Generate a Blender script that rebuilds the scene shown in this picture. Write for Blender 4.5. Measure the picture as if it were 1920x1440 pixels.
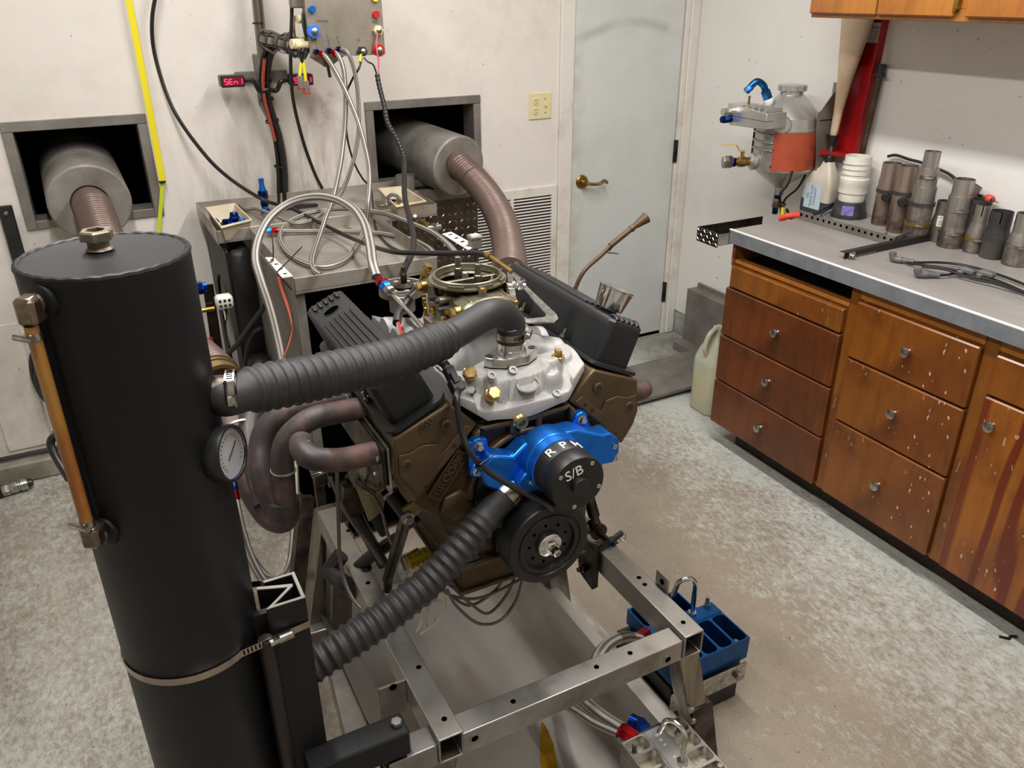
import bpy, math, random
import numpy as np
from mathutils import Vector, Matrix
random.seed(7)
PI = math.pi
scene = bpy.context.scene
for o in list(bpy.data.objects):
    bpy.data.objects.remove(o)
COL = scene.collection

# ---------------------------------------------------------------- camera
cam_data = bpy.data.cameras.new('camera')
cam = bpy.data.objects.new('camera', cam_data)
COL.objects.link(cam)
CAM_MATRIX = ((0.887046, 0.205790, -0.413279, 0.000000),
              (-0.461652, 0.385322, -0.799002, 0.000000),
              (-0.005181, 0.899543, 0.436802, 1.722000),
              (0.000000, 0.000000, 0.000000, 1.000000))
cam.matrix_world = Matrix(CAM_MATRIX)
cam_data.sensor_fit = 'HORIZONTAL'
cam_data.sensor_width = 36.0
cam_data.lens = 1520 / 1920 * 36.0
cam_data.clip_start = 0.02
scene.camera = cam

# ---------------------------------------------------------------- world, lights, exposure
world = bpy.data.worlds.new('world')
scene.world = world
world.use_nodes = True
world.node_tree.nodes['Background'].inputs[0].default_value = (0.9, 0.95, 1.0, 1)
world.node_tree.nodes['Background'].inputs[1].default_value = 0.02
scene.view_settings.view_transform = 'Standard'
scene.view_settings.look = 'None'
scene.view_settings.gamma = 1.0
scene.view_settings.use_curve_mapping = False
scene.view_settings.exposure = 0.0
CEIL = 2.75
# (x, y, length along y, watts) of the fluorescent strips
LAMPS = [(0.10, 1.35, 2.4, 58), (1.40, 1.30, 2.4, 64)]

# ---------------------------------------------------------------- helpers
def lin(h):
    h = h.lstrip('#')
    r = []
    for i in (0, 2, 4):
        c = int(h[i:i + 2], 16) / 255
        r.append(c / 12.92 if c <= .04045 else ((c + .055) / 1.055) ** 2.4)
    return (r[0], r[1], r[2], 1)

def frame(axis):
    a = Vector(axis).normalized()
    t = Vector((0, 0, 1)) if abs(a.z) < .95 else Vector((0, 1, 0))
    u = t.cross(a).normalized()
    return u, a.cross(u), a

def catmull(pts, n=8):
    P = [Vector(p) for p in pts]
    if len(P) < 3:
        return P
    P = [2 * P[0] - P[1]] + P + [2 * P[-1] - P[-2]]
    out = []
    for i in range(1, len(P) - 2):
        p0, p1, p2, p3 = P[i - 1:i + 3]
        for k in range(n):
            t = k / n
            out.append(.5 * ((2 * p1) + (p2 - p0) * t + (2 * p0 - 5 * p1 + 4 * p2 - p3) * t * t + (3 * p1 - p0 - 3 * p2 + p3) * t ** 3))
    out.append(P[-2])
    return out

def resample(P, step):
    L = [0]
    for a, b in zip(P, P[1:]):
        L.append(L[-1] + (b - a).length)
    n = max(2, int(round(L[-1] / step)))
    out = []
    j = 0
    for i in range(n + 1):
        s = L[-1] * i / n
        while j < len(P) - 2 and L[j + 1] < s:
            j += 1
        d = L[j + 1] - L[j]
        t = (s - L[j]) / d if d > 1e-9 else 0
        out.append(P[j].lerp(P[j + 1], min(1, t)))
    return out, L[-1]

class MB:
    """collects geometry for ONE mesh object"""
    def __init__(s):
        s.v = []; s.f = []; s.uv = {}; s.M = None
    def at(s, M):
        s.M = M; return s
    def add(s, vs, fs, uvs=None):
        b = len(s.v)
        for p in vs:
            p = Vector(p)
            s.v.append(s.M @ p if s.M else p)
        for i, f in enumerate(fs):
            if uvs: s.uv[len(s.f)] = uvs[i]
            s.f.append([b + k for k in f])
        return s
    def box(s, x0, x1, y0, y1, z0, z1, c=0.0):
        if x0 > x1: x0, x1 = x1, x0
        if y0 > y1: y0, y1 = y1, y0
        if z0 > z1: z0, z1 = z1, z0
        if c <= 0:
            v = [(x, y, z) for z in (z0, z1) for y in (y0, y1) for x in (x0, x1)]
            return s.add(v, [(0, 2, 3, 1), (4, 5, 7, 6), (0, 1, 5, 4), (2, 6, 7, 3), (0, 4, 6, 2), (1, 3, 7, 5)])
        c = min(c, (x1 - x0) * .45, (y1 - y0) * .45, (z1 - z0) * .45)
        X = (x0, x1); Y = (y0, y1); Z = (z0, z1); v = []; idx = {}
        for i in (0, 1):
            for j in (0, 1):
                for k in (0, 1):
                    dx = c if i == 0 else -c; dy = c if j == 0 else -c; dz = c if k == 0 else -c
                    idx[i, j, k, 0] = len(v); v.append((X[i], Y[j] + dy, Z[k] + dz))
                    idx[i, j, k, 1] = len(v); v.append((X[i] + dx, Y[j], Z[k] + dz))
                    idx[i, j, k, 2] = len(v); v.append((X[i] + dx, Y[j] + dy, Z[k]))
        cen = Vector(((x0 + x1) / 2, (y0 + y1) / 2, (z0 + z1) / 2))
        fs = []
        def face(l):
            p = [Vector(v[q]) for q in l]
            n = (p[1] - p[0]).cross(p[2] - p[0])
            m = sum(p, Vector()) / len(p) - cen
            fs.append(tuple(l) if n.dot(m) > 0 else tuple(reversed(l)))
        for a in range(3):
            o = [q for q in range(3) if q != a]
            for sd in (0, 1):
                l = []
                for p, q in ((0, 0), (1, 0), (1, 1), (0, 1)):
                    k = [0, 0, 0]; k[a] = sd; k[o[0]] = p; k[o[1]] = q
                    l.append(idx[k[0], k[1], k[2], a])
                face(l)
            for p in (0, 1):
                for q in (0, 1):
                    k0 = [0, 0, 0]; k0[o[0]] = p; k0[o[1]] = q; k1 = list(k0); k1[a] = 1
                    face([idx[(*k0, o[0])], idx[(*k1, o[0])], idx[(*k1, o[1])], idx[(*k0, o[1])]])
        for i in (0, 1):
            for j in (0, 1):
                for k in (0, 1):
                    face([idx[i, j, k, 0], idx[i, j, k, 1], idx[i, j, k, 2]])
        return s.add(v, fs)
    def loft(s, rings, closed=True, caps=True):
        n = len(rings[0]); v = [p for r in rings for p in r]; f = []
        for i in range(len(rings) - 1):
            for j in range(n if closed else n - 1):
                k = (j + 1) % n
                f.append((i * n + j, i * n + k, (i + 1) * n + k, (i + 1) * n + j))
        if caps:
            f.append(tuple(reversed(range(n)))); f.append(tuple((len(rings) - 1) * n + j for j in range(n)))
        return s.add(v, f)
    def prism(s, pts, plane, a, b):
        """pts in the plane 'xz','xy','yz', swept from a to b along the third axis"""
        def P(p, t):
            return {'xz': (p[0], t, p[1]), 'xy': (p[0], p[1], t), 'yz': (t, p[0], p[1])}[plane]
        area = sum(p[0] * q[1] - q[0] * p[1] for p, q in zip(pts, pts[1:] + pts[:1]))
        if area < 0: pts = pts[::-1]
        if plane == 'xz': a, b = max(a, b), min(a, b)
        else: a, b = min(a, b), max(a, b)
        return s.loft([[P(p, a) for p in pts], [P(p, b) for p in pts]])
    def plate(s, outer, hole, plane, a, b):
        """prism with one hole; outer and hole have the same number of points"""
        n = len(outer)
        def P(p, t):
            return {'xz': (p[0], t, p[1]), 'xy': (p[0], p[1], t), 'yz': (t, p[0], p[1])}[plane]
        v = [P(p, t) for t in (a, b) for p in outer] + [P(p, t) for t in (a, b) for p in hole]
        f = []
        for i in range(n):
            j = (i + 1) % n
            f += [(i, j, n + j, n + i), (2 * n + j, 2 * n + i, 3 * n + i, 3 * n + j), (j, i, 2 * n + i, 2 * n + j), (n + i, n + j, 3 * n + j, 3 * n + i)]
        return s.add(v, f)
    def lathe(s, prof, c=(0, 0, 0), axis=(0, 0, 1), n=24, rot=0.0, caps=True, sx=1.0, sy=1.0):
        """prof: (radius, height along axis)"""
        u, w, a = frame(axis); c = Vector(c); rings = []
        for r, h in prof:
            rings.append([c + a * h + u * (r * sx * math.cos(rot + 2 * PI * k / n)) + w * (r * sy * math.sin(rot + 2 * PI * k / n)) for k in range(n)])
        return s.loft(rings, True, caps)
    def cyl(s, p, q, r, n=16, r2=None, c=0.0):
        p = Vector(p); q = Vector(q); L = (q - p).length; r2 = r if r2 is None else r2
        pr = [(r, 0), (r2, L)] if c <= 0 else [(r - c, 0), (r, c), (r2, L - c), (r2 - c, L)]
        return s.lathe(pr, p, q - p, n)
    def hex(s, p, q, r, rot=0.0, c=0.1):
        p = Vector(p); q = Vector(q); L = (q - p).length
        return s.lathe([(r * (1 - c), 0), (r, L * .15), (r, L * .85), (r * (1 - c), L)], p, q - p, 6, rot)
    def ring(s, c, axis, r0, r1, h, n=24):
        return s.lathe([(r0, 0), (r1, 0), (r1, h), (r0, h), (r0, 0)], c, axis, n, caps=False)
    def sphere(s, c, r, n=12, m=8, sz=1.0):
        return s.lathe([(max(1e-4, r * math.sin(PI * i / m)), -r * sz * math.cos(PI * i / m)) for i in range(m + 1)], c, (0, 0, 1), n)
    def tube(s, pts, r, n=10, smooth=6, step=None, rf=None, caps=True, vs=1.0, flat=1.0, hint=None, ridge=None):
        """round tube along a path; rf(arc length, total) scales the radius; vs = v per metre"""
        P = catmull(pts, smooth) if smooth else [Vector(p) for p in pts]
        if step: P, L = resample(P, step)
        Q = [P[0]]
        for p in P[1:]:
            if (p - Q[-1]).length > 1e-6: Q.append(p)
        P = Q; m = len(P)
        T = [(P[min(i + 1, m - 1)] - P[max(i - 1, 0)]).normalized() for i in range(m)]
        u = Vector(hint) if hint else Vector((0, 0, 1))
        u = u - T[0] * u.dot(T[0])
        if u.length < .1: u = Vector((1, 0, 0)) - T[0] * T[0].x
        u.normalize(); rings = []; S = [0.0]
        for i in range(1, m): S.append(S[-1] + (P[i] - P[i - 1]).length)
        for i in range(m):
            u = u - T[i] * u.dot(T[i]); u.normalize(); w = T[i].cross(u)
            rr = r if rf is None else rf(S[i], S[-1]) * r
            rings.append([P[i] + (u * (flat * math.cos(2 * PI * k / n)) + w * math.sin(2 * PI * k / n)) * (rr + (ridge[1] if ridge and k == ridge[0] else 0)) for k in range(n)])
        v = [p for q in rings for p in q]; f = []; uv = []
        for i in range(m - 1):
            for j in range(n):
                k = (j + 1) % n
                f.append((i * n + j, i * n + k, (i + 1) * n + k, (i + 1) * n + j))
                uv.append(((j / n, S[i] * vs), ((j + 1) / n, S[i] * vs), ((j + 1) / n, S[i + 1] * vs), (j / n, S[i + 1] * vs)))
        if caps:
            f.append(tuple(reversed(range(n)))); f.append(tuple((m - 1) * n + j for j in range(n)))
            uv += [[(0, 0)] * n] * 2
        return s.add(v, f, uv)
    def sweep(s, pts, prof, up=(0, 0, 1), smooth=0, closed_prof=True):
        """sweep a flat profile (u across, v up) along a path"""
        P = catmull(pts, smooth) if smooth else [Vector(p) for p in pts]
        m = len(P); rings = []
        for i in range(m):
            t = (P[min(i + 1, m - 1)] - P[max(i - 1, 0)]).normalized()
            w = Vector(up); w = (w - t * w.dot(t)).normalized(); u = t.cross(w)
            rings.append([P[i] + u * a + w * b for a, b in prof])
        return s.loft(rings, closed_prof, closed_prof)

ROOT_LOC = {}
def link(name, mb, mat, parent=None, angle=35, bevel=0.0, segs=2):
    me = bpy.data.meshes.new(name)
    lo = [min(p[i] for p in mb.v) for i in range(3)]; hi = [max(p[i] for p in mb.v) for i in range(3)]
    c = Vector([(a + b) / 2 for a, b in zip(lo, hi)])
    if parent is None: c.z = lo[2]
    me.from_pydata([tuple(p - c) for p in mb.v], [], mb.f)
    if mb.uv:
        ul = me.uv_layers.new(name='UVMap'); k = 0
        for i, f in enumerate(mb.f):
            q = mb.uv.get(i)
            for j in range(len(f)):
                if q: ul.data[k].uv = q[j]
                k += 1
    me.materials.append(mat)
    me.polygons.foreach_set('use_smooth', [True] * len(me.polygons))
    me.set_sharp_from_angle(angle=math.radians(angle))
    o = bpy.data.objects.new(name, me)
    COL.objects.link(o)
    if parent is not None:
        o.parent = parent
        o.location = c - ROOT_LOC[parent.name]
    else:
        o.location = c
    ROOT_LOC[o.name] = c.copy()
    if bevel > 0:
        b = o.modifiers.new('bevel', 'BEVEL'); b.width = bevel; b.segments = segs; b.limit_method = 'ANGLE'; b.angle_limit = math.radians(40)
        b.harden_normals = False
    return o

def tag(o, label, cat, group=None):
    o['label'] = label; o['category'] = cat
    if group: o['group'] = group
    return o

def thing(name, label, cat, loc=(0, 0, 0), group=None):
    o = bpy.data.objects.new(name, None)
    o.empty_display_size = .05
    COL.objects.link(o); o.location = loc
    ROOT_LOC[o.name] = Vector(loc)
    return tag(o, label, cat, group)

def solo(name, mb, mat, label, cat, group=None, **k):
    return tag(link(name, mb, mat, None, **k), label, cat, group)

def struct(name, mb, mat, parent=None, **k):
    o = link(name, mb, mat, parent, **k)
    if parent is None: o['kind'] = 'structure'
    return o

def copy_thing(root, loc, rot=(0, 0, 0), label=None):
    r = root.copy(); COL.objects.link(r); r.location = loc; r.rotation_euler = rot
    if label: r['label'] = label
    for ch in list(root.children):
        c = ch.copy(); COL.objects.link(c); c.parent = r
        for g in list(ch.children):
            d = g.copy(); COL.objects.link(d); d.parent = c
    return r

def plabel(o, text):
    o['label'] = text; return o

def text_mb(txt, size, M, depth=.0006, mb=None, align='CENTER'):
    cu = bpy.data.curves.new('txt', 'FONT')
    cu.body = txt; cu.size = size; cu.extrude = depth; cu.align_x = align; cu.align_y = 'CENTER'; cu.resolution_u = 3
    ob = bpy.data.objects.new('txt', cu)
    me = bpy.data.meshes.new_from_object(ob)
    mb = mb or MB(); old = mb.M; mb.M = M
    mb.add([v.co for v in me.vertices], [list(p.vertices) for p in me.polygons])
    mb.M = old
    bpy.data.objects.remove(ob); bpy.data.curves.remove(cu); bpy.data.meshes.remove(me)
    return mb

def basis(o, x, z):
    """matrix with origin o, local x along x, local z along z"""
    z = Vector(z).normalized(); x = Vector(x); x = (x - z * x.dot(z)).normalized(); y = z.cross(x)
    return Matrix(((x.x, y.x, z.x, o[0]), (x.y, y.y, z.y, o[1]), (x.z, y.z, z.z, o[2]), (0, 0, 0, 1)))

def circ(cx, cy, r, n=16, a0=0.0):
    return [(cx + r * math.cos(a0 + 2 * PI * k / n), cy + r * math.sin(a0 + 2 * PI * k / n)) for k in range(n)]

def rrect(x0, x1, y0, y1, r, n=4):
    out = []
    for cx, cy, a in ((x1 - r, y1 - r, 0), (x0 + r, y1 - r, PI / 2), (x0 + r, y0 + r, PI), (x1 - r, y0 + r, 1.5 * PI)):
        for k in range(n + 1):
            t = a + PI / 2 * k / n
            out.append((cx + r * math.cos(t), cy + r * math.sin(t)))
    return out

# ---------------------------------------------------------------- materials
class NT:
    def __init__(s, name):
        s.m = bpy.data.materials.new(name); s.m.use_nodes = True; s.t = s.m.node_tree
        s.b = s.t.nodes['Principled BSDF']; s.co = s.t.nodes.new('ShaderNodeTexCoord')
    def node(s, kind, **k):
        n = s.t.nodes.new(kind)
        for a, b in k.items(): setattr(n, a, b)
        return n
    def ln(s, a, b): s.t.links.new(a, b)
    def coord(s, scale=(1, 1, 1), kind='Object'):
        m = s.node('ShaderNodeMapping'); m.inputs['Scale'].default_value = scale
        s.ln(s.co.outputs[kind], m.inputs['Vector']); return m.outputs['Vector']
    def noise(s, scale, detail=4, rough=.6, vec=None, dist=0.0):
        n = s.node('ShaderNodeTexNoise'); n.inputs['Scale'].default_value = scale; n.inputs['Detail'].default_value = detail
        n.inputs['Roughness'].default_value = rough; n.inputs['Distortion'].default_value = dist
        s.ln(vec or s.co.outputs['Object'], n.inputs['Vector']); return n.outputs['Fac']
    def ramp(s, fac, stops, interp='LINEAR'):
        r = s.node('ShaderNodeValToRGB'); r.color_ramp.interpolation = interp
        e = r.color_ramp.elements
        while len(e) < len(stops): e.new(.5)
        for k, (p, c) in enumerate(stops):
            e[k].position = p; e[k].color = c if len(c) == 4 else (*c, 1)
        s.ln(fac, r.inputs['Fac']); return r.outputs['Color']
    def mask(s, fac, lo, hi):
        r = s.node('ShaderNodeMapRange'); r.inputs['From Min'].default_value = lo; r.inputs['From Max'].default_value = hi
        s.ln(fac, r.inputs['Value']); return r.outputs['Result']
    def mix(s, fac, a, b, mode='MIX'):
        n = s.node('ShaderNodeMix', data_type='RGBA', blend_type=mode)
        for sock, v in ((n.inputs[0], fac), (n.inputs[6], a), (n.inputs[7], b)):
            if isinstance(v, (int, float)): sock.default_value = v
            elif isinstance(v, tuple): sock.default_value = v
            else: s.ln(v, sock)
        return n.outputs[2]
    def math(s, op, a, b=0.0):
        n = s.node('ShaderNodeMath', operation=op)
        for sock, v in ((n.inputs[0], a), (n.inputs[1], b)):
            if isinstance(v, (int, float)): sock.default_value = v
            else: s.ln(v, sock)
        return n.outputs[0]
    def sep(s, kind='Object'):
        n = s.node('ShaderNodeSeparateXYZ'); s.ln(s.co.outputs[kind], n.inputs[0]); return n.outputs
    def base(s, c):
        if isinstance(c, tuple): s.b.inputs['Base Color'].default_value = c
        else: s.ln(c, s.b.inputs['Base Color'])
    def rough(s, c):
        if isinstance(c, (int, float)): s.b.inputs['Roughness'].default_value = c
        else: s.ln(c, s.b.inputs['Roughness'])
    def bump(s, fac, strength=.3, dist=.001):
        n = s.node('ShaderNodeBump'); n.inputs['Strength'].default_value = strength; n.inputs['Distance'].default_value = dist
        s.ln(fac, n.inputs['Height']); s.ln(n.outputs['Normal'], s.b.inputs['Normal'])
    def set(s, **k):
        for a, v in k.items():
            s.b.inputs[a.replace('_', ' ')].default_value = v

def pm(name, c, rough=.5, metal=0.0, c2=None, sc=20, lo=.35, hi=.65, rv=0.0, bump=0.0, bs=None, bd=.0005, coat=0.0, stretch=(1, 1, 1), spec=None, detail=5):
    """general paint / metal: base colour c drifting to c2 with noise, roughness varied by rv, fine bump"""
    t = NT(name); c = lin(c); t.set(Metallic=metal)
    vec = t.coord(stretch)
    nz = t.noise(sc, detail, .6, vec)
    if c2: t.base(t.mix(t.mask(nz, lo, hi), c, lin(c2)))
    else: t.base(c)
    if rv:
        r = t.node('ShaderNodeMapRange'); r.inputs['To Min'].default_value = max(.03, rough - rv); r.inputs['To Max'].default_value = min(1, rough + rv)
        r.inputs['From Min'].default_value = .3; r.inputs['From Max'].default_value = .7
        t.ln(nz, r.inputs['Value']); t.rough(r.outputs['Result'])
    else: t.rough(rough)
    if bump: t.bump(t.noise(bs or sc * 4, 3, .6, vec), bump, bd)
    if coat: t.set(Coat_Weight=coat, Coat_Roughness=.15)
    if spec is not None: t.set(Specular_IOR_Level=spec)
    return t.m

# ---------------------------------------------------------------- material set
def m_wall(name, c, dirt, amount, grime=False):
    t = NT(name)
    big = t.noise(1.6, 5, .65); fine = t.noise(9, 6, .7)
    z = t.sep()[2]
    m = t.math('MULTIPLY', t.mask(big, .42, .75), t.mask(fine, .35, .7))
    m = t.math('MULTIPLY', m, amount)
    col = t.mix(m, lin(c), lin(dirt))
    spots = t.mask(t.noise(38, 2, .5), .735, .76)
    col = t.mix(t.math('MULTIPLY', spots, .55), col, lin('#6d665c'))
    if grime:
        g = t.node('ShaderNodeNewGeometry'); s = t.node('ShaderNodeSeparateXYZ'); t.ln(g.outputs['Position'], s.inputs[0])
        X, Z = s.outputs[0], s.outputs[2]
        streak = t.noise(26, 6, .7, t.coord((1, 1, .16)))
        box = t.math('MULTIPLY', t.math('MULTIPLY', t.mask(X, .25, .55), t.mask(X, 1.15, .95)), t.math('MULTIPLY', t.mask(Z, 1.36, 1.02), t.mask(streak, .38, .68)))
        col = t.mix(t.math('MULTIPLY', box, .75), col, lin('#8d8375'))
        rust = t.math('MULTIPLY', t.math('MULTIPLY', t.mask(X, .76, .86), t.mask(X, 1.0, .9)), t.math('MULTIPLY', t.mask(Z, 1.16, 1.26), t.mask(Z, 1.42, 1.33)))
        col = t.mix(t.math('MULTIPLY', t.math('MULTIPLY', rust, t.mask(t.noise(18, 6, .75), .5, .72)), .6), col, lin('#8a6f58'))
        low = t.math('MULTIPLY', t.mask(Z, .75, .1), t.mask(fine, .35, .65))
        col = t.mix(t.math('MULTIPLY', low, .5), col, lin('#968b7d'))
    t.base(col); t.rough(.55); t.bump(t.noise(60, 4, .6), .12, .002)
    return t.m
M_WALL_B = m_wall('wall_paint_dirty', '#dad3cb', '#a89d91', .5, True)
M_WALL_R = m_wall('wall_paint_white', '#e2dfd9', '#c6bfb6', .4)
M_WALL_P = m_wall('wall_paint_plain', '#d9d5ce', '#c8c2b8', .4)
M_TRIM = pm('trim_paint', '#d9d4cb', .45, c2='#b5a997', sc=7, lo=.5, hi=.8, bump=.05)
def m_door():
    t = NT('door_paint')
    g = t.node('ShaderNodeNewGeometry'); s = t.node('ShaderNodeSeparateXYZ'); t.ln(g.outputs['Position'], s.inputs[0])
    dx = t.math('SUBTRACT', s.outputs[0], 2.36); dz = t.math('SUBTRACT', s.outputs[2], .98)
    r = t.math('SQRT', t.math('ADD', t.math('MULTIPLY', dx, dx), t.math('MULTIPLY', dz, dz)))
    nz = t.noise(6, 5, .65)
    d = t.math('ABSOLUTE', t.math('SUBTRACT', t.math('ADD', r, t.math('MULTIPLY', nz, .03)), .625))
    arc = t.math('MULTIPLY', t.mask(d, .030, .004), t.mask(s.outputs[2], 1.45, 1.54))
    arc = t.math('MULTIPLY', arc, t.mask(nz, .3, .6))
    c = t.mix(t.mask(t.noise(2.2, 7), .45, .8), lin('#ccceca'), lin('#bcbeb9'))
    c = t.mix(t.math('MULTIPLY', arc, .8), c, lin('#a9a8a3'))
    edge = t.math('MULTIPLY', t.mask(s.outputs[0], 2.13, 2.055), t.mask(nz, .45, .65))
    c = t.mix(t.math('MULTIPLY', edge, .6), c, lin('#a3957f'))
    t.base(c); t.rough(.40); t.bump(t.noise(40, 3), .05, .001)
    return t.m
M_DOOR = m_door()

def m_floor():
    t = NT('worn_painted_concrete')
    p = t.sep(); x, y = p[0], p[1]
    low = t.noise(1.1, 4, .6); mid = t.noise(6, 6, .7)
    grain = t.noise(70, 8, .78, t.coord((1.0, .55, 1)), .4)
    fine = t.noise(260, 4, .75)
    # the paint survives along the cabinets and near the back wall; the walkways are worn to bare concrete
    kx = t.mask(x, 1.25, 1.95); ky = t.mask(y, 1.2, 2.6); kl = t.mask(x, .5, -.3)
    keep = t.math('MAXIMUM', kx, t.math('MAXIMUM', t.math('MULTIPLY', ky, .9), t.math('MULTIPLY', kl, .55)))
    k = t.math('ADD', t.math('MULTIPLY', keep, .42), t.math('MULTIPLY', low, .42))
    k = t.math('ADD', k, t.math('MULTIPLY', t.math('SUBTRACT', mid, .5), .55))
    k = t.math('ADD', k, t.math('MULTIPLY', t.math('SUBTRACT', grain, .5), 1.25))
    worn = t.mask(k, .30, .62)
    bare = t.mix(t.mask(t.noise(2.6, 6, .7), .3, .7), lin('#766b5d'), lin('#8d8171'))
    bare = t.mix(t.math('MULTIPLY', t.mask(fine, .5, .75), .45), bare, lin('#b5ac9c'))
    bare = t.mix(t.math('MULTIPLY', t.mask(t.noise(140, 3, .6), .60, .72), .35), bare, lin('#5d5346'))
    paint = t.mix(t.mask(t.noise(2.2, 5, .7), .35, .7), lin('#b6b8b1'), lin('#a3a49c'))
    col = t.mix(worn, bare, paint)
    stain = t.math('MULTIPLY', t.mask(t.noise(2.0, 6, .7), .56, .74), t.mask(mid, .4, .7))
    col = t.mix(t.math('MULTIPLY', stain, .45), col, lin('#5b5247'))
    blk = t.mask(t.noise(95, 2, .5), .70, .74)
    col = t.mix(t.math('MULTIPLY', blk, .55), col, lin('#3e3a34'))
    dark_edge = t.math('MULTIPLY', t.mask(x, 2.03, 2.17), t.mask(mid, .25, .6))  # darker towards the foot of the cabinets
    col = t.mix(t.math('MULTIPLY', dark_edge, .75), col, lin('#57524a'))
    t.base(col)
    r = t.node('ShaderNodeMapRange'); r.inputs['To Min'].default_value = .38; r.inputs['To Max'].default_value = .6
    t.ln(grain, r.inputs['Value']); t.rough(r.outputs['Result'])
    t.bump(t.math('ADD', grain, t.math('MULTIPLY', worn, .3)), .3, .002)
    return t.m
M_FLOOR = m_floor()

def m_wood(name, a, b, dark, streak=.0, spots=.0, sheen=.28):
    t = NT(name)
    v = t.coord((1, 1, .12)); w = t.coord((1, 1, .05))
    g = t.noise(30, 7, .65, v, .6); big = t.noise(3.2, 4, .6)
    col = t.mix(t.mask(big, .38, .66), lin(a), lin(b))
    col = t.mix(t.math('MULTIPLY', t.mask(g, .45, .75), .55), col, lin(dark))
    if streak:
        wv = t.node('ShaderNodeTexWave'); wv.wave_type = 'BANDS'; wv.bands_direction = 'Y'
        wv.inputs['Scale'].default_value = 5.5; wv.inputs['Distortion'].default_value = 9; wv.inputs['Detail'].default_value = 2.5; wv.inputs['Detail Scale'].default_value = .8
        t.ln(t.coord((1, 1, .18)), wv.inputs['Vector'])
        yl = t.sep()[1]; wob = t.math('MULTIPLY', t.math('SUBTRACT', t.noise(5, 3, .5, w), .5), .06)
        band = t.mask(t.math('ADD', yl, wob), .115, .105)
        m = t.math('MAXIMUM', t.math('MULTIPLY', t.mask(wv.outputs['Fac'], .40, .75), band), t.math('MULTIPLY', t.mask(t.math('ADD', yl, wob), .185, .195), .9))
        col = t.mix(t.math('MULTIPLY', m, streak), col, lin('#5f1f0f'))
    if spots:
        s1 = t.mask(t.noise(75, 2, .4, t.coord((1, 1, .45))), .70, .725)
        s1 = t.math('MULTIPLY', s1, t.mask(t.noise(3.5, 2, .5), .46, .6))
        col = t.mix(t.math('MULTIPLY', s1, spots), col, lin('#d9c3a6'))
    sm = t.math('MULTIPLY', t.mask(t.noise(6, 6, .75), .52, .8), .6)
    col = t.mix(sm, col, lin(dark))
    t.base(col); t.rough(sheen); t.bump(g, .06, .001); t.set(Coat_Weight=.25, Coat_Roughness=.2)
    return t.m
M_WOOD_A = m_wood('varnished_wood_brown', '#6e3816', '#502911', '#321809')
M_WOOD_B = m_wood('varnished_wood_orange', '#814a16', '#673613', '#3c1d0b', spots=.9)
M_WOOD_C = m_wood('varnished_plywood_grain', '#96591c', '#80471a', '#562a10', streak=.9, spots=.9)
M_WOOD_F = m_wood('varnished_face_frame', '#865018', '#6d3c14', '#40210d', spots=.35)
M_WOOD_U = m_wood('varnished_upper_wood', '#aa6e2c', '#9c5f25', '#70401a')
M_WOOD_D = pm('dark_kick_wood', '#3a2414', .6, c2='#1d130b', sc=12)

M_STEEL = pm('bare_steel', '#aca8a2', .38, .95, c2='#79746d', sc=9, lo=.4, hi=.75, rv=.1, bump=.05, bs=120, stretch=(1, 1, 1))
M_STEEL_V = pm('brushed_steel_tube', '#9a938a', .30, 1, c2='#5c554c', sc=26, lo=.4, hi=.8, rv=.12, stretch=(1, 1, .12))
M_STEEL_D = pm('dark_steel', '#5a524a', .38, 1, c2='#2f2a26', sc=18, rv=.1)
M_GALV = pm('galvanised_sheet', '#9a968f', .45, .6, c2='#7a756e', sc=6, rv=.1, bump=.03)
M_DUCT = pm('duct_grey_paint', '#77726a', .5, 0, c2='#5f5a53', sc=8, bump=.05)
M_CHROME = pm('chrome', '#d8d8d6', .12, 1)
M_ZINC = pm('zinc_bolt', '#c9c8c2', .28, 1, c2='#8e8c86', sc=40)
M_BRASS = pm('brass', '#b39c63', .34, .95, c2='#8b6a2c', sc=30, rv=.08)
M_GOLD = pm('gold_plug', '#d2b67c', .28, .95, c2='#a98a4d', sc=60)
M_BLACK = pm('black_plastic', '#141414', .42, c2='#1f1f1f', sc=30)
M_BLACKM = pm('matte_black_void', '#030303', .9, spec=0.0)  # flat black painted where holes and hollows lie in shade
M_RUBBER = pm('black_rubber', '#211f1e', .55, c2='#343130', sc=14, rv=.1, bump=.04)
M_CABLE = pm('cable_black', '#141313', .4)
M_WHITE = pm('white_plastic', '#e6e3da', .4, c2='#d0cabb', sc=12)
M_IVORY = pm('ivory_plastic', '#d6cb9e', .35)
M_BLUE = pm('blue_anodised', '#2a82ea', .34, .85, c2='#1d6cd0', sc=14, rv=.06)
M_BLUE_D = pm('navy_anodised', '#15357f', .26, 1, c2='#0f2a66', sc=20)
M_RED_A = pm('red_anodised', '#b3202a', .25, 1)
M_RED = pm('red_paint', '#a20d12', .35, c2='#8a0a10', sc=8)
M_YELLOW = pm('yellow_strap', '#e0cf12', .5)
M_LAMI = pm('worktop_laminate', '#98938e', .4, c2='#7f7a76', sc=5, lo=.3, hi=.75, rv=.08, stretch=(1, .3, 1), detail=7)
M_LAMI_E = pm('worktop_edge', '#666a6e', .42, c2='#75787b', sc=20)
M_LAMI_T = pm('worktop_edge_strip', '#d8d7d2', .35)

def m_diamond():
    t = NT('diamond_plate'); t.set(Metallic=1.0)
    t.base(t.mix(t.mask(t.noise(14, 4), .35, .7), lin('#77716a'), lin('#4b4641'))); t.rough(.36)
    return t.m
M_DIAMOND = m_diamond()

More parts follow.
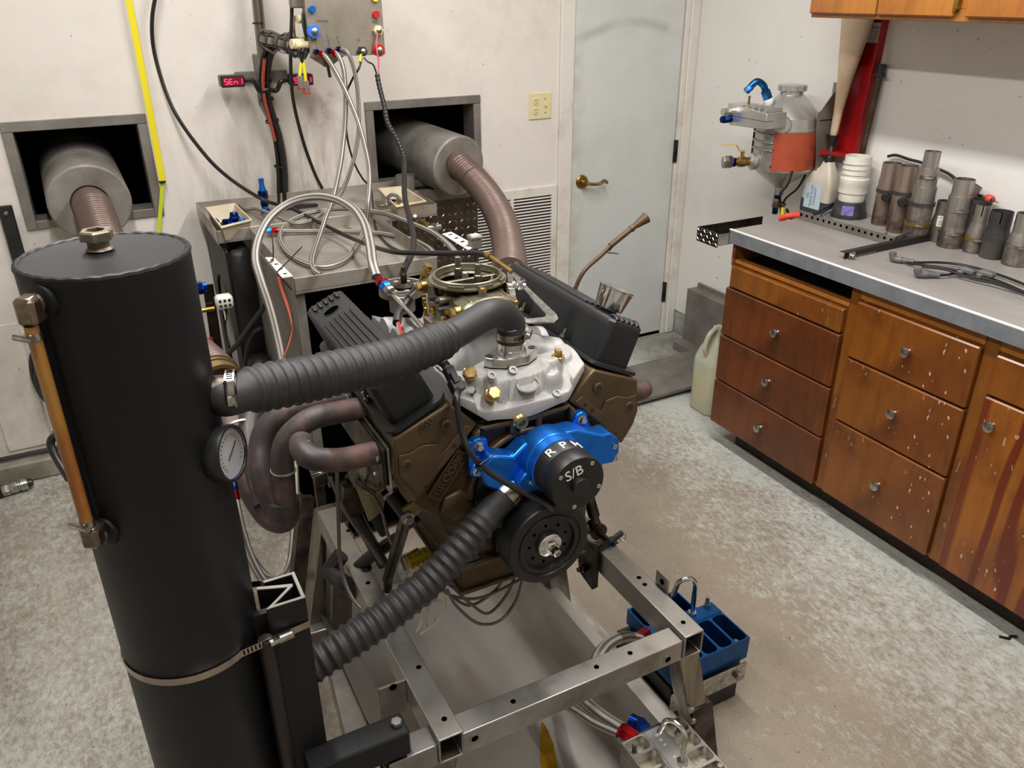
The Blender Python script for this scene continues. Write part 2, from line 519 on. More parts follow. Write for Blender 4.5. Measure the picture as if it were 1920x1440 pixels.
# ---------------------------------------------------------------- lamps of the room (ceiling strips)
for lx, ly, ll, lw in LAMPS:
    f = thing('ceiling_light', 'long white fluorescent strip light on the ceiling, %s row' % ('left' if lx < 1 else 'right'), 'light', (lx, ly, CEIL - .02))
    link('fixture_body', MB().box(lx - .07, lx + .07, ly - ll / 2, ly + ll / 2, CEIL - .06, CEIL - .002, .01), M_WHITE, f)
    ld = bpy.data.lights.new('strip_lamp', 'AREA'); ld.shape = 'RECTANGLE'; ld.size = .11; ld.size_y = ll - .05; ld.energy = lw
    ld.color = (1.0, .985, .965)
    lo = bpy.data.objects.new('strip_lamp', ld); COL.objects.link(lo); lo.parent = f; lo.location = (0, 0, -.045)

# ---------------------------------------------------------------- room shell
WY, WX, WL, WF = 3.35, 2.735, -2.2, -1.6
struct('floor', MB().box(WL - .1, WX + .1, WF - .1, WY + .7, -.08, 0), M_FLOOR)
struct('ceiling', MB().box(WL - .1, WX + .1, WF - .1, WY + .1, CEIL, CEIL + .08), M_WALL_P)
struct('wall_left', MB().box(WL - .1, WL, WF, WY, 0, CEIL), M_WALL_P)
struct('wall_front', MB().box(WL - .1, WX + .1, WF - .1, WF, 0, CEIL), M_WALL_P)
struct('wall_right', MB().box(WX, WX + .1, WF, WY + .1, .13, CEIL), M_WALL_R)
# back wall with two square openings
OL = (-.215, .225, .965, 1.315); OR = (1.075, 1.57, .965, 1.305)
wb = MB()
xs = [WL - .1, OL[0], OL[1], OR[0], OR[1], WX]
for i in range(5):
    if i == 1: a = OL
    elif i == 3: a = OR
    else: a = None
    if a is None: wb.box(xs[i], xs[i + 1], WY, WY + .1, 0, CEIL)
    else:
        wb.box(xs[i], xs[i + 1], WY, WY + .1, 0, a[2]); wb.box(xs[i], xs[i + 1], WY, WY + .1, a[3], CEIL)
struct('wall_back', wb, M_WALL_B)
# curb under the right wall and ledge along the back wall
struct('baseboard_right', MB().box(WX + .004, WX + .1, WF, WY, 0, .122, .006), pm('curb_paint', '#a9aca5', .5, c2='#7f7f76', sc=9, bump=.2))
struct('baseboard_back', MB().box(WL, .95, WY - .09, WY, 0, .085, .008), pm('ledge_concrete', '#9b9487', .6, c2='#6f685c', sc=7, bump=.3))
cond = solo('conduit', MB().tube([(-1.2, WY - .05, .1), (-.3, WY - .05, .103), (.25, WY - .05, .1)], .009, 8), M_RUBBER, 'thin black conduit lying on the ledge at the foot of the back wall', 'conduit')

# duct openings: liner box + angle frame
def duct(name, O, label, strips):
    x0, x1, z0, z1 = O
    t = thing(name, label, 'duct', ((x0 + x1) / 2, WY, z0))
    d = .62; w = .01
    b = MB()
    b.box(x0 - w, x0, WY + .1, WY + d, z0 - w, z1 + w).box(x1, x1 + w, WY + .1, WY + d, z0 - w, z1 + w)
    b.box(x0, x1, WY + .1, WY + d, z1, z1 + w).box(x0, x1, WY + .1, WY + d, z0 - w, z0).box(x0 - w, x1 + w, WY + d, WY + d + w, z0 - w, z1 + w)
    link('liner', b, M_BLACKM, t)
    fw = .034
    link('top_strip', MB().box(x0 - .012, x1 + .012, WY - .012, WY + .1, z1 - fw + .012, z1 + .012, .002), M_GALV, t)
    link('side_strip', MB().box(x0 - .012, x0 + fw - .012, WY - .011, WY + .1, z0 - .01, z1 - fw + .011, .002), M_GALV, t)
    link('side_strip', MB().box(x1 - fw + .012, x1 + .012, WY - .011, WY + .1, z0 - .01, z1 - fw + .011, .002), M_GALV, t)
    link('sill_strip', MB().box(x0 + fw - .012, x1 - fw + .012, WY - .011, WY + .1, z0 - .01, z0 + .02, .002), M_GALV, t)
    return t
duct('exhaust_duct', OL, 'square dark wall opening with a grey metal frame, behind the black tank', 0)
duct('exhaust_duct', OR, 'square dark wall opening with a grey metal frame, beside the light switch', 0)
# black hinge bar on the left frame
hb = thing('hinge_bar', 'black steel bar with two round bolts at the edge of the left wall opening', 'bar', (-0.2827, 3.3300, 0.8719))
hx0, hy, hz0 = (-0.2627, 3.3350, 0.8277); hx1, _, hz1 = (-0.2528, 3.3350, 1.0523)
link('bar', MB().box(hx0 - .035, hx0 + .01, 3.325, 3.34, hz0 - .1, hz1, .003), M_BLACK, hb)
for zz in (hz1 - .025, hz0 + .03):
    link('bolt', MB().cyl((hx0 - .013, 3.325, zz), (hx0 - .013, 3.317, zz), .007, 10, c=.002), M_ZINC, hb)

# stubs with the insulated sleeves inside the openings
def sleeve(cx, cz, y0, y1, r, ri, tilt, label):
    ax = Vector((tilt[0], -1, tilt[1])).normalized()
    t = thing('exhaust_sleeve', label, 'exhaust sleeve', (cx, y0, cz - r))
    c = Vector((cx, y1, cz))
    L = (y0 - y1) / ax.y
    link('sleeve_shell', MB().lathe([(ri, .0), (r, .0), (r, L - .008), (r - .006, L), (ri + .003, L), (ri, L - .004), (ri, .06)], c, ax, 40, caps=False), pm('sleeve_grey' , '#9b968e', .55, .4, c2='#77716a', sc=7, bump=.1), t)
    return c + ax * L, ax
SLc = (-0.0225, 3.2000, 1.1117)
SRc = (1.2995, 3.1600, 1.0957)
EL, AXL = sleeve(SLc[0], SLc[2], 3.20, 3.75, .135, .062, (.03, -.10), 'thick grey round sleeve in the left wall opening around a brown flexible duct')
ER, AXR = sleeve(SRc[0], SRc[2], 3.16, 3.75, .125, .056, (.16, -.06), 'thick grey round sleeve in the right wall opening around a brown flexible duct')

# door, frame, hinges, handle
DX0, DX1, DZ1 = 2.053, 2.652, 2.05
struct('door_1', MB().box(DX0, DX1, WY - .012, WY + .03, .018, DZ1, .003), M_DOOR)
dk = bpy.data.objects['door_1']
tr = struct('trim_1', MB().box(1.978, DX0 - .004, WY - .02, WY + .05, 0, DZ1 + .07, .004), M_TRIM)
struct('trim_2', MB().box(DX1 + .004, DX1 + .03, WY - .022, WY + .05, 0, DZ1 + .07, .003).box(DX1 + .03, WX, WY - .03, WY + .05, 0, DZ1 + .07, .006), M_TRIM)
struct('trim_3', MB().box(DX0 - .004, DX1 + .004, WY - .02, WY + .05, DZ1 + .004, DZ1 + .07, .004), M_TRIM)
struct('door_gap_shade', MB().box(DX0, DX1, WY - .006, WY + .03, 0, .018), M_BLACKM)  # black strip painted as the shadow gap under the door
for hz in (.99, .245, 1.8):
    h = MB().box(DX1 - .004, DX1 + .014, WY - .027, WY - .01, hz - .055, hz + .055, .002)
    for k in range(3): h.cyl((DX1 + .005, WY - .027, hz - .053 + k * .036), (DX1 + .005, WY - .027, hz - .019 + k * .036), .006, 10)
    link('hinge', h, M_STEEL_D, dk)
hd = MB()
kx, ky, kz = 2.110, WY - .012, .892
hd.lathe([(.033, 0), (.033, .004), (.028, .010), (.013, .012), (.012, .035), (.014, .045), (.0, .047)], (kx, ky, kz), (0, -1, 0), 28)
hd.tube([(kx, ky - .04, kz), (kx + .03, ky - .05, kz - .006), (kx + .07, ky - .05, kz - .008), (kx + .1, ky - .046, kz + .002), (kx + .118, ky - .044, kz - .008)], .0085, 10, 8)
link('lever_handle', hd, M_BRASS, dk)

# outlet + switch plate
ox, _, oz = (1.8832, 3.3500, 1.2522)
op = thing('outlet_plate', 'ivory wall plate with a double outlet and a toggle switch left of the door', 'outlet', (ox, WY, oz - .057))
link('plate', MB().box(ox - .058, ox + .058, WY - .006, WY, oz - .057, oz + .057, .003), M_IVORY, op)
for dz in (.021, -.019):
    s = MB().lathe([(.0165, 0), (.0165, .003), (.0155, .004)], (ox - .025, WY - .0055, oz + dz), (0, -1, 0), 20)
    so = link('socket', s, M_IVORY, op)
    q = MB()
    for dx in (-.0065, .0055): q.box(ox - .025 + dx - .0011, ox - .025 + dx + .0011, WY - .0104, WY - .0096, oz + dz, oz + dz + .009)
    q.lathe([(.0024, 0), (.0024, .0009)], (ox - .025, WY - .0096, oz + dz - .007), (0, -1, 0), 10)
    link('slots', q, M_BLACK, so)
link('toggle', MB().box(ox + .019, ox + .029, WY - .0065, WY - .005, oz - .012, oz + .012).box(ox + .0205, ox + .0275, WY - .018, WY - .006, oz - .002, oz + .005, .001), M_IVORY, op)
for dz in (.03, -.03):
    link('screw', MB().cyl((ox + .024, WY - .006, oz + dz), (ox + .024, WY - .0072, oz + dz), .003, 8), M_BRASS, op)

# return-air grilles
def grille(x0, x1, z0, z1, cols, label):
    t = thing('air_grille', label, 'vent', ((x0 + x1) / 2, WY, z0))
    link('frame', MB().plate([(x0, z0), (x1, z0), (x1, z1), (x0, z1)], [(x0 + .03, z0 + .035), (x1 - .03, z0 + .035), (x1 - .03, z1 - .04), (x0 + .03, z1 - .04)], 'xz', WY - .012, WY), M_TRIM, t)
    link('gap_shade', MB().box(x0 + .02, x1 - .02, WY - .002, WY, z0 + .02, z1 - .02), pm('grille_gap_shade', '#2a2622', .8), t)  # dark sheet paints the shade seen between the slats
    a, b = x0 + .03, x1 - .03
    w = (b - a) / cols
    first = None
    for c in range(cols):
        if c: link('divider', MB().box(a + c * w - .008, a + c * w + .008, WY - .014, WY - .002, z0 + .03, z1 - .03), M_TRIM, t)
        z = z0 + .045
        while z < z1 - .045:
            xa, xb = a + c * w + (.008 if c else 0), a + (c + 1) * w - (.008 if c < cols - 1 else 0)
            if first is None:
                first = link('slat', MB().prism([(WY - .014, z - .0022), (WY - .0125, z - .0026), (WY - .0115, z - .0004), (WY - .003, z + .001), (WY - .003, z + .0022), (WY - .0125, z + .0014)], 'yz', xa, xb), M_TRIM, t)
            else:
                o = first.copy(); COL.objects.link(o); o.parent = t
                o.location = Vector(((xa + xb) / 2, first.location.y + WY, z + .0005)) - Vector(t.location)
                o.location.y = first.location.y
            z += .0145
    return t
grille(1.49, 1.975, .255, .888, 2, 'cream louvred wall grille between the right duct and the door')
grille(-.74, -.505, .2, .58, 1, 'cream louvred grille low on the back wall at the left edge of the photo')
grille(-.33, .12, .16, .58, 1, 'cream louvred grille low on the back wall behind the black tank')
# access panel seams on the left
pa = (-0.4596, 3.3500, 0.3425); pb = (-0.4633, 3.3500, 0.1181)
pan = solo('access_panel', MB().box(-.49, -.34, WY - .006, WY, .105, .62, .002), M_WALL_B, 'dirty white access panel between the two low grilles on the back wall', 'panel')

# diamond plate cover under the right duct
def diamond(mb, O, U, V, nu, nv, su, sv):
    """raised lozenges on the plane O + i*U + j*V"""
    U = Vector(U); V = Vector(V); N = U.cross(V).normalized(); O = Vector(O)
    for i in range(nu):
        for j in range(nv):
            c = O + U * ((i + .5) * su) + V * ((j + .5) * sv)
            d = (U + V).normalized() if (i + j) % 2 else (U - V).normalized()
            e = N.cross(d)
            L, W = su * .42, su * .11
            mb.add([c + d * L, c + e * W, c - d * L, c - e * W, c + N * .0018 + d * L * .5, c + N * .0018 - d * L * .5], [(0, 1, 4), (0, 4, 3), (1, 2, 5), (2, 3, 5), (1, 5, 4), (3, 4, 5)])
    return mb
dx0, _, dz1 = (1.3205, 3.3400, 0.8133); dx1, _, _z = (1.5491, 3.3400, 0.8247)
dp = thing('duct_cover', 'diamond plate cover under the right wall opening behind the bench', 'cover', ((dx0 + dx1) / 2, 3.33, .5))
link('plate', MB().box(1.15, 1.545, 3.315, 3.348, .45, .95, .003), M_DIAMOND, dp)
dm = diamond(MB(), (1.15, 3.3148, .60), (1, 0, 0), (0, 0, 1), 13, 8, .03, .034); link('treads', dm, pm('tread_steel', '#a19b93', .3, 1), dp)['kind'] = 'stuff'
link('top_rail', MB().box(1.13, 1.555, 3.29, 3.348, .895, .95, .004), M_GALV, dp)

# ---------------------------------------------------------------- base cabinet
FX = 2.125
cab = thing('base_cabinet', 'long varnished brown wooden base cabinet under the grey worktop along the right wall', 'cabinet', (2.43, 1.25, 0))
link('carcass', MB().box(FX + .006, FX + .02, .25, 1.71, .095, .863).box(FX + .006, FX + .02, 1.71, 2.275, .095, .785).box(FX + .02, WX - .002, 2.257, 2.275, .095, .863).box(FX + .02, WX - .002, .25, .268, .095, .863).box(FX + .02, WX - .002, .25, 2.275, .095, .11).box(FX + .02, WX - .02, 1.70, 1.715, .5, .863).box(FX + .02, WX - .02, 1.7, 2.27, .755, .77), M_WOOD_F, cab)
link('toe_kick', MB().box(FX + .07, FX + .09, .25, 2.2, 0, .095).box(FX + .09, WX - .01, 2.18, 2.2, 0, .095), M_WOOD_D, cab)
link('stile', MB().box(FX, FX + .012, 1.672, 1.706, .095, .863, .001), M_WOOD_F, cab)
link('stile', MB().box(FX, FX + .012, 1.196, 1.236, .095, .863, .001), M_WOOD_F, cab)
link('stile', MB().box(FX, FX + .012, 2.258, 2.275, .77, .863, .001), M_WOOD_F, cab)
link('rail', MB().box(FX + .002, FX + .012, 1.24, 1.672, .824, .862, .001), M_WOOD_U, cab)
link('rail', MB().box(FX + .002, FX + .012, .3, 1.196, .824, .862, .001), M_WOOD_U, cab)
link('slot_ledge', MB().box(FX, FX + .03, 1.708, 2.255, .783, .798, .002), M_WOOD_U, cab)
link('slot_shelf', MB().box(FX + .03, WX - .05, 1.716, 2.255, .782, .79), pm('slot_board', '#3b3128', .8, c2='#221b15', sc=10), cab)
def front(y0, y1, z0, z1, mat, knob, name='drawer'):
    t = .017
    o = link(name, MB().box(FX - t, FX + .006, y0 + .002, y1 - .002, z0 + .002, z1 - .002, .004), mat, cab)
    if knob:
        ky, kz = knob
        k = MB().lathe([(.008, 0), (.0075, .004), (.0055, .008), (.006, .012), (.0135, .017), (.016, .021), (.0155, .0245), (.011, .0265), (0, .027)], (FX - t, ky, kz), (-1, 0, 0), 24)
        link('knob', k, M_KNOB, o)
    return o
M_KNOB = pm('nickel_knob', '#b9b6b0', .3, 1)
front(1.712, 2.256, .690, .778, M_WOOD_F, None, 'drawer_panel')
front(1.710, 2.272, .490, .688, M_WOOD_A, (1.977, .602))
front(1.710, 2.275, .294, .489, M_WOOD_A, (1.983, .402))
front(1.710, 2.277, .097, .293, M_WOOD_A, (1.990, .202))
front(1.238, 1.668, .627, .822, M_WOOD_B, (1.449, .730))
front(1.238, 1.668, .393, .625, M_WOOD_B, (1.449, .518))
front(1.238, 1.668, .100, .391, M_WOOD_B, (1.449, .251))
front(.76, 1.193, .697, .820, M_WOOD_B, (.98, .757))
front(.30, .752, .697, .820, M_WOOD_B, (.53, .757))
front(.76, 1.193, .100, .694, M_WOOD_C, (1.147, .620), 'door')
front(.30, .752, .100, .694, M_WOOD_C, (.70, .620), 'door')

# ---------------------------------------------------------------- worktop
wt = thing('worktop', 'long grey laminate worktop with a pale front edge strip', 'worktop', (2.42, 1.25, .863))
link('slab', MB().box(2.108, WX - .001, .25, 2.272, .864, .912), M_LAMI, wt)
link('front_edge', MB().box(2.100, 2.109, .25, 2.276, .862, .909, .001).box(2.100, WX - .001, 2.271, 2.277, .862, .909, .001), M_LAMI_E, wt)
link('edge_strip', MB().box(2.0995, 2.1115, .25, 2.2775, .909, .9135, .001), M_LAMI_T, wt)

# diamond plate side tray
st = thing('side_tray', 'shallow diamond plate tray fixed to the end of the worktop', 'tray', (2.3, 2.34, .85))
link('tray_bottom', MB().box(2.055, 2.6, 2.28, 2.398, .852, .855), M_GALV, st)
link('front_lip', MB().box(2.05, 2.054, 2.28, 2.40, .845, .9, .001), M_DIAMOND, st)
link('end_lip', MB().box(2.05, 2.38, 2.396, 2.40, .845, .9, .001), M_STEEL_D, st)
dm = diamond(MB(), (2.0498, 2.40, .848), (0, -1, 0), (0, 0, 1), 7, 3, .0175, .0175); link('treads', dm, pm('tread_bright', '#d2d0cc', .25, 1), st)['kind'] = 'stuff'

# ---------------------------------------------------------------- upper cabinet
UX = 2.36
up = thing('wall_cabinet', 'orange varnished wooden wall cabinet above the worktop', 'cabinet', (2.55, 1.25, 1.632))
link('carcass', MB().box(UX, WX - .001, .25, 2.262, 1.634, 2.35, .002), M_WOOD_U, up)
link('face_frame', MB().box(UX - .012, UX, .25, 2.264, 1.632, 1.668, .002).box(UX - .012, UX, 1.674, 1.70, 1.668, 2.35), M_WOOD_U, up)
for y0, y1 in ((1.983, 2.258), (1.706, 1.977), (1.30, 1.668), (.9, 1.29), (.5, .89)):
    d = link('door', MB().box(UX - .03, UX - .012, y0, y1, 1.645, 2.33, .004), M_WOOD_U, up)
    if y0 == 1.706:
        link('hinge', MB().box(UX - .034, UX - .012, y0 - .012, y0 - .001, 1.664, 1.72, .003).cyl((UX - .03, y0 - .004, 1.66), (UX - .03, y0 - .004, 1.70), .005, 10), M_BRASS, d)

# ---------------------------------------------------------------- engine
CX, CZ = .66, .74                       # crank axis
M_BRONZE = pm('bronze_engine_paint', '#57462f', .42, .35, c2='#483825', sc=7, rv=.07, bump=.05, bs=160)
M_BRONZE_D = pm('bronze_recess_shade', '#32261a', .5, .3)  # darker copy of the engine bronze, paints shade into pockets and holes
M_CAST = pm('cast_aluminium', '#9b9996', .58, .3, c2='#7f7d78', sc=14, lo=.4, hi=.8, rv=.06, bump=.4, bs=170, bd=.0008)
M_COVER = pm('black_cover_paint', '#151618', .44, .1, c2='#1b1c1e', sc=10, bump=.08, bs=260)
M_CARB = pm('dichromate_zinc', '#857f6c', .40, .8, c2='#6a6450', sc=22, rv=.1, bump=.1, bs=160)
M_CARB_D = pm('carb_bore_shade', '#1a1814', .5)  # near-black tone paints the shade down in the carburettor bores
M_HEADER = pm('heat_stained_header', '#423b3a', .55, .4, c2='#75574f', sc=11, lo=.47, hi=.66, rv=.1, bump=.12, bs=120, detail=7)
M_WELD = pm('weld_bead', '#b8aca4', .4, .8)
M_DAMPER = pm('damper_black', '#131313', .45)
def PX(pts): return [(CX + x, CZ + z) for x, z in pts]
def mir(pts): return [(-x, z) for x, z in pts][::-1]
YB, YE = 1.235, 1.735
eng = thing('engine', 'bronze V8 engine with black valve covers held in the steel test frame', 'engine', (CX, 1.48, .51))

# block ------------------------------------------------
half = [(.098, .244), (.236, .106), (.222, .085), (.185, .05), (.165, .0), (.158, -.072)]
blk = MB().prism(PX(half + mir(half)), 'xz', YB, YE)
# front wall ribs around the timing cover and the two sunken pockets
link('block', blk, M_BRONZE, eng, bevel=.004)
fr = MB()
arc = [(.128 * math.cos(t), .085 + .128 * math.sin(t)) for t in [PI * k / 20 for k in range(21)]]
arc2 = [(.116 * math.cos(t), .085 + .116 * math.sin(t)) for t in [PI * k / 20 for k in range(21)]]
fr.prism(PX(arc + arc2[::-1]), 'xz', YB, YB - .02)
fr.prism(PX([(-.102, .242), (.102, .242), (.09, .232), (.03, .228), (-.03, .228), (-.09, .232)]), 'xz', YB, YB - .022)
for s in (1, -1):
    fr.prism(PX([(s * .023, .235), (s * .036, .235), (s * .034, .206), (s * .021, .21)]), 'xz', YB, YB - .022)
    fr.prism(PX([(s * .098, .24), (s * .112, .229), (s * .121, .16), (s * .105, .168)]), 'xz', YB, YB - .022)
link('front_ribs', fr, M_BRONZE, eng, bevel=.004)
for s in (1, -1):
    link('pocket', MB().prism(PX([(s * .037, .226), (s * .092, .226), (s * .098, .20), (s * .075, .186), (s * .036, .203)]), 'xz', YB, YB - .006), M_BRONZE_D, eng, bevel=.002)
# timing cover and crank snout
tc = MB().lathe([(.112, 0), (.112, .012), (.098, .020), (.06, .026)], (CX, YB, CZ + .075), (0, -1, 0), 40)
tc.prism(PX([(-.075, .06), (.075, .06), (.07, -.06), (-.07, -.06)]), 'xz', YB, YB - .02)
tco = link('timing_cover', tc, M_COVER, eng)
for k in range(8):
    a = PI * (.02 + .137 * k)
    p = (CX + .105 * math.cos(a), CZ + .075 + .105 * math.sin(a))
    link('cover_bolt', MB().hex((p[0], YB - .012, p[1]), (p[0], YB - .02, p[1]), .006), M_BLACK, tco)
# block lower left: sump boss, bolt pads
def pad_obj(m): link('front_boss', m, M_BRONZE, eng, bevel=.003)
pad_obj(MB().hex((CX - .148, YB, CZ + .075), (CX - .148, YB - .012, CZ + .075), .036, .26))
pad_obj(MB().lathe([(.026, 0), (.024, .006), (.018, .008)], (CX - .135, YB, CZ + .165), (0, -1, 0), 20))
pad_obj(MB().lathe([(.022, 0), (.022, .02), (.016, .024)], (CX - .085, YB, CZ + .02), (0, -1, 0), 18))
pad_obj(MB().lathe([(.024, 0), (.024, .012)], (CX + .165, YB, CZ + .08), (0, -1, 0), 18))
pad_obj(MB().prism(PX([(-.19, .03), (-.12, -.03), (-.1, -.068), (-.155, -.07), (-.165, 0)]), 'xz', YB, YB - .014))
# brass plug in the middle of the front wall
pl_ = MB().lathe([(.016, 0), (.016, .008), (.013, .012), (.013, .016), (.008, .016), (.007, .006)], (CX - .018, YB - .02, CZ + .238), (0, -1, 0), 24)
link('oil_gallery_plug', pl_, M_GOLD, eng)
# raised maker's lettering on the lower left of the block front
ux = Vector((.60, 0, .80)); ctr = (0.4960, 1.2220, 0.8908)
let = MB()
lm = basis((ctr[0], YB - .010, ctr[2]), ux, (0, -1, 0))
text_mb('BRODIX', .024, lm, .0022, let)
lo_ = link('raised_lettering', let, M_BRONZE, eng)
lr = MB(); lr.M = lm
lr.plate([(-.054, -.015), (.054, -.015), (.054, .015), (-.054, .015)], [(-.051, -.012), (.051, -.012), (.051, .012), (-.051, .012)], 'xy', -.006, .0015); lr.box(-.054, .054, -.015, .015, -.010, -.003)
link('lettering_plate', lr, M_BRONZE, eng)

# cylinder heads ------------------------------------------------
hp = [(.100, .246), (.235, .111), (.262, .150), (.272, .182), (.266, .256), (.158, .302), (.146, .292)]
def head(s):
    pts = hp if s > 0 else mir(hp)
    h = link('cylinder_head', MB().prism(PX(pts), 'xz', YB - .012, YE - .02), M_BRONZE, eng, bevel=.004)
    raised = MB()
    rp = [(.128, .252), (.176, .205), (.186, .228), (.215, .232), (.240, .222), (.262, .224), (.262, .180), (.228, .125), (.112, .243)]
    rp = [(s * x, z) for x, z in rp]
    raised.prism(PX(rp), 'xz', YB - .012, YB - .017)
    for x, z, r in ((.247, .200, .012), (.166, .262, .011)):
        raised.lathe([(r, 0), (r, .0055), (r * .9, .0068)], (CX + s * x, YB - .012, CZ + z), (0, -1, 0), 20)
    link('cast_relief', raised, M_BRONZE, h, bevel=.003)
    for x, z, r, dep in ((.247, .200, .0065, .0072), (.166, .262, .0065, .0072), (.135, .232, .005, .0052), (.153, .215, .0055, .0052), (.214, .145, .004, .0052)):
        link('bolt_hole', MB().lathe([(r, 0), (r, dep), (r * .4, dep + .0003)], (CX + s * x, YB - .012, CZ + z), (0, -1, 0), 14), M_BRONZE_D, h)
    # exhaust flange with gasket edge
    ex = MB()
    for y in (1.29, 1.405, 1.475, 1.60):
        ex.cyl((CX + s * .268, y - .036, CZ + .16), (CX + s * .282, y - .036, CZ + .16), .007, 6)
    return h
hR = head(1); hL = head(-1)
# small emblem of dots cast on the left head
em = MB()
em0 = (0.4536, 1.2225, 1.0082)
for k in range(3):
    for j in range(3):
        em.box(em0[0] + (k - 1) * .009 - .003 + j * .002, em0[0] + (k - 1) * .009 + .003 + j * .002, YB - .0145, YB - .012, em0[2] + (j - 1) * .007 + k * .003 - .002, em0[2] + (j - 1) * .007 + k * .003 + .002)
link('cast_mark', em, M_BRONZE, hL)

# valve covers ------------------------------------------------
def cover(s, rear):
    """s: side; rear: True = louvres at the back (left bank), False = cover turned round"""
    n = Vector((s * .4226, 0, .9063)); d = Vector((s * .9063, 0, -.4226))
    base = Vector((CX + s * .2135, 0, CZ + .284))
    y0, y1 = YB - .006, YE - .03
    def P(a, y, h): return base + d * a + n * h + Vector((0, y, 0))
    L = y1 - y0
    fl = MB()
    def outl(off, h, yo, r, n_=5):
        return [P(a, y, h) for a, y in rrect(-.060 - off, .060 + off, y0 + yo, y1 - yo, r, n_)]
    fl.loft([outl(.004, .0, 0, .022), outl(.005, .002, 0, .022), outl(.004, .007, .001, .022)])
    c = link('valve_cover', fl, M_COVER, eng)
    # the notched bolt pads: body walls step in at two places per side
    body = MB()
    ys = [y0 + .012, y0 + .018]
    H = .097
    prof = []
    yn = [y0 + L * .30, y0 + L * .68]
    hw = .0475
    def wall(h, inset):
        pts = []
        w = hw - inset
        a0, a1 = y0 + .018 + inset * 1.0, y1 - .008 - inset * 1.2
        seq = [a0]
        for q in yn: seq += [q - .026, q - .014, q + .014, q + .026]
        seq.append(a1)
        dep = .012 * max(0, 1 - h / (H * .82))
        offs = [0, 0, dep, dep, 0, 0, dep, dep, 0, 0]
        ch = .010
        pts.append((w - ch, a0))
        for y, o in zip([a0 + ch] + seq[1:-1] + [a1 - ch], offs): pts.append((w - o, y))
        pts.append((w - ch, a1)); pts.append((-w + ch, a1))
        for y, o in reversed(list(zip([a0 + ch] + seq[1:-1] + [a1 - ch], offs))): pts.append((-w + o, y))
        pts.append((-w + ch, a0))
        return [P(a, y, h) for a, y in pts]
    body.loft([wall(.006, 0), wall(H * .5, .001), wall(H * .82, .002), wall(H - .006, .0025), wall(H - .001, .0055), wall(H, .009)])
    link('cover_body', body, M_COVER, c, angle=30, bevel=.002)
    # ribs, oval and louvres on the top plate
    def yy(f): return y1 - f * L if rear else y0 + f * L
    rb = MB()
    for k in range(6):
        a = -.030 + k * .012
        pts = [P(a - s * .0, yy(.27 + .01 * abs(k - 2.5)), H + .0005), P(a, yy(.92), H + .0005)]
        rb.sweep(pts, [(-.0040, -.001), (-.0028, .0045), (.0028, .0045), (.0040, -.001)], up=n)
    link('top_rib', rb, M_COVER, c, bevel=.001)
    lv = MB()
    for k in range(5):
        a = -.028 + k * .014
        lv.tube([P(a, yy(.055), H - .001), P(a, yy(.065), H + .003), P(a, yy(.09), H + .004), P(a, yy(.105), H)], .0045, 8, 4)
    link('louvre', lv, M_COVER, c)
    if rear:
        ov = MB()
        rings = []
        for r, h in ((1.12, -.0005), (1.12, .0012), (1.0, .0012), (.97, .0006)):
            rings.append([P(.018 * r * math.cos(t) + .002, yy(.19) + .0145 * r * math.sin(t), H + h) for t in [2 * PI * k / 28 for k in range(28)]])
        ov.loft(rings, True, False)
        link('oval_rim', ov, M_COVER, c)
        ov = MB(); ov.add([P(.018 * math.cos(t) + .002, yy(.19) + .0145 * math.sin(t), H + .0008) for t in [2 * PI * k / 28 for k in range(28)]], [list(range(28))])
        link('filler_hole', ov, M_BLACKM, c)
    else:
        b0 = P(0, yy(.215), H)
        br = MB().lathe([(.014, 0), (.016, .006), (.030, .008), (.0305, .010), (.037, .050), (.0385, .0515), (.0388, .0535), (.036, .055), (0, .056)], b0, n, 36)
        plabel(link('breather_cap', br, M_CHROME, c), 'chrome push-in breather cap')
        cl = MB().lathe([(.020, .0), (.020, .007), (.014, .008)], b0, n, 20)
        link('grommet', cl, M_RUBBER, c)
    for q in yn:
        for t in (1, -1):
            st = MB().cyl(P(t * .053, q, .006), P(t * .053, q, .03), .003, 8)
            st.hex(P(t * .053, q, .007), P(t * .053, q, .016), .0065)
            link('stud_nut', st, M_ZINC, c)
    # black body of the front plate: a dished recess seen on the front of the flange
    return c
vL = cover(-1, True); vR = cover(1, False)

# oil pan ------------------------------------------------
op_ = MB().prism(PX([(-.16, -.07), (.16, -.07), (.16, -.085), (-.16, -.085)]), 'xz', YB - .02, YE)
op_.prism(PX([(-.15, -.08), (.15, -.08), (.145, -.145), (-.145, -.145)]), 'xz', YB - .006, YE - .02)
opo = link('oil_pan', op_, M_BRONZE, eng, bevel=.006)
link('pan_seam', MB().prism(PX([(-.152, -.138), (.152, -.138), (.152, -.146), (-.152, -.146)]), 'xz', YB - .016, YE - .01), M_BRONZE, opo, bevel=.002)

# intake manifold (one cast surface) ------------------------------------------------
def smax(a, b, k=.012):
    m = max(a, b); dlt = abs(a - b)
    return m + max(0, k - dlt) ** 2 / (4 * k)
def seg_d(p, a, b):
    ax, ay = a; bx, by = b; dx, dy = bx - ax, by - ay
    t = max(0, min(1, ((p[0] - ax) * dx + (p[1] - ay) * dy) / (dx * dx + dy * dy)))
    return math.hypot(p[0] - ax - t * dx, p[1] - ay - t * dy), t
RUN = [((s * .03, y0), (s * .135, y1)) for s in (1, -1) for y0, y1 in ((1.43, 1.335), (1.455, 1.405), (1.495, 1.545), (1.52, 1.615))]
BOSS = [(-.080, 1.268, .017, .330), (.080, 1.268, .017, .330), (-.045, 1.245, .014, .312), (.0, 1.25, .014, .316), (.066, 1.248, .018, .312), (.116, 1.275, .013, .326), (-.116, 1.275, .013, .322), (.055, 1.345, .012, .338), (-.03, 1.268, .012, .325)]
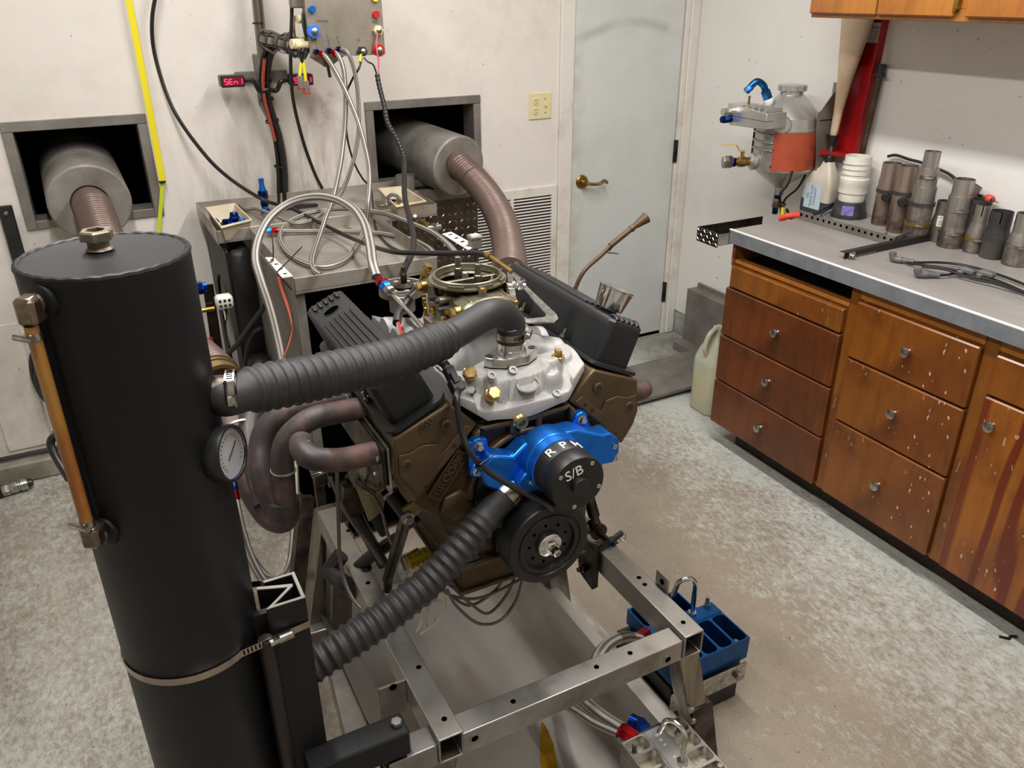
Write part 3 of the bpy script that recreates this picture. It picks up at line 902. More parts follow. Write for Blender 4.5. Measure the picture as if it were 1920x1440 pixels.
def hgt(x, y):
    ax = abs(x)
    # front apron sloping from the water passage down to the lip
    t = min(1, max(0, (y - 1.215) / .075))
    apron = .272 + .044 * math.sin(t * PI / 2) + .16 * max(0, ax - .06)
    e = min(1, max(0, (1.345 - y) / .04)); e = e * e * (3 - 2 * e)
    z = apron * e + .275 * (1 - e)
    if ax > .105: z = smax(z, .296 + .40 * (ax - .105), .015)
    for a, b in RUN:
        dd, tt = seg_d((x, y), a, b)
        r = .030
        if dd < r: z = smax(z, .312 - .006 * tt + .9 * math.sqrt(r * r - dd * dd), .018)
    q = max(ax / .062, abs(y - 1.475) / .085)
    if q < 1.25: z = smax(z, min(.372, .372 - .28 * (q - 1)), .010)
    for bx, by, br, bz in BOSS:
        dd = math.hypot(x - bx, y - by)
        if dd < br * 1.6:
            u = max(0, (dd - br) / (br * .6)); z = smax(z, bz - .022 * u * u, .006)
    dn = math.hypot(x, (y - 1.28) * 1.45)
    if dn < .085: z = smax(z, .331 - .5 * max(0, dn - .060), .010)
    return z
NX, NY = 110, 120
iv = []; ifc = []
def wid(y): return .143
def yfront(x):
    ax = abs(x)
    return 1.213 + (0 if ax < .092 else .55 * (ax - .092))
for j in range(NY):
    for i in range(NX):
        x = (2 * i / (NX - 1) - 1) * .143
        y = yfront(x) + (1.70 - yfront(x)) * (j / (NY - 1)) ** 1.15
        iv.append((CX + x, y, CZ + hgt(x, y)))
for j in range(NY - 1):
    for i in range(NX - 1):
        a = j * NX + i; ifc.append((a, a + 1, a + NX + 1, a + NX))
def skirt(idx, drop, rev, out=0.0):
    b = len(iv)
    for q in idx:
        x, y, z = iv[q]; iv.append((x, y - out, z - .004))
    c = len(iv)
    for q in idx:
        x, y, z = iv[q]; iv.append((x, y - out, drop(x - CX, y) + CZ))
    for k in range(len(idx) - 1):
        for f in ((idx[k], b + k, b + k + 1, idx[k + 1]), (b + k, c + k, c + k + 1, b + k + 1)): ifc.append(f[::-1] if rev else f)
skirt([i for i in range(NX)], lambda x, y: .249 + .75 * max(0, abs(x) - .085) - .006 * math.cos(min(1, abs(x) / .09) * PI), False, .003)
skirt([j * NX + NX - 1 for j in range(NY)], lambda x, y: .285, False)
skirt([j * NX for j in range(NY)], lambda x, y: .285, True)
skirt([(NY - 1) * NX + i for i in range(NX)], lambda x, y: .25, True)
im = MB().add(iv, ifc)
imo = link('intake_manifold', im, M_CAST, eng, angle=60)
# plugs, bolts and holes on the manifold
def plug(x, y, z, nrm, r=.0125, name='pipe_plug', mat=M_GOLD, square=False):
    p = Vector((CX + x, y, CZ + z)); n_ = Vector(nrm).normalized()
    m = MB().lathe([(r, -.002), (r, .006), (r * .9, .007)], p, n_, 24)
    if square:
        m.lathe([(r * .72, .006), (r * .72, .018), (r * .6, .020)], p, n_, 4, .5)
    else:
        m.hex(p + n_ * .006, p + n_ * .02, r * .95)
    return link(name, m, mat, imo)
plug(*[(a - b) for a, b in zip((0.5626, 1.2620, 1.0728), (CX, 0, CZ))], (-.2, -.7, .6), .0135)
plug(*[(a - b) for a, b in zip((0.5896, 1.2250, 1.0390), (CX, 0, CZ))], (0, -.75, .65), .0135)
plug(*[(a - b) for a, b in zip((0.7555, 1.2620, 1.0650), (CX, 0, CZ))], (0, -.1, 1), .0125, square=True)
q = (0.5582, 1.2400, 1.0465); w_ = MB().hex(Vector(q), Vector(q) + Vector((-.4, -.5, .7)) * .012, .008); link('intake_bolt', w_, M_ZINC, imo)
q = (0.7791, 1.2400, 1.0292); w_ = MB().hex(Vector(q), Vector(q) + Vector((.4, -.5, .7)) * .012, .008); link('intake_bolt', w_, M_ZINC, imo)
q = Vector((0.6665, 1.2220, 1.0438)); n_ = Vector((0, -.72, .69)); ax_ = n_
mh = MB().lathe([(.020, -.002), (.020, .004), (.017, .005), (.015, .001)], q, n_, 28, sx=1.25, sy=.8)
link('casting_ring', mh, M_CAST, imo)
for px in ((0.6428, 1.2380, 1.0739), (0.7266, 1.2150, 1.0157), (0.5977, 1.2380, 1.0728)):
    q = Vector(px); mh = MB().lathe([(.0085, -.004), (.0085, .002), (.0045, .002), (.004, -.001)], q, (0, -.6, .8), 16); link('tapped_boss', mh, M_CAST, imo)
# polished thermostat neck
wn = MB()
fo = [(.058, 0), (.05, .012), (.022, .030), (-.022, .030), (-.05, .012), (-.058, 0), (-.05, -.012), (-.022, -.030), (.022, -.030), (.05, -.012)]
wn.prism([(CX + x, 1.28 + y) for x, y in fo], 'xy', CZ + .332, CZ + .352)
wno = link('water_neck', wn, pm('polished_aluminium', '#d3d3d2', .2, .9, c2='#c0c0bf', sc=12), eng, bevel=.002)
link('neck_tube', MB().lathe([(.031, .351), (.0295, .358), (.0265, .362), (.0262, .42), (.0235, .42)], (CX, 1.28, CZ), (0, 0, 1), 36, caps=False), bpy.data.materials['polished_aluminium'], wno)
link('neck_gasket', MB().prism([(CX + x * 1.01, 1.28 + y * 1.01) for x, y in fo], 'xy', CZ + .329, CZ + .332), M_BLACK, wno)
for x in (.046, -.046):
    link('cap_screw', MB().ring((CX + x, 1.28, CZ + .352), (0, 0, 1), .004, .0075, .0012, 16).lathe([(.004, -.004), (.004, .0005)], (CX + x, 1.28, CZ + .352), (0, 0, 1), 10), M_BLACK, wno)

# damper ------------------------------------------------
dm_ = MB().lathe([(.0, 1.178), (.06, 1.178), (.086, 1.172), (.090, 1.168), (.090, 1.122), (.088, 1.119), (.072, 1.118), (.070, 1.121), (.067, 1.121), (.066, 1.1185), (.058, 1.1185), (.056, 1.126), (.028, 1.126), (.027, 1.122), (.0, 1.122)], (CX, 0, CZ), (0, 1, 0), 64, caps=False)
# profile is written along +y, front face at y = 1.118
dmo = link('crank_damper', dm_, M_DAMPER, eng, angle=25)
dh = MB()
for k in range(9):
    a = 2 * PI * k / 9 + .3; r = .042
    dh.lathe([(.0035, 0), (.0035, .0006)], (CX + r * math.cos(a), 1.1262, CZ + r * math.sin(a)), (0, -1, 0), 10)
link('pulley_hole', dh, M_BLACKM, dmo)
hb_ = MB().lathe([(.0255, 0), (.0255, .006), (.024, .007)], (CX, 1.122, CZ), (0, -1, 0), 32)
link('washer', hb_, M_CHROME, dmo)
hb_ = MB().lathe([(.0145, .006), (.0145, .013), (.012, .015), (.009, .016), (.009, .034), (.0075, .035), (.006, .035), (.005, .03)], (CX, 1.122, CZ), (0, -1, 0), 6)
link('crank_bolt', hb_, M_CHROME, dmo)

# water pump ------------------------------------------------
wp = thing('water_pump', 'blue anodised electric water pump with a black round motor on the engine front', 'pump', (CX, 1.2, CZ + .09))
PZ = CZ + .165; PXc = CX + .026
body = MB()
body.lathe([(.050, 0), (.058, .004), (.060, .02), (.060, .050), (.0575, .052)], (PXc, 1.205, PZ), (0, -1, 0), 48)
link('pump_body', body, M_BLUE, wp, bevel=.001)
link('pump_ring', MB().lathe([(.0575, 0), (.0575, .001), (.0585, .0015), (.0585, .02), (.057, .021)], (PXc, 1.153, PZ), (0, -1, 0), 48), M_BLUE, wp)
# arms to the block
armR = [(-.0, -.03), (.045, -.035), (.125, -.050), (.150, -.052), (.162, -.03), (.160, .0), (.140, .020), (.120, .020), (.06, .048), (0, .05)]
link('arm', MB().prism([(PXc + x, PZ + z) for x, z in armR], 'xz', 1.21, 1.165), M_BLUE, wp, bevel=.004)
armL = [(.0, .04), (-.05, .040), (-.075, .020), (-.105, .030), (-.125, .035), (-.142, .0), (-.135, -.03), (-.10, -.055), (-.06, -.075), (-.02, -.06), (0, -.05)]
link('arm', MB().prism([(PXc + x, PZ + z) for x, z in armL], 'xz', 1.215, 1.175), M_BLUE, wp, bevel=.005)
link('lug', MB().prism([(PXc + x, PZ + z) for x, z in [(-.06, -.012), (-.035, -.005), (-.03, -.055), (-.065, -.06), (-.078, -.03)]], 'xz', 1.19, 1.155), M_BLUE, wp, bevel=.003)
ears = []
for q in ((0.5511, 1.2000, 0.9504), (0.5475, 1.2000, 0.8962), (0.7784, 1.2000, 0.9494)):
    ears.append(MB().lathe([(.016, 0), (.016, .016), (.014, .018)], (q[0], YB - .014, q[2]), (0, -1, 0), 24))
q = (0.7784, 1.2000, 0.9494)
ears[2].prism([(q[0] - .017, q[2]), (q[0] + .016, q[2]), (q[0] + .03, PZ - .01), (q[0] - .015, PZ - .01)], 'xz', YB - .014, YB - .03)
q = (0.5493, 1.2000, 0.9252)
ears[0].prism([(q[0] - .018, q[2] + .035), (q[0] + .02, q[2] + .035), (q[0] + .026, q[2]), (q[0] - .017, q[2])], 'xz', YB - .014, YB - .028)
ears[1].prism([(q[0] - .017, q[2]), (q[0] + .026, q[2]), (q[0] + .03, q[2] - .035), (q[0] - .016, q[2] - .04)], 'xz', YB - .014, YB - .028)
for m in ears: link('ear', m, M_BLUE, wp, bevel=.002)
for q in ((0.5511, 1.2000, 0.9504), (0.5475, 1.2000, 0.8962), (0.7784, 1.2000, 0.9494)):
    link('pump_bolt', MB().lathe([(.010, .0), (.010, .0015)], (q[0], YB - .031, q[2]), (0, -1, 0), 16).hex((q[0], YB - .031, q[2]), (q[0], YB - .042, q[2]), .0075), M_CHROME, wp)
for x, z, y in ((.148, -.012, 1.165), (.152, -.042, 1.165), (-.050, -.032, 1.155)):
    s_ = MB().lathe([(.0055, 0), (.0055, .004), (.0045, .005), (.003, .005), (.0028, .002)], (PXc + x, y, PZ + z), (0, -1, 0), 14)
    link('cap_screw', s_, M_CHROME, wp)
mot = MB().lathe([(.0565, 0), (.0565, .030), (.0555, .0315), (.0565, .033), (.0565, .066), (.055, .069), (.02, .0693)], (PXc, 1.132, PZ), (0, -1, 0), 56)
mo = link('motor_housing', mot, M_DAMPER, wp)
link('motor_boss', MB().lathe([(.0165, 0), (.0165, .012), (.0155, .0132), (.014, .0136), (0, .0138)], (PXc, 1.0635, PZ), (0, -1, 0), 32), M_DAMPER, mo)
for a in (.95, 2.55, -.35, -1.75):
    s_ = MB().lathe([(.0045, 0), (.0045, .0025), (.003, .003), (.002, .003), (.002, .001)], (PXc + .047 * math.cos(a), 1.0632, PZ + .047 * math.sin(a)), (0, -1, 0), 12)
    link('end_screw', s_, M_CHROME, mo)
# paint-pen lettering on the motor
M_PEN = pm('white_paint_pen', '#e4e2da', .6)
txt = MB()
text_mb('S/B', .030, basis((PXc - .010, 1.0628, PZ + .026), (1, 0, .28), (0, -1, 0)), .0004, txt)
link('end_marking', txt, M_PEN, mo)
txt = MB()
for ch, a in (('R', 122), ('P', 92), ('M', 62)):
    t = math.radians(a); nrm = Vector((math.cos(t), 0, math.sin(t)))
    text_mb(ch, .030, basis(Vector((PXc, 1.115, PZ)) + nrm * .0567, (math.sin(t), 0, -math.cos(t)), nrm), .0005, txt)
link('side_marking', txt, M_PEN, mo)
# hose inlet on the lower left of the pump
inl = MB().tube([(PXc - .05, 1.19, PZ - .045), (0.6057, 1.1850, 0.8447), (0.5856, 1.1800, 0.8317)], .0265, 24, 0)
link('inlet', inl, M_BLUE, wp)

# headers ------------------------------------------------
RP = .0225
def prim(pts, par, name='primary_pipe', r=RP):
    return link(name, MB().tube(pts, r, 20, 10), M_HEADER, par)
hd_ = thing('exhaust_header', 'rusty four-pipe exhaust header on the near side of the engine beside the black tank', 'exhaust header', (.35, 1.45, .7))
link('flange', MB().box(CX - .284, CX - .276, 1.25, 1.70, CZ + .145, CZ + .225, .002), M_STEEL_D, hd_)
link('gasket_edge', MB().box(CX - .276, CX - .272, 1.24, 1.705, CZ + .135, CZ + .232), M_ZINC, hd_)
prim([(0.4181, 1.2850, 0.9348), (0.3710, 1.2850, 0.9421), (0.3097, 1.2850, 0.9456), (0.2627, 1.2900, 0.9585), (0.2486, 1.3150, 0.9662), (0.2562, 1.3600, 0.9580)], hd_)
prim([(0.4043, 1.4000, 0.9804), (0.3480, 1.4000, 0.9824), (0.2899, 1.4000, 0.9817), (0.2459, 1.4000, 0.9581), (0.2260, 1.4000, 0.9222), (0.2198, 1.4000, 0.8573), (0.2146, 1.4000, 0.7834)], hd_)
prim([(0.3928, 1.4700, 0.9720), (0.3243, 1.4700, 0.9763), (0.2650, 1.4700, 0.9752), (0.2203, 1.4700, 0.9541), (0.1955, 1.4600, 0.9174), (0.1865, 1.4300, 0.8688), (0.1955, 1.4100, 0.7899)], hd_)
prim([(0.4075, 1.6200, 0.9149), (0.3142, 1.6200, 0.9368), (0.2320, 1.6000, 0.9523), (0.1956, 1.5600, 0.9232), (0.1799, 1.5000, 0.8824), (0.1822, 1.4200, 0.8072)], hd_)
link('collector', MB().tube([(0.2126, 1.4100, 0.8162), (0.2074, 1.4100, 0.7757), (0.1860, 1.4400, 0.7875), (0.1665, 1.5000, 0.8484), (0.1587, 1.5800, 0.9105), (0.1623, 1.6600, 0.9421)], .034, 24, 8), M_HEADER, hd_)
for p, q in (((0.2225, 1.4000, 0.8871), (0.2198, 1.4000, 0.8573)), ((0.1925, 1.4550, 0.8965), (0.1865, 1.4300, 0.8688))):
    a = (Vector(q) - Vector(p)).normalized()
    link('weld_bead', MB().ring(Vector(p), a, RP - .001, RP + .0022, .003, 24), M_WELD, hd_)
p = Vector((0.2508, 1.3100, 0.9626)); link('weld_bead', MB().ring(p, (-.5, .6, .2), RP - .001, RP + .0025, .003, 24), M_WELD, hd_)
p = Vector((0.1691, 1.5600, 0.9112)); link('weld_bead', MB().ring(p, Vector((0.1587, 1.5800, 0.9105)) - Vector((0.1665, 1.5000, 0.8484)), .032, .0365, .004, 24), M_WELD, hd_)
for q in ((0.3897, 1.4800, 0.9904), (0.3857, 1.4300, 0.9952), (0.3830, 1.3850, 0.9807), (0.3985, 1.2650, 0.9415)):
    q = Vector(q); q.x = CX - .283
    link('flange_bolt', MB().hex(q, q + Vector((-.009, 0, 0)), .0065), M_ZINC, hd_)
hr_ = thing('exhaust_header', 'rusty exhaust header on the far right side of the engine', 'exhaust header', (1.0, 1.45, .7))
link('flange', MB().box(CX + .276, CX + .284, 1.25, 1.70, CZ + .145, CZ + .225, .002), M_STEEL_D, hr_)
prim([(CX + .275, 1.29, CZ + .185), (CX + .33, 1.30, CZ + .182), (CX + .358, 1.33, CZ + .165), (CX + .36, 1.39, CZ + .13), (CX + .34, 1.46, CZ + .06)], hr_)
prim([(CX + .275, 1.42, CZ + .185), (CX + .33, 1.43, CZ + .182), (CX + .35, 1.46, CZ + .15), (CX + .34, 1.50, CZ + .06)], hr_)
prim([(CX + .275, 1.48, CZ + .185), (CX + .33, 1.49, CZ + .182), (CX + .35, 1.52, CZ + .15), (CX + .34, 1.54, CZ + .06)], hr_)
prim([(CX + .275, 1.62, CZ + .185), (CX + .33, 1.63, CZ + .182), (CX + .35, 1.62, CZ + .15), (CX + .34, 1.58, CZ + .06)], hr_)
link('collector', MB().tube([(CX + .34, 1.47, CZ + .05), (CX + .345, 1.55, CZ + .0), (CX + .36, 1.70, CZ + .0), (CX + .40, 1.85, CZ + .06), (0.9939, 1.9500, 1.0251)], .034, 24, 8), M_HEADER, hr_)

# dipstick tube ------------------------------------------------
ds = thing('dipstick_tube', 'bent bronze dipstick tube with a flared end beside the right valve cover', 'dipstick tube', (1.0, 1.55, .8))
DY = 1.60
dp_ = [(1.00, DY, .82), (1.0029, 1.6000, 1.0401), (1.0078, 1.6000, 1.0764), (1.0309, 1.6000, 1.1108), (1.0756, 1.6000, 1.1405), (1.1024, 1.6000, 1.1621)]
link('tube', MB().tube(dp_, .0052, 12, 8), M_BRONZE, ds)
link('tube_collar', MB().tube([(1.0994, 1.6000, 1.1599), (1.1644, 1.6000, 1.1978)], .0072, 14, 0), M_BRONZE, ds)
a, b = Vector((1.1614, 1.6000, 1.1956)), Vector((1.2028, 1.6000, 1.2169)); L_ = (b - a).length
link('flare', MB().lathe([(.0085, -.004), (.0085, .003), (.0065, .004), (.0138, L_ - .002), (.0142, L_), (.0125, L_)], a, b - a, 20, caps=False), M_BRONZE, ds)
link('bracket', MB().sweep([(1.0910, 1.6000, 1.1436), (1.1099, 1.6000, 1.1396), (1.1227, 1.6000, 1.1364)], [(-.006, 0), (.006, 0), (.006, .0015), (-.006, .0015)]).sweep([(1.0954, 1.6000, 1.1484), (1.1043, 1.6000, 1.1565)], [(-.004, -.001), (.004, -.001), (.004, .001), (-.004, .001)]), M_BRONZE, ds)

# ---------------------------------------------------------------- carburettor
KX, KY, KZ = CX, 1.475, CZ + .374
cb = thing('carburetor', 'olive grey four-barrel carburetor with an open round top in the middle of the engine', 'carburetor', (KX, KY, KZ))
b = MB().box(KX - .062, KX + .062, KY - .070, KY + .070, KZ, KZ + .016, .004)
for s in (1, -1):
    for q in (1, -1): b.lathe([(.012, 0), (.012, .012), (.010, .014)], (KX + s * .062, KY + q * .066, KZ), (0, 0, 1), 14)
link('base_plate', b, M_CARB, cb)
b = MB().plate(rrect(KX - .058, KX + .058, KY - .060, KY + .060, .012, 4), circ(KX, KY, .050, 20), 'xy', KZ + .014, KZ + .052)
b.lathe([(.052, .045), (.060, .056), (.068, .067)], (KX, KY, KZ), (0, 0, 1), 40, caps=False)
for s in (1, -1):
    for q in (-.038, -.012, .016, .042): b.box(KX + s * .050, KX + s * .060, KY + q - .007, KY + q + .007, KZ + .018, KZ + .05 - abs(q) * .2, .002)
link('main_body', b, M_CARB, cb)
# air horn
ah = MB().lathe([(.066, .062), (.078, .066), (.081, .068), (.081, .072), (.073, .0725), (.072, .080), (.0695, .0815), (.067, .080), (.066, .072), (.064, .068)], (KX, KY, KZ), (0, 0, 1), 56, caps=False)
aho = link('air_horn', ah, M_CARB, cb)
fl = MB().lathe([(.0, .020), (.052, .020)], (KX, KY, KZ), (0, 0, 1), 40, caps=False)
link('bore_floor', fl, M_CARB_D, cb)
dv = MB().box(KX - .064, KX + .064, KY - .004, KY + .004, KZ + .040, KZ + .070, .001)
dv.box(KX - .004, KX + .004, KY - .06, KY - .045, KZ + .053, KZ + .07, .001)
for k in range(24):
    a0, a1 = -PI * k / 24, -PI * (k + 1) / 24
    for r0, r1 in ((.050, .054),):
        P0 = [(KX + r * math.cos(a), KY - .002 + .82 * r * math.sin(a)) for r, a in ((r0, a0), (r1, a0), (r1, a1), (r0, a1))]
        dv.prism(P0, 'xy', KZ + .056, KZ + .069)
link('choke_divider', dv, M_CARB, cb)
for s in (1, -1):
    for q in (1, -1):
        v = MB().ring((KX + s * .024, KY + q * .028, KZ + .022), (0, 0, 1), .015, .020, .010, 22); link('venturi_ring', v, M_CARB_D, cb)
        v = MB().box(KX + s * .024 - .005, KX + s * .024 + .005, KY + q * .028 - .020, KY + q * .028 + .020, KZ + .036, KZ + .044, .002); link('booster', v, M_CARB_D, cb)
for x, y in ((-.004, .038), (.012, -.026)):
    s_ = MB().lathe([(.0085, .0), (.0085, .026), (.0065, .028), (.0065, .050), (.0055, .051)], (KX + x, KY + y, KZ + .056), (0, 0, 1), 14)
    link('vent_stud', s_, pm('stud_grey', '#6f6c66', .4, .9), cb)
s_ = MB().lathe([(.007, 0), (.007, .02), (.005, .022)], (KX + .004, KY + .02, KZ + .056), (0, 0, 1), 10); link('vent_tube', s_, M_GALV, cb)
for a0, a1 in ((3.75, 4.2), (4.55, 5.0), (5.35, 5.7)):
    seg = MB(); n = 8
    ring = [[(KX + r * math.cos(a0 + (a1 - a0) * k / n), KY + r * math.sin(a0 + (a1 - a0) * k / n)) for k in range(n + 1)] for r in (.0735, .0795)]
    seg.prism(ring[0] + ring[1][::-1], 'xy', KZ + .0715, KZ + .077); link('horn_step', seg, M_CARB, cb)
# float bowls
def bowl(s):
    y0 = KY + s * .058; y1 = KY + s * .118
    b = MB()
    pr = [(KX - .056, KZ + .004), (KX + .056, KZ + .004), (KX + .060, KZ + .012), (KX + .060, KZ + .046), (KX + .045, KZ + .056), (KX + .014, KZ + .060), (KX - .014, KZ + .060), (KX - .045, KZ + .056), (KX - .060, KZ + .046), (KX - .060, KZ + .012)]
    b.prism(pr, 'xz', y0, y1 - s * .012)
    c = ((KX), KZ + .03)
    r2 = [[(c[0] + (x - c[0]) * k, y, c[1] + (z - c[1]) * k) for x, z in pr] for k, y in ((1, y1 - s * .0121), (.93, y1 - s * .003), (.86, y1))]
    b.loft(r2)
    o = link('float_bowl', b, M_CARB, cb, bevel=.002)
    sc_ = MB().lathe([(.0085, -.004), (.0085, .012), (.0078, .014)], (KX + .006 * s, KY + s * .085, KZ + .058), (0, 0, 1), 20)
    sc_.lathe([(.011, -.006), (.011, .004)], (KX + .006 * s, KY + s * .085, KZ + .058), (0, 0, 1), 6)
    link('needle_nut', sc_, M_CARB, o)
    link('needle_screw', MB().lathe([(.006, 0), (.006, .003), (.005, .004)], (KX + .006 * s, KY + s * .085, KZ + .072), (0, 0, 1), 14), M_BRASS, o)
    for x, z in ((-.05, .012), (.05, .012), (-.05, .046), (.05, .046)):
        link('bowl_screw', MB().cyl((KX + x, y1 - s * .004, KZ + z), (KX + x, y1 + s * .008, KZ + z), .006, 12, c=.0015), M_BRASS if z > .02 else M_CARB, o)
    # ribs on top of the bowl
    tp = MB()
    for x in (-.04, -.028, .03, .042): tp.box(KX + x - .0025, KX + x + .0025, min(y0, y1 - s * .014), max(y0, y1 - s * .014), KZ + .050, KZ + .0585, .001)
    link('bowl_rib', tp, M_CARB, o)
    # side inlet on the left
    yb = KY + s * .09
    si = MB().cyl((KX - .056, yb, KZ + .036), (KX - .070, yb, KZ + .036), .012, 16).hex((KX - .068, yb, KZ + .036), (KX - .080, yb, KZ + .036), .011)
    link('inlet_nut', si, M_BRASS, o)
    return o
bowl(-1); bowl(1)
# left side castings, pump lever, choke parts
ls = MB()
ls.cyl((KX - .05, KY - .035, KZ + .045), (KX - .082, KY - .035, KZ + .045), .0085, 14, c=.002)
ls.cyl((KX - .05, KY - .02, KZ + .03), (KX - .078, KY - .02, KZ + .03), .0075, 14, c=.002)
ls.cyl((KX - .05, KY + .02, KZ + .045), (KX - .072, KY + .02, KZ + .045), .010, 14, c=.002)
ls.box(KX - .085, KX - .05, KY - .055, KY + .05, KZ + .006, KZ + .018, .003)
ls.cyl((KX - .06, KY + .045, KZ + .018), (KX - .06, KY + .045, KZ + .05), .008, 12)
link('side_casting', ls, M_CARB, cb)
pv = MB().box(KX - .115, KX - .085, KY - .075, KY - .045, KZ - .006, KZ + .014, .004).box(KX - .09, KX - .055, KY - .068, KY - .052, KZ - .002, KZ + .01, .002)
link('pump_cover', pv, M_BRASS, cb)
lv = MB().box(KX - .118, KX - .112, KY - .08, KY - .04, KZ - .002, KZ + .02, .001).tube([(KX - .105, KY - .04, KZ + .02), (KX - .10, KY - .02, KZ + .045), (KX - .095, KY - .01, KZ + .055)], .0018, 6)
link('pump_lever', lv, M_CARB, cb)
for x, y, z, r, L_ in ((-.09, -.02, .018, .0075, .014), (-.07, -.055, .022, .008, .010), (-.085, .03, .02, .007, .02), (-.095, .0, .004, .006, .03)):
    link('adjuster', MB().lathe([(r, 0), (r, L_ * .6), (r * .7, L_ * .65), (r * .7, L_)], (KX + x, KY + y, KZ + z), (0, 0, 1), 8), M_BRASS, cb)
for y, z in ((-.045, .04), (-.035, .055), (.0, .05)):
    link('vacuum_nipple', MB().cyl((KX - .052, KY + y, KZ + z - .01), (KX - .088, KY + y, KZ + z - .01), .0055, 12, c=.0015), M_RUBBER, cb)
# throttle linkage on the right
rl = MB().box(KX + .066, KX + .070, KY - .05, KY + .0, KZ - .002, KZ + .062, .001).box(KX + .062, KX + .076, KY - .03, KY - .012, KZ + .002, KZ + .02, .003)
rl.cyl((KX + .055, KY - .03, KZ + .012), (KX + .085, KY - .03, KZ + .012), .006, 12)
link('throttle_lever', rl, M_GOLD, cb)
link('lever_spring', MB().tube([(KX + .078 + .007 * math.cos(k * .9), KY - .035 + .007 * math.sin(k * .9), KZ - .03 + .0012 * k) for k in range(40)], .0013, 5, 0), M_BRASS, cb)
jt = MB().sphere((KX + .085, KY - .045, KZ + .055), .009, 12, 8).cyl((KX + .07, KY - .045, KZ + .055), (KX + .108, KY - .052, KZ + .052), .0055, 10).hex((KX + .092, KY - .05, KZ + .054), (KX + .102, KY - .052, KZ + .053), .009)
link('rod_end', jt, M_CHROME, cb)
# cable ferrule, rod and triangular bracket
tc_ = thing('throttle_cable', 'black throttle cable with a brass ferrule running to the carburetor lever', 'cable', (0.7780, 1.6200, 1.1756))
link('ferrule', MB().tube([(0.7836, 1.6400, 1.1720), (0.7847, 1.6200, 1.1721)], .0085, 12, 0).tube([(0.7847, 1.6200, 1.1721), (0.7930, 1.5300, 1.1609)], .0055, 12, 0), M_BRASS, tc_)
link('inner_rod', MB().tube([(0.7929, 1.5350, 1.1607), (0.8037, 1.4900, 1.1501), (KX + .085, KY - .045, KZ + .055)], .0028, 8, 0), M_CHROME, tc_)
link('outer_cable', MB().tube([(0.7828, 1.6300, 1.1722), (0.7723, 1.6800, 1.1681), (0.7465, 1.7800, 1.1441), (0.7271, 1.9500, 1.1034), (0.7038, 2.1200, 1.0680), (0.7245, 2.5259, 1.0000), (0.6861, 2.7685, 1.0000), (0.6309, 2.9493, 1.0200), (0.5323, 2.9000, 1.0700), (0.4505, 3.0500, 1.1264), (0.3880, 3.1500, 1.2072), (0.3255, 3.2500, 1.3460), (0.3026, 3.3000, 1.5122), (0.3126, 3.3000, 1.6320), (0.3528, 3.3000, 1.7478)], .0068, 8, 8), M_CABLE, tc_)
tb = MB()
o_ = [Vector(p) for p in ((0.8174, 1.6038, 1.1450), (0.8063, 1.3570, 1.1150), (0.7990, 1.3358, 1.1130), (0.7846, 1.3263, 1.1120), (0.7239, 1.3555, 1.1120), (0.7087, 1.3685, 1.1150))]
i_ = [Vector(p) for p in ((0.8007, 1.5398, 1.1420), (0.7878, 1.3716, 1.1170), (0.7832, 1.3590, 1.1150), (0.7762, 1.3554, 1.1140), (0.7441, 1.3654, 1.1130), (0.7361, 1.3924, 1.1170))]
up_ = Vector((0, 0, .003)); n = len(o_)
tb.add(o_ + i_ + [p + up_ for p in o_ + i_], [q for i in range(n) for j in [(i + 1) % n] for q in ((i, j, n + j, n + i)[::-1], (2 * n + i, 2 * n + j, 3 * n + j, 3 * n + i), (i, j, 2 * n + j, 2 * n + i), (n + j, n + i, 3 * n + i, 3 * n + j))])
link('cable_bracket', tb, M_ZINC, cb)
# braided fuel line into a hard Y line on the near side
fy = thing('fuel_line', 'steel fuel hard line with red and blue fitting at the carburetor', 'fuel line', (0.5364, 1.6000, 1.1385))
M_TUBE = pm('steel_hard_line', '#b9b5ae', .22, 1)
pA, pB = (0.5538, 1.6600, 1.1133), (0.5348, 1.4000, 1.1173)
link('hard_line', MB().tube([(0.5515, 1.6600, 1.1162), (0.5500, 1.5600, 1.1088), (0.5346, 1.4000, 1.1150), (0.5427, 1.3800, 1.1003)], .0052, 10, 4), M_TUBE, fy)
link('hard_line', MB().tube([(0.5506, 1.6400, 1.1176), (0.5581, 1.6200, 1.1151), (0.5735, 1.6000, 1.1225), (0.5962, 1.5900, 1.1500), (0.6052, 1.5850, 1.1683)], .0048, 10, 6), M_TUBE, fy)
d_ = (Vector((0.5515, 1.6600, 1.1162)) - Vector((0.5434, 1.7200, 1.1325))).normalized()
q = Vector((0.5480, 1.6600, 1.1206))
link('line_nut', MB().hex(q - d_ * .004, q + d_ * .010, .0125), M_ZINC, fy)
link('blue_nut', MB().hex(q - d_ * .022, q - d_ * .004, .0135), M_BLUE, fy)
link('red_collar', MB().cyl(q - d_ * .042, q - d_ * .022, .013, 16, .0145, c=.002), M_RED_A, fy)
q = Vector((0.6025, 1.5850, 1.1650)); d2 = (Vector((0.6113, 1.5800, 1.1808)) - q).normalized()
link('bowl_nut', MB().hex(q, q + d2 * .014, .0095).hex(q + d2 * .018, q + d2 * .03, .011), M_BRASS, fy)
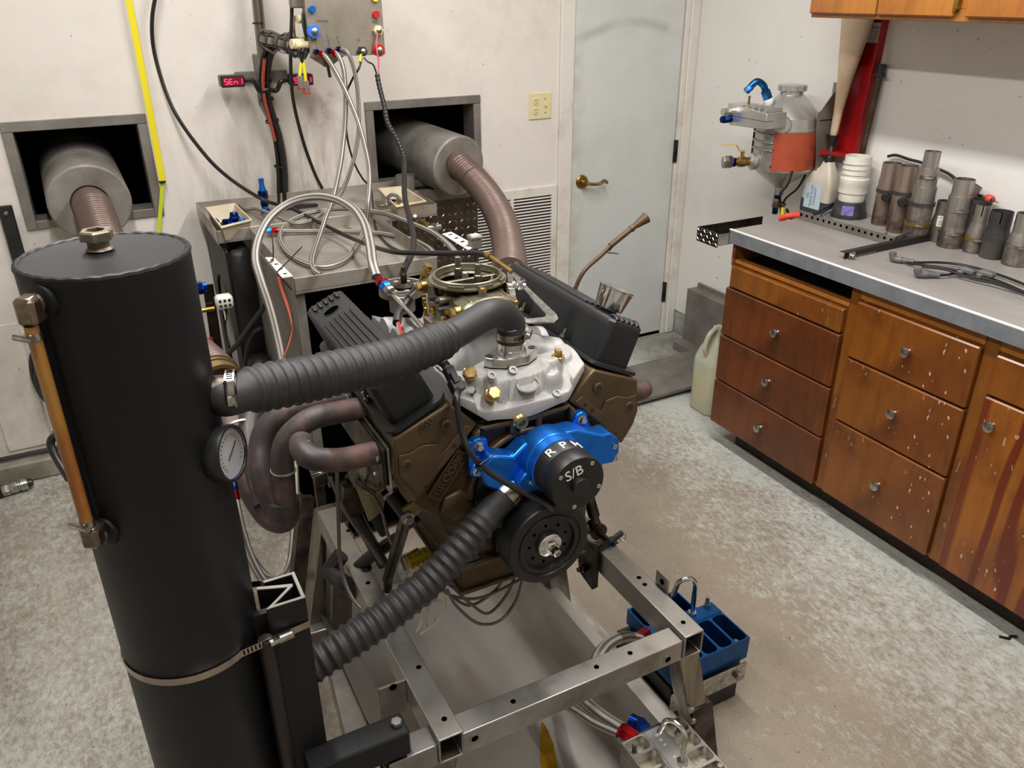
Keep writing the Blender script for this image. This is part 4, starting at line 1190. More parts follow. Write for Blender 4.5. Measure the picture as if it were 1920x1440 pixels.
# distributor housing without its cap
di = thing('distributor', 'open grey distributor housing behind the carburetor', 'distributor', (0.6014, 1.7200, 1.0708))
c = Vector((0.5927, 1.7000, 1.1112))
link('housing', MB().ring(c - Vector((0, 0, .02)), (0, 0, 1), .046, .052, .022, 36).lathe([(.03, -.06), (.03, -.02), (.051, -.018)], c, (0, 0, 1), 28), M_GALV, di)
for k in range(8):
    a = k * PI / 4
    link('terminal', MB().box(c.x + .036 * math.cos(a) - .006, c.x + .036 * math.cos(a) + .006, c.y + .036 * math.sin(a) - .003, c.y + .036 * math.sin(a) + .003, c.z - .016, c.z, .001), M_GALV, di)
link('shaft', MB().lathe([(.022, -.018), (.022, .0), (.013, .003), (.0075, .006), (.0075, .028), (.006, .03), (.005, .045), (.004, .046)], c + Vector((.006, -.004, 0)), (0, 0, 1), 18), M_STEEL_D, di)
link('throat_shade', MB().lathe([(0, .060), (.0655, .060)], (KX, KY, KZ), (0, 0, 1), 40, caps=False), M_BLACKM, cb)  # black disc paints the dark throat inside the air horn

# ---------------------------------------------------------------- engine stand (welded steel frame)
sd = thing('engine_stand', 'bare welded steel tube frame carrying the engine', 'stand', (.66, 1.3, 0))
RT = .50
def tube_box(mb, x0, x1, y0, y1, z0, z1, axis, w=.004):
    """open square tube along an axis"""
    if axis == 'y':
        o = [(x0, z0), (x1, z0), (x1, z1), (x0, z1)]; i = [(x0 + w, z0 + w), (x1 - w, z0 + w), (x1 - w, z1 - w), (x0 + w, z1 - w)]
        return mb.plate(o, i, 'xz', y1, y0)
    if axis == 'x':
        o = [(y0, z0), (y1, z0), (y1, z1), (y0, z1)]; i = [(y0 + w, z0 + w), (y1 - w, z0 + w), (y1 - w, z1 - w), (y0 + w, z1 - w)]
        return mb.plate(o, i, 'yz', x0, x1)
    o = [(x0, y0), (x1, y0), (x1, y1), (x0, y1)]; i = [(x0 + w, y0 + w), (x1 - w, y0 + w), (x1 - w, y1 - w), (x0 + w, y1 - w)]
    return mb.plate(o, i, 'xy', z0, z1)
rails = []
for x0, x1 in ((.355, .405), (.915, .965)):
    r = link('rail', tube_box(MB(), x0, x1, .984, 1.80, RT - .062, RT, 'y'), M_STEEL, sd, bevel=.003)
    rails.append(r)
    link('rail_shade_plug', MB().box(x0 + .004, x1 - .004, 1.10, 1.11, RT - .058, RT - .004), M_BLACKM, r)  # black plug paints the shaded inside of the open tube
xb = link('cross_bar', tube_box(MB(), .405, .915, .989, 1.039, RT - .066, RT - .014, 'x'), M_STEEL, sd, bevel=.003)
link('cross_bar_end', tube_box(MB(), .262, .355, .989, 1.039, RT - .066, RT - .014, 'x'), M_STEEL, sd, bevel=.003)
def hole(p, r, par, axis=(0, 0, 1)):
    a = Vector(axis)
    link('bolt_hole', MB().lathe([(r, 0), (r, .0005)], Vector(p), a, 14), M_BLACKM, par)
for p in ((0.5230, 1.0368, 0.4862), (0.7139, 1.0130, 0.4862), (0.7962, 1.0128, 0.4862)):
    hole((p[0], 1.014, RT - .0139), .0055, xb)
for p in ((0.9422, 1.1888, 0.5000), (0.9397, 1.1626, 0.5000), (0.9396, 1.0233, 0.5000)): hole((p[0], p[1], RT), .0055, rails[1])
for p in ((0.3896, 1.1684, 0.5000), (0.3843, 1.0259, 0.5000), (0.3819, 1.4636, 0.5000), (0.4020, 1.6794, 0.5000)): hole((p[0], p[1], RT), .0055, rails[0])
for p in ((0.8769, 0.9890, 0.4537), (0.4286, 0.9890, 0.4636)):
    link('cross_tube', MB().ring((p[0], .9892, p[2]), (0, -1, 0), .0075, .0105, .0015, 20), M_STEEL, xb)
    link('tube_bore', MB().lathe([(.0075, 0), (.0075, .0008)], (p[0], .9892, p[2]), (0, -1, 0), 20), M_BLACKM, xb)
q = (0.3951, 1.5149, 0.5000)
link('weld_washer', MB().ring((q[0], q[1], RT), (0, 0, 1), .005, .013, .002, 20), M_STEEL_D, rails[0])
# legs
def leg(p, q, w, name='leg', mat=None):
    p = Vector(p); q = Vector(q); h = w / 2
    return link(name, MB().loft([[(p.x - h, p.y - h, p.z), (p.x + h, p.y - h, p.z), (p.x + h, p.y + h, p.z), (p.x - h, p.y + h, p.z)], [(q.x - h, q.y - h, q.z), (q.x + h, q.y - h, q.z), (q.x + h, q.y + h, q.z), (q.x - h, q.y + h, q.z)]][::-1]), mat or M_STEEL_V, sd, bevel=.003)
leg((.945, 1.03, RT - .06), (1.005, 1.03, .19), .054)
l2 = leg((1.004, 1.03, .24), (1.055, 1.03, .0), .062, 'leg_sleeve', M_STEEL_D)
for px in ((0.9658, 0.9980, 0.2569), (0.9749, 0.9980, 0.2168)):
    link('sleeve_bolt', MB().hex((px[0], .999, px[2]), (px[0], .99, px[2]), .008), M_ZINC, l2)
leg((.375, 1.03, RT - .06), (.315, 1.03, .0), .054)
leg((0.4087, 1.8709, 0.4400), (0.3286, 1.8477, 0.1100), .078)
leg((.935, 1.62, RT - .06), (1.0, 1.62, .0), .06)
leg((.40, 1.76, RT - .06), (.36, 1.80, .0), .06)
# gusset posts left of the rear leg
link('post', MB().sweep([(0.2996, 1.6200, 0.6712), (0.2277, 1.5500, 0.4382)], [(-.016, -.016), (.016, -.016), (.016, .016), (-.016, .016)], up=(0, 1, 0)), M_STEEL_D, sd)
# floor beams
fb = Vector((0.3271, 1.8861, 0.1000)); fe = Vector((0.2761, 1.4010, 0.1000))
dd = (fe - fb).normalized()
link('floor_beam', MB().sweep([fb - dd * .3, fe + dd * .55], [(-.06, -.1), (.0, -.1), (.0, .0), (-.06, .0)]), M_STEEL, sd, bevel=.003)
M_BEAM = pm('dirty_beam', '#a29c91', .5, .2, c2='#7d766b', sc=9)
link('floor_beam', MB().box(.972, 1.035, .45, 2.1, 0, .085), M_BEAM, sd, bevel=.003)
link('floor_strip', MB().box(1.036, 1.085, .45, 2.1, 0, .02), M_BEAM, sd, bevel=.002)
link('floor_cross', MB().sweep([(0.2802, 1.8001, 0.1300), (0.5396, 1.7915, 0.1300)], [(-.025, -.05), (.025, -.05), (.025, 0), (-.025, 0)]), M_STEEL, sd, bevel=.003)
# tab plate on the left rail
link('tab_plate', MB().box(.298, .356, 1.150, 1.157, .415, RT, .002), M_STEEL, sd)
q = (0.3282, 1.1500, 0.4933)
link('tab_hole', MB().lathe([(.008, 0), (.008, .0005)], (q[0], 1.1495, q[2]), (0, -1, 0), 16), M_BLACKM, sd)
link('tab_plate', MB().box(.966, .972, 1.115, 1.16, RT - .03, RT + .035, .002), M_STEEL, sd)
q = Vector((.966, 1.135, RT + .018))
link('tab_hole', MB().lathe([(.007, 0), (.007, .0005)], q - Vector((.0005, 0, 0)), (-1, 0, 0), 16), M_BLACKM, sd)
# right side mount: bracket, stay tube, clamp, T handle
rm = MB().prism([p[1:] for p in ((0.9050, 1.3896, 0.4908), (0.9050, 1.3940, 0.4351), (0.9050, 1.3838, 0.3917), (0.9050, 1.3227, 0.3788), (0.9050, 1.3070, 0.3972), (0.9050, 1.3071, 0.5264))], 'yz', .905, .911).box(.905, .972, 1.315, 1.345, RT + .001, RT + .006, .001)
link('mount_bracket', rm, M_STEEL_D, sd)
link('bracket_nut', MB().hex((0.9050, 1.3579, 0.4235), Vector((0.9050, 1.3579, 0.4235)) - Vector((.012, 0, 0)), .010).cyl((0.9050, 1.3579, 0.4235), Vector((0.9050, 1.3579, 0.4235)) - Vector((.022, 0, 0)), .006, 10), M_STEEL_D, sd)
st_ = Vector((0.8684, 1.3200, 0.7067)); sb = Vector((0.8736, 1.2700, 0.6180))
link('stay_tube', MB().tube([st_, st_.lerp(sb, .8)], .0135, 16, 0).tube([st_.lerp(sb, .8), sb], .010, 12, 0), M_STEEL_D, sd)
link('stay_eye', MB().ring(sb + Vector((0, -.012, -.012)), (0, 1, 0), .006, .021, .006, 24).ring(sb + Vector((0, .012, -.012)), (0, 1, 0), .006, .021, .006, 24).lathe([(.008, 0), (.008, .06)], sb + Vector((0, -.045, -.014)), (0, 1, 0), 12), M_STEEL_D, sd)
tq = sb + Vector((.004, -.047, -.014))
link('wing_handle', MB().sweep([tq + Vector((-.028, 0, -.016)), tq + Vector((-.006, -.004, .0)), tq + Vector((.008, -.004, .004)), tq + Vector((.034, 0, .012))], [(-.004, -.006), (.004, -.006), (.004, .006), (-.004, .006)]).lathe([(.009, -.004), (.009, .01), (.006, .012)], tq, (0, -1, 0), 12), M_BLACK, sd)
link('handle_cap', MB().lathe([(.0055, .010), (.0055, .018), (.003, .019)], tq, (0, -1, 0), 12), M_BLUE_D, sd)
link('split_ring', MB().tube([tq + Vector((.036 + .009 * math.sin(a), 0, -.002 - .011 * math.cos(a) )) for a in [k * PI / 8 for k in range(17)]], .0012, 6, 2), M_STEEL, sd)
# left side mount
lt = Vector((0.4402, 1.3100, 0.7781)); lb = Vector((0.3998, 1.3600, 0.5793))
link('stay_tube', MB().tube([lt, lb], .013, 16, 0).tube([lb, lb + Vector((-.004, 0, -.03))], .010, 10, 0), M_STEEL_D, sd)
pz = [(0.4273, 1.2700, 0.7814), (0.4115, 1.2700, 0.8119), (0.4608, 1.2700, 0.8337), (0.4722, 1.2700, 0.8138), (0.4646, 1.2700, 0.8010)]
pm_ = MB(); pm_.prism([(p[0], p[2]) for p in pz], 'xz', 1.268, 1.274)
link('mount_plate', pm_, pm('yellow_zinc', '#a59a5c', .4, .9, c2='#7a7248', sc=20), sd)
q = Vector((0.4215, 1.2650, 0.7903))
link('mount_bolt', MB().hex(q, q + Vector((0, -.012, 0)), .0105).lathe([(.0135, 0), (.0135, -.002)], q, (0, 1, 0), 18), M_ZINC, sd)
link('mount_tube', MB().tube([(0.4144, 1.3300, 0.8091), (0.4393, 1.2750, 0.7614)], .016, 16, 0), M_BLACK, sd)
link('mount_cap', MB().lathe([(.018, 0), (.019, .003), (.018, .006)], (0.4144, 1.3300, 0.8091), Vector((0.4144, 1.3300, 0.8091)) - Vector((0.4393, 1.2750, 0.7614)), 18), M_STEEL, sd)

# stainless drip pan under the engine
dpn = thing('drip_pan', 'wide stainless drip pan on the floor under the engine', 'pan', (.65, 1.2, 0))
prof = [(.33, .155), (.335, .15), (.40, .085), (.62, .055), (.74, .055), (.86, .085), (.935, .165), (.968, .165), (.968, .16), (.938, .16), (.862, .08), (.74, .05), (.62, .05), (.398, .08), (.33, .148)]
link('pan_sheet', MB().prism(prof, 'xz', .40, 1.95), pm('stainless_sheet', '#aeaba5', .36, .8, c2='#928e86', sc=4, lo=.3, hi=.7, rv=.12, bump=.04, stretch=(1, .4, 1)), dpn, angle=20)
link('pan_end', MB().prism([(.335, .15), (.40, .085), (.62, .055), (.74, .055), (.86, .085), (.935, .165)], 'xz', 1.95, 1.956), M_STEEL, dpn)
# inner trapezoid creases
oil = MB(); 
oil.add([(0.7389, 1.2775, 0.0565), (0.7415, 1.2575, 0.0565), (0.7315, 1.2029, 0.0565), (0.7062, 1.1391, 0.0565), (0.6741, 1.0991, 0.0565), (0.6578, 1.1156, 0.0565), (0.6826, 1.1852, 0.0565)], [(6, 5, 4, 3, 2, 1, 0)])
plabel(link('oil_streak', oil, pm('old_oil', '#6b4a08', .15, 0, c2='#8f6a12', sc=30), dpn), 'yellow-brown streak of old oil')

# ---------------------------------------------------------------- coolant tank
TX, TY, TR, TZ0, TZ1 = .0, 1.095, .1, .26, 1.432
M_TANK = pm('matte_black_tank', '#0b0b0c', .5, 0, c2='#0f0f10', sc=5, rv=.06, bump=.09, bs=240, spec=.35)
M_TANKT = M_TANK
tk = thing('coolant_tank', 'tall matte black cylindrical coolant tank with an amber sight tube and a gauge', 'tank', (TX, TY, TZ0))
link('shell', MB().lathe([(TR - .004, 0), (TR, .004), (TR, TZ1 - TZ0 - .008), (TR + .0008, TZ1 - TZ0 - .005), (TR - .001, TZ1 - TZ0 - .001), (TR - .005, TZ1 - TZ0), (TR - .009, TZ1 - TZ0 - .0012), (0, TZ1 - TZ0 - .001)], (TX, TY, TZ0), (0, 0, 1), 96, caps=False), M_TANK, tk, angle=50)
wv_ = MB().tube([(TX + (TR - .003) * math.cos(a), TY + (TR - .003) * math.sin(a), TZ1 - .003 + .0005 * math.sin(a * 31)) for a in [2 * PI * k / 120 for k in range(121)]], .0045, 8, 0, caps=False)
link('weld_seam', wv_, M_TANK, tk)
bz = (-0.0038, 1.1168, 1.4320)
bg = MB().lathe([(.014, 0), (.0165, .001), (.013, .004), (.013, .014)], (bz[0], bz[1], TZ1), (0, 0, 1), 24)
bg.lathe([(.012, .013), (.0205, .0135), (.0205, .0235), (.018, .0255), (.0115, .0255), (.011, .015)], (bz[0], bz[1], TZ1), (0, 0, 1), 6, .3, caps=False)
plabel(link('hex_bung', bg, pm('bung_steel', '#8a8070', .45, .8, c2='#6b6152', sc=50), tk), 'grey steel hex bushing on the tank top')
link('bung_bore', MB().lathe([(.0113, 0), (.0113, .0005)], (bz[0], bz[1], TZ1 + .0205), (0, 0, 1), 20), M_BLACKM, tk)
# sight tube with elbows and clamps
A_ = math.radians(222)
def tkp(r, a=A_, z=0): return Vector((TX + r * math.cos(a), TY + r * math.sin(a), z))
zt = (-0.0694, 1.0050, 1.4042)[2]; zb = (-0.0704, 1.0050, 1.0827)[2]
M_AMBER = pm('amber_tube', '#9a6c2a', .32, 0, c2='#7d3a10', sc=5, lo=.5, hi=.62, stretch=(1, 1, .5), coat=.3)
M_OLDST = pm('grimy_steel_fitting', '#8c7d6d', .32, .9, c2='#5e5146', sc=40)
rs = .122
link('sight_tube', MB().tube([tkp(rs, z=zt - .022), tkp(rs, z=zb + .018)], .0078, 18, 0), M_AMBER, tk)
def elbow(z, dn):
    m = MB().cyl(tkp(TR - .005, z=z), tkp(rs - .012, z=z), .0125, 12)
    m.M = basis(tkp(rs - .004, z=z), (math.cos(A_ + .3), math.sin(A_ + .3), 0), (0, 0, 1))
    m.box(-.016, .013, -.0125, .0125, -.022 if dn else -.010, .012 if dn else .022, .005)
    m.M = None
    link('elbow', m, M_OLDST, tk, bevel=.001)
    link('weld_boss', MB().lathe([(.022, 0), (.021, .006), (.014, .009)], tkp(TR - .003, z=z), tkp(1) - tkp(0), 20), M_TANK, tk)
elbow(zt, True); elbow(zb, False)
for z in (zt - .034, zb + .028):
    link('tube_clamp', MB().ring(tkp(rs, z=z - .004), (0, 0, 1), .0078, .0095, .008, 20).cyl(tkp(rs + .012, A_ - .12, z), tkp(rs + .012, A_ + .10, z), .0042, 10), M_ZINC, tk)
gb = MB()
gb.M = basis(tkp(TR + .006, A_ - .10, (zt + zb) / 2), (-math.sin(A_), math.cos(A_), 0), (0, 0, 1))
gb.box(-.010, .006, -.003, .003, -(zt - zb) / 2 + .01, (zt - zb) / 2 - .02)
link('guard_strip', gb, M_TANK, tk)
# gauge on the right
gc = Vector((0.1035, 1.0300, 1.1511)); gn = Vector((.80, -.59, .10)).normalized()
ga = gc - gn * .030
link('gauge_stem', MB().cyl(tkp(TR - .004, -.30, ga.z), ga + gn * .0, .007, 12).hex(ga - gn * .012, ga + gn * .004, .011), M_OLDST, tk)
link('gauge_boss', MB().lathe([(.02, 0), (.018, .012), (.011, .016)], tkp(TR - .004, -.30, ga.z), tkp(1, -.30) - tkp(0), 20), M_TANK, tk)
gg = link('gauge', MB().lathe([(.012, .0), (.038, .002), (.0405, .006), (.0405, .024), (.0395, .027), (.036, .0275), (.035, .022)], ga, gn, 48, caps=False), M_BLACK, tk)
link('gauge_dial', MB().lathe([(.035, .0215), (.0, .0215)], ga, gn, 40, caps=False), pm('gauge_dial', '#b9b8b2', .35), gg)
u_, w_, _ = frame(gn)
link('gauge_needle', MB().sweep([ga + gn * .0225 + u_ * .018 + w_ * .010, ga + gn * .0225 - u_ * .010 - w_ * .006], [(-.0012, 0), (.0012, 0), (.0006, .0006), (-.0006, .0006)], up=gn), M_BLACK, gg)
tkm = MB()
for k in range(21):
    a = -.7 + k * (PI + 1.4) / 20; tkm.sweep([ga + gn * .0222 + (u_ * math.cos(a) + w_ * math.sin(a)) * .024, ga + gn * .0222 + (u_ * math.cos(a) + w_ * math.sin(a)) * .028], [(-.0005, 0), (.0005, 0), (.0005, .0003), (-.0005, .0003)], up=gn)
link('dial_ticks', tkm, M_BLACK, gg)['kind'] = 'stuff'
def m_glass():
    t = NT('gauge_glass'); t.base((1, 1, 1, 1)); t.rough(.03); t.set(Transmission_Weight=1.0, IOR=1.3); return t.m
M_GLASS = m_glass()
link('gauge_glass', MB().lathe([(.0355, .0250), (.0355, .0262), (.0, .0262)], ga, gn, 40, caps=False), M_GLASS, gg)
# outlets for the two hoses
link('hose_spigot', MB().tube([tkp(TR - .01, -.25, 1.228), tkp(TR + .03, -.25, 1.228)], .024, 24, 0), M_STEEL_D, tk)
link('hose_spigot', MB().tube([tkp(TR - .01, .05, .62), tkp(TR + .05, .05, .62)], .024, 24, 0), M_STEEL_D, tk)
q = Vector((0.1053, 1.1400, 1.3563))
link('blue_plug', MB().cyl((TX + TR - .004, 1.14, q.z), (q.x - .004, 1.14, q.z), .005, 10).hex((q.x - .008, 1.14, q.z), (q.x + .006, 1.14, q.z), .0095).cyl((q.x + .006, 1.14, q.z), (q.x + .011, 1.14, q.z), .007, 10), M_BLUE_D, tk)
# post, arm and straps that hold the tank
tp_ = thing('tank_bracket', 'black steel channel post and arm holding the tank to the engine stand', 'bracket', (.15, 1.07, .28))
CZT = .872
chn = [(.102, 1.045), (.166, 1.045), (.166, 1.135), (.112, 1.135), (.112, 1.130), (.160, 1.130), (.160, 1.05), (.102, 1.05)]
chn = [(.160, 1.03), (.166, 1.03), (.166, 1.10), (.122, 1.10), (.122, 1.094), (.160, 1.094), (.160, 1.082), (.135, 1.062), (.160, 1.048)]
pc = MB()
pc.prism([(.112, 1.030), (.168, 1.030), (.168, 1.036), (.112, 1.036)], 'xy', .30, CZT)
pc.prism([(.162, 1.036), (.168, 1.036), (.168, 1.100), (.162, 1.100)], 'xy', .30, CZT)
pc.prism([(.118, 1.094), (.162, 1.094), (.162, 1.100), (.118, 1.100)], 'xy', .30, CZT)
pc.box(.080, .116, 1.048, 1.060, .30, CZT - .02)
link('post', pc, M_TANK, tp_)
ce = MB()
ce.prism([(.112, 1.030), (.168, 1.030), (.168, 1.100), (.118, 1.100), (.118, 1.095), (.163, 1.095), (.163, 1.035), (.112, 1.035)], 'xy', CZT, CZT + .0012)
ce.prism([(.105, 1.085), (.150, 1.068), (.118, 1.040), (.108, 1.032), (.113, 1.030), (.158, 1.068), (.158, 1.073), (.106, 1.091)], 'xy', CZT - .002, CZT)
plabel(link('cut_edge', ce, M_GALV, tp_), 'bare bright metal at the cut top of the post')
link('inner_angle', MB().prism([(.105, 1.085), (.150, 1.068), (.118, 1.040), (.108, 1.032), (.113, 1.030), (.158, 1.068), (.158, 1.073), (.106, 1.091)], 'xy', .30, CZT - .002), M_TANK, tp_)
link('welded_rod', MB().tube([(.099, 1.026, CZT - .05), (.099, 1.026, .30)], .012, 14, 0), pm('rubbed_rod', '#2a2421', .45, .3, c2='#5f4f40', sc=11, lo=.66, hi=.70), tp_)
link('arm', MB().box(.125, .304, .985, 1.036, RT - .003, RT + .052, .003), M_TANK, tp_)
link('arm_bolt', MB().hex((.288, 1.01, RT + .052), (.288, 1.01, RT + .062), .0105), M_STEEL, tp_)
# band clamps round tank and post
def strap(z, label):
    t = thing('band_clamp', label, 'clamp', (TX, TY, z - .007))
    R_ = TR + .0015
    pts = [Vector((TX + R_ * math.cos(a), TY + R_ * math.sin(a), z)) for a in [math.radians(d) for d in range(60, 311, 6)]]
    path = [Vector((.1695, 1.101, z))] + [Vector((.12, 1.165, z))] + pts + [Vector((.169, 1.029, z))] + [Vector((.1705, 1.06, z))]
    link('band', MB().sweep(path, [(-.0006, -.0062), (.0006, -.0062), (.0006, .0062), (-.0006, .0062)]), M_CLAMP, t)
    a = pts[-1]; b = Vector((.169, 1.029, z)); m = a.lerp(b, .62); d = (b - a).normalized(); nn = Vector((d.y, -d.x, 0))
    link('screw_housing', MB().lathe([(.006, -.012), (.0075, -.010), (.0075, .010), (.006, .012)], m + nn * .005, d, 12), M_ZINC, t)
    link('screw_head', MB().hex(m + nn * .007 - d * .026, m + nn * .006 - d * .012, .0058), M_ZINC, t)
    sl = MB()
    for k in range(16):
        p = a.lerp(b, -.05 + .05 * k) if k < 8 else b.lerp(a, -.0)
        if k < 7:
            c = a.lerp(b, .04 + .055 * k); sl.sweep([c + nn * .0008 + Vector((0, 0, -.004)), c + nn * .0008 + Vector((0, 0, .004))], [(-.0009, 0), (.0009, 0), (.0009, .0004), (-.0009, .0004)], up=nn)
    link('band_slots', sl, M_BLACKM, t)['kind'] = 'stuff'
M_CLAMP = pm('clamp_steel', '#b5aca0', .25, 1, c2='#968d82', sc=20)
strap((-0.0207, 1.0000, 0.8202)[2], 'upper steel band clamp round the black tank and its post')
strap((0.1690, 1.4056, 0.2518)[2], 'lower steel band clamp round the black tank and its post')

# ---------------------------------------------------------------- coolant hoses
def hose_clamp(par, c, axis, r, hdir):
    c = Vector(c); a = Vector(axis).normalized()
    o = link('hose_clamp', MB().ring(c - a * .0065, a, r, r + .0014, .013, 32), M_CLAMP, par)
    h = Vector(hdir); h = (h - a * h.dot(a)).normalized(); s = a.cross(h)
    link('clamp_screw', MB().lathe([(.0055, -.011), (.007, -.009), (.007, .009), (.0055, .011)], c + h * (r + .006), s, 12).hex(c + h * (r + .007) + s * .011, c + h * (r + .007) + s * .024, .0055), M_ZINC, o)
    sl = MB()
    for k in range(-9, 10):
        if abs(k) < 2: continue
        t = k * .13; p = c + (h * math.cos(t) + s * math.sin(t)) * (r + .0015)
        sl.sweep([p - a * .004, p + a * .004], [(-.0008, 0), (.0008, 0), (.0008, .0003), (-.0008, .0003)], up=p - c)
    link('clamp_slots', sl, M_BLACKM, o)['kind'] = 'stuff'
M_HOSE = pm('dusty_hose_rubber', '#1d1c1b', .58, 0, c2='#2d2b2a', sc=18, lo=.4, hi=.8, rv=.08, bump=.06)
def corr(s0, s1, pitch, amp, base, plain):
    def f(s, L):
        s1_ = s1 if s1 > 0 else L + s1
        if s < s0 or s > s1_: return plain
        e = min(1, (s - s0) / .02, (s1_ - s) / .02)
        ph = ((s - s0) / pitch) % 1.0
        w = (1 - abs(2 * ph - 1)) ** 1.25
        return plain + (base - plain) * max(0, e) + amp * w * max(0, e)
    return f
th = thing('radiator_hose', 'long black corrugated hose from the tank to the chrome neck on the engine', 'hose', (.4, 1.17, 1.1))
up_pts = [(CX, 1.28, CZ + .375), (CX, 1.28, CZ + .395), (CX + .001, 1.281, CZ + .412), (0.6397, 1.2720, 1.1763), (0.6082, 1.2597, 1.1873), (0.5683, 1.2440, 1.1844), (0.5171, 1.2239, 1.1767), (0.4568, 1.2002, 1.1744), (0.3841, 1.1716, 1.1771), (0.2983, 1.1379, 1.1904), (0.2167, 1.1058, 1.2040), (0.1512, 1.0801, 1.2172), (0.1089, 1.0635, 1.2220), tkp(TR + .006, -.25, 1.228)]
link('hose_body', MB().tube(up_pts, .0275, 26, 8, step=.0022, rf=corr(.21, -.035, .0178, .20, 1.12, 1.0), ridge=(20, .0012)), M_HOSE, th, angle=60)
hose_clamp(th, (CX, 1.28, CZ + .389), (0, 0, 1), .0272, (.8, -.6, 0))
hose_clamp(th, tkp(TR + .022, -.25, 1.228), tkp(1, -.25) - tkp(0), .0285, (.25, -1, .55))
lh = thing('radiator_hose', 'black corrugated hose running from the water pump down to the foot of the tank', 'hose', (.4, 1.1, .62))
lo_pts = [(0.6140, 1.1850, 0.8520), (0.5904, 1.1780, 0.8387), (0.5516, 1.1700, 0.8153), (0.4928, 1.1550, 0.7767), (0.4077, 1.1400, 0.7249), (0.3149, 1.1200, 0.6987), (0.2291, 1.1050, 0.6809), (0.1638, 1.1000, 0.6618), tkp(TR + .05, .03, .655), tkp(TR + .01, .03, .628)]
link('hose_body', MB().tube(lo_pts, .0275, 26, 8, step=.0022, rf=corr(.075, -.02, .0185, .19, 1.03, .98)), M_HOSE, lh, angle=60)
p0, p1 = Vector((0.6140, 1.1850, 0.8520)), Vector((0.5516, 1.1700, 0.8153)); ax0 = (p1 - p0).normalized()
hose_clamp(lh, p0 + ax0 * .018, ax0, .0275, (.6, .5, -.6))
plabel(link('hose_cuff', MB().ring(p0 + ax0 * .010, ax0, .0272, .0296, .017, 32), M_CLAMP, lh), 'smooth bright steel band')

# ---------------------------------------------------------------- dyno bench behind the engine
M_BENCH = pm('scratched_stainless', '#ada69c', .42, .5, c2='#7d7468', sc=6, lo=.38, hi=.72, rv=.12, bump=.05, detail=7)
M_BLKCAST = pm('black_cast_body', '#100f0e', .5, 0, c2='#181614', sc=8, rv=.08, bump=.3, bs=90, bd=.001, spec=.3)
bn = thing('dyno_bench', 'steel tray topped bench with raised lips behind the engine', 'bench', (.75, 2.75, 0))
def tray(x0, x1, y0, y1, zf, zt, lips, t=.003):
    m = MB().box(x0, x1, y0, y1, zf - t, zf)
    if 'l' in lips: m.box(x0, x0 + t, y0, y1, zf - .012, zt)
    if 'r' in lips: m.box(x1 - t, x1, y0, y1, zf - .012, zt)
    if 'f' in lips: m.box(x0, x1, y0, y0 + t, zf - .012, zt)
    if 'b' in lips: m.box(x0, x1, y1 - t, y1, zf - .012, zt)
    return m
link('front_tray', tray(.457, .893, 2.213, 2.83, .960, 1.0, 'lrb').box(.457, .893, 2.213, 2.217, .950, .998), M_BENCH, bn, bevel=.001)
link('rear_tray', tray(.350, 1.153, 2.836, 3.30, .962, 1.0, 'lr').box(.350, 1.153, 3.297, 3.30, .95, 1.0).box(.350, .459, 2.836, 2.839, .955, .998).box(1.03, 1.153, 2.836, 2.839, .955, .998).box(.46, 1.03, 2.836, 2.839, .955, 1.0), M_BENCH, bn, bevel=.001)
link('side_sheet', MB().box(.452, .456, 2.23, 2.80, .30, .952).box(.456, .485, 2.226, 2.230, .30, .952), M_DUCT, bn, bevel=.001)
link('side_sheet', MB().box(.893, .897, 2.23, 2.80, .30, .952), M_DUCT, bn, bevel=.001)
link('shade_core', MB().box(.47, .88, 2.30, 2.79, .02, .94, .02), M_BLACKM, bn)  # black box stands in for the shaded space under the tray
for x in (.46, .875):
    for y in (2.3, 3.22): link('bench_leg', MB().box(x, x + .03, y, y + .03, 0, .95), M_STEEL_D, bn)
# slotted cable brackets
for pts, nm in ((((0.4276, 2.4415, 1.0000), (0.4517, 2.4284, 1.0000), (0.4578, 2.2240, 1.0000), (0.4279, 2.2242, 1.0000)), 0), (((0.9997, 2.4269, 1.0000), (1.0364, 2.4367, 1.0000), (1.0405, 2.2502, 1.0000), (0.9990, 2.2200, 1.0000)), 1)):
    P = [Vector(p) for p in pts]
    o = link('slotted_bracket', MB().prism([(p.x, p.y) for p in P], 'xy', 1.0005, 1.003), M_WHITE, bn)
    for k in range(4):
        t = .14 + .24 * k; c0 = P[0].lerp(P[3], t); c1 = P[1].lerp(P[2], t)
        link('slot', MB().sweep([c0.lerp(c1, .35) + Vector((0, 0, .0032)), c0.lerp(c1, .72) + Vector((0, 0, .0032))], [(-.005, 0), (.005, 0), (.004, .0003), (-.004, .0003)]), M_BLACKM, o)
# black cast absorber body under the left of the tray
cb2 = thing('absorber_housing', 'big black cast housing with an arched opening under the left of the bench', 'housing', (.44, 2.98, 0))
arch = [(3.27, 0), (3.27, .935), (2.80, .935), (2.80, .0), (2.92, 0), (2.92, .62)] + [(3.05 - .13 * math.cos(k * PI / 10), .62 + .16 * math.sin(k * PI / 10)) for k in range(11)][1:-1] + [(3.18, .62), (3.18, 0)]
link('side_wall', MB().prism(arch, 'yz', .362, .374), M_BLKCAST, cb2, bevel=.004)
link('body', MB().box(.41, .450, 2.82, 3.26, 0, .93, .01).box(.366, .452, 2.785, 2.83, .48, .936, .022).box(.374, .45, 2.80, 2.81, 0, .9), M_BLKCAST, cb2, angle=60)
link('shoulder', MB().box(.372, .449, 2.70, 2.80, 0, .56, .02), M_BLKCAST, cb2, angle=60)
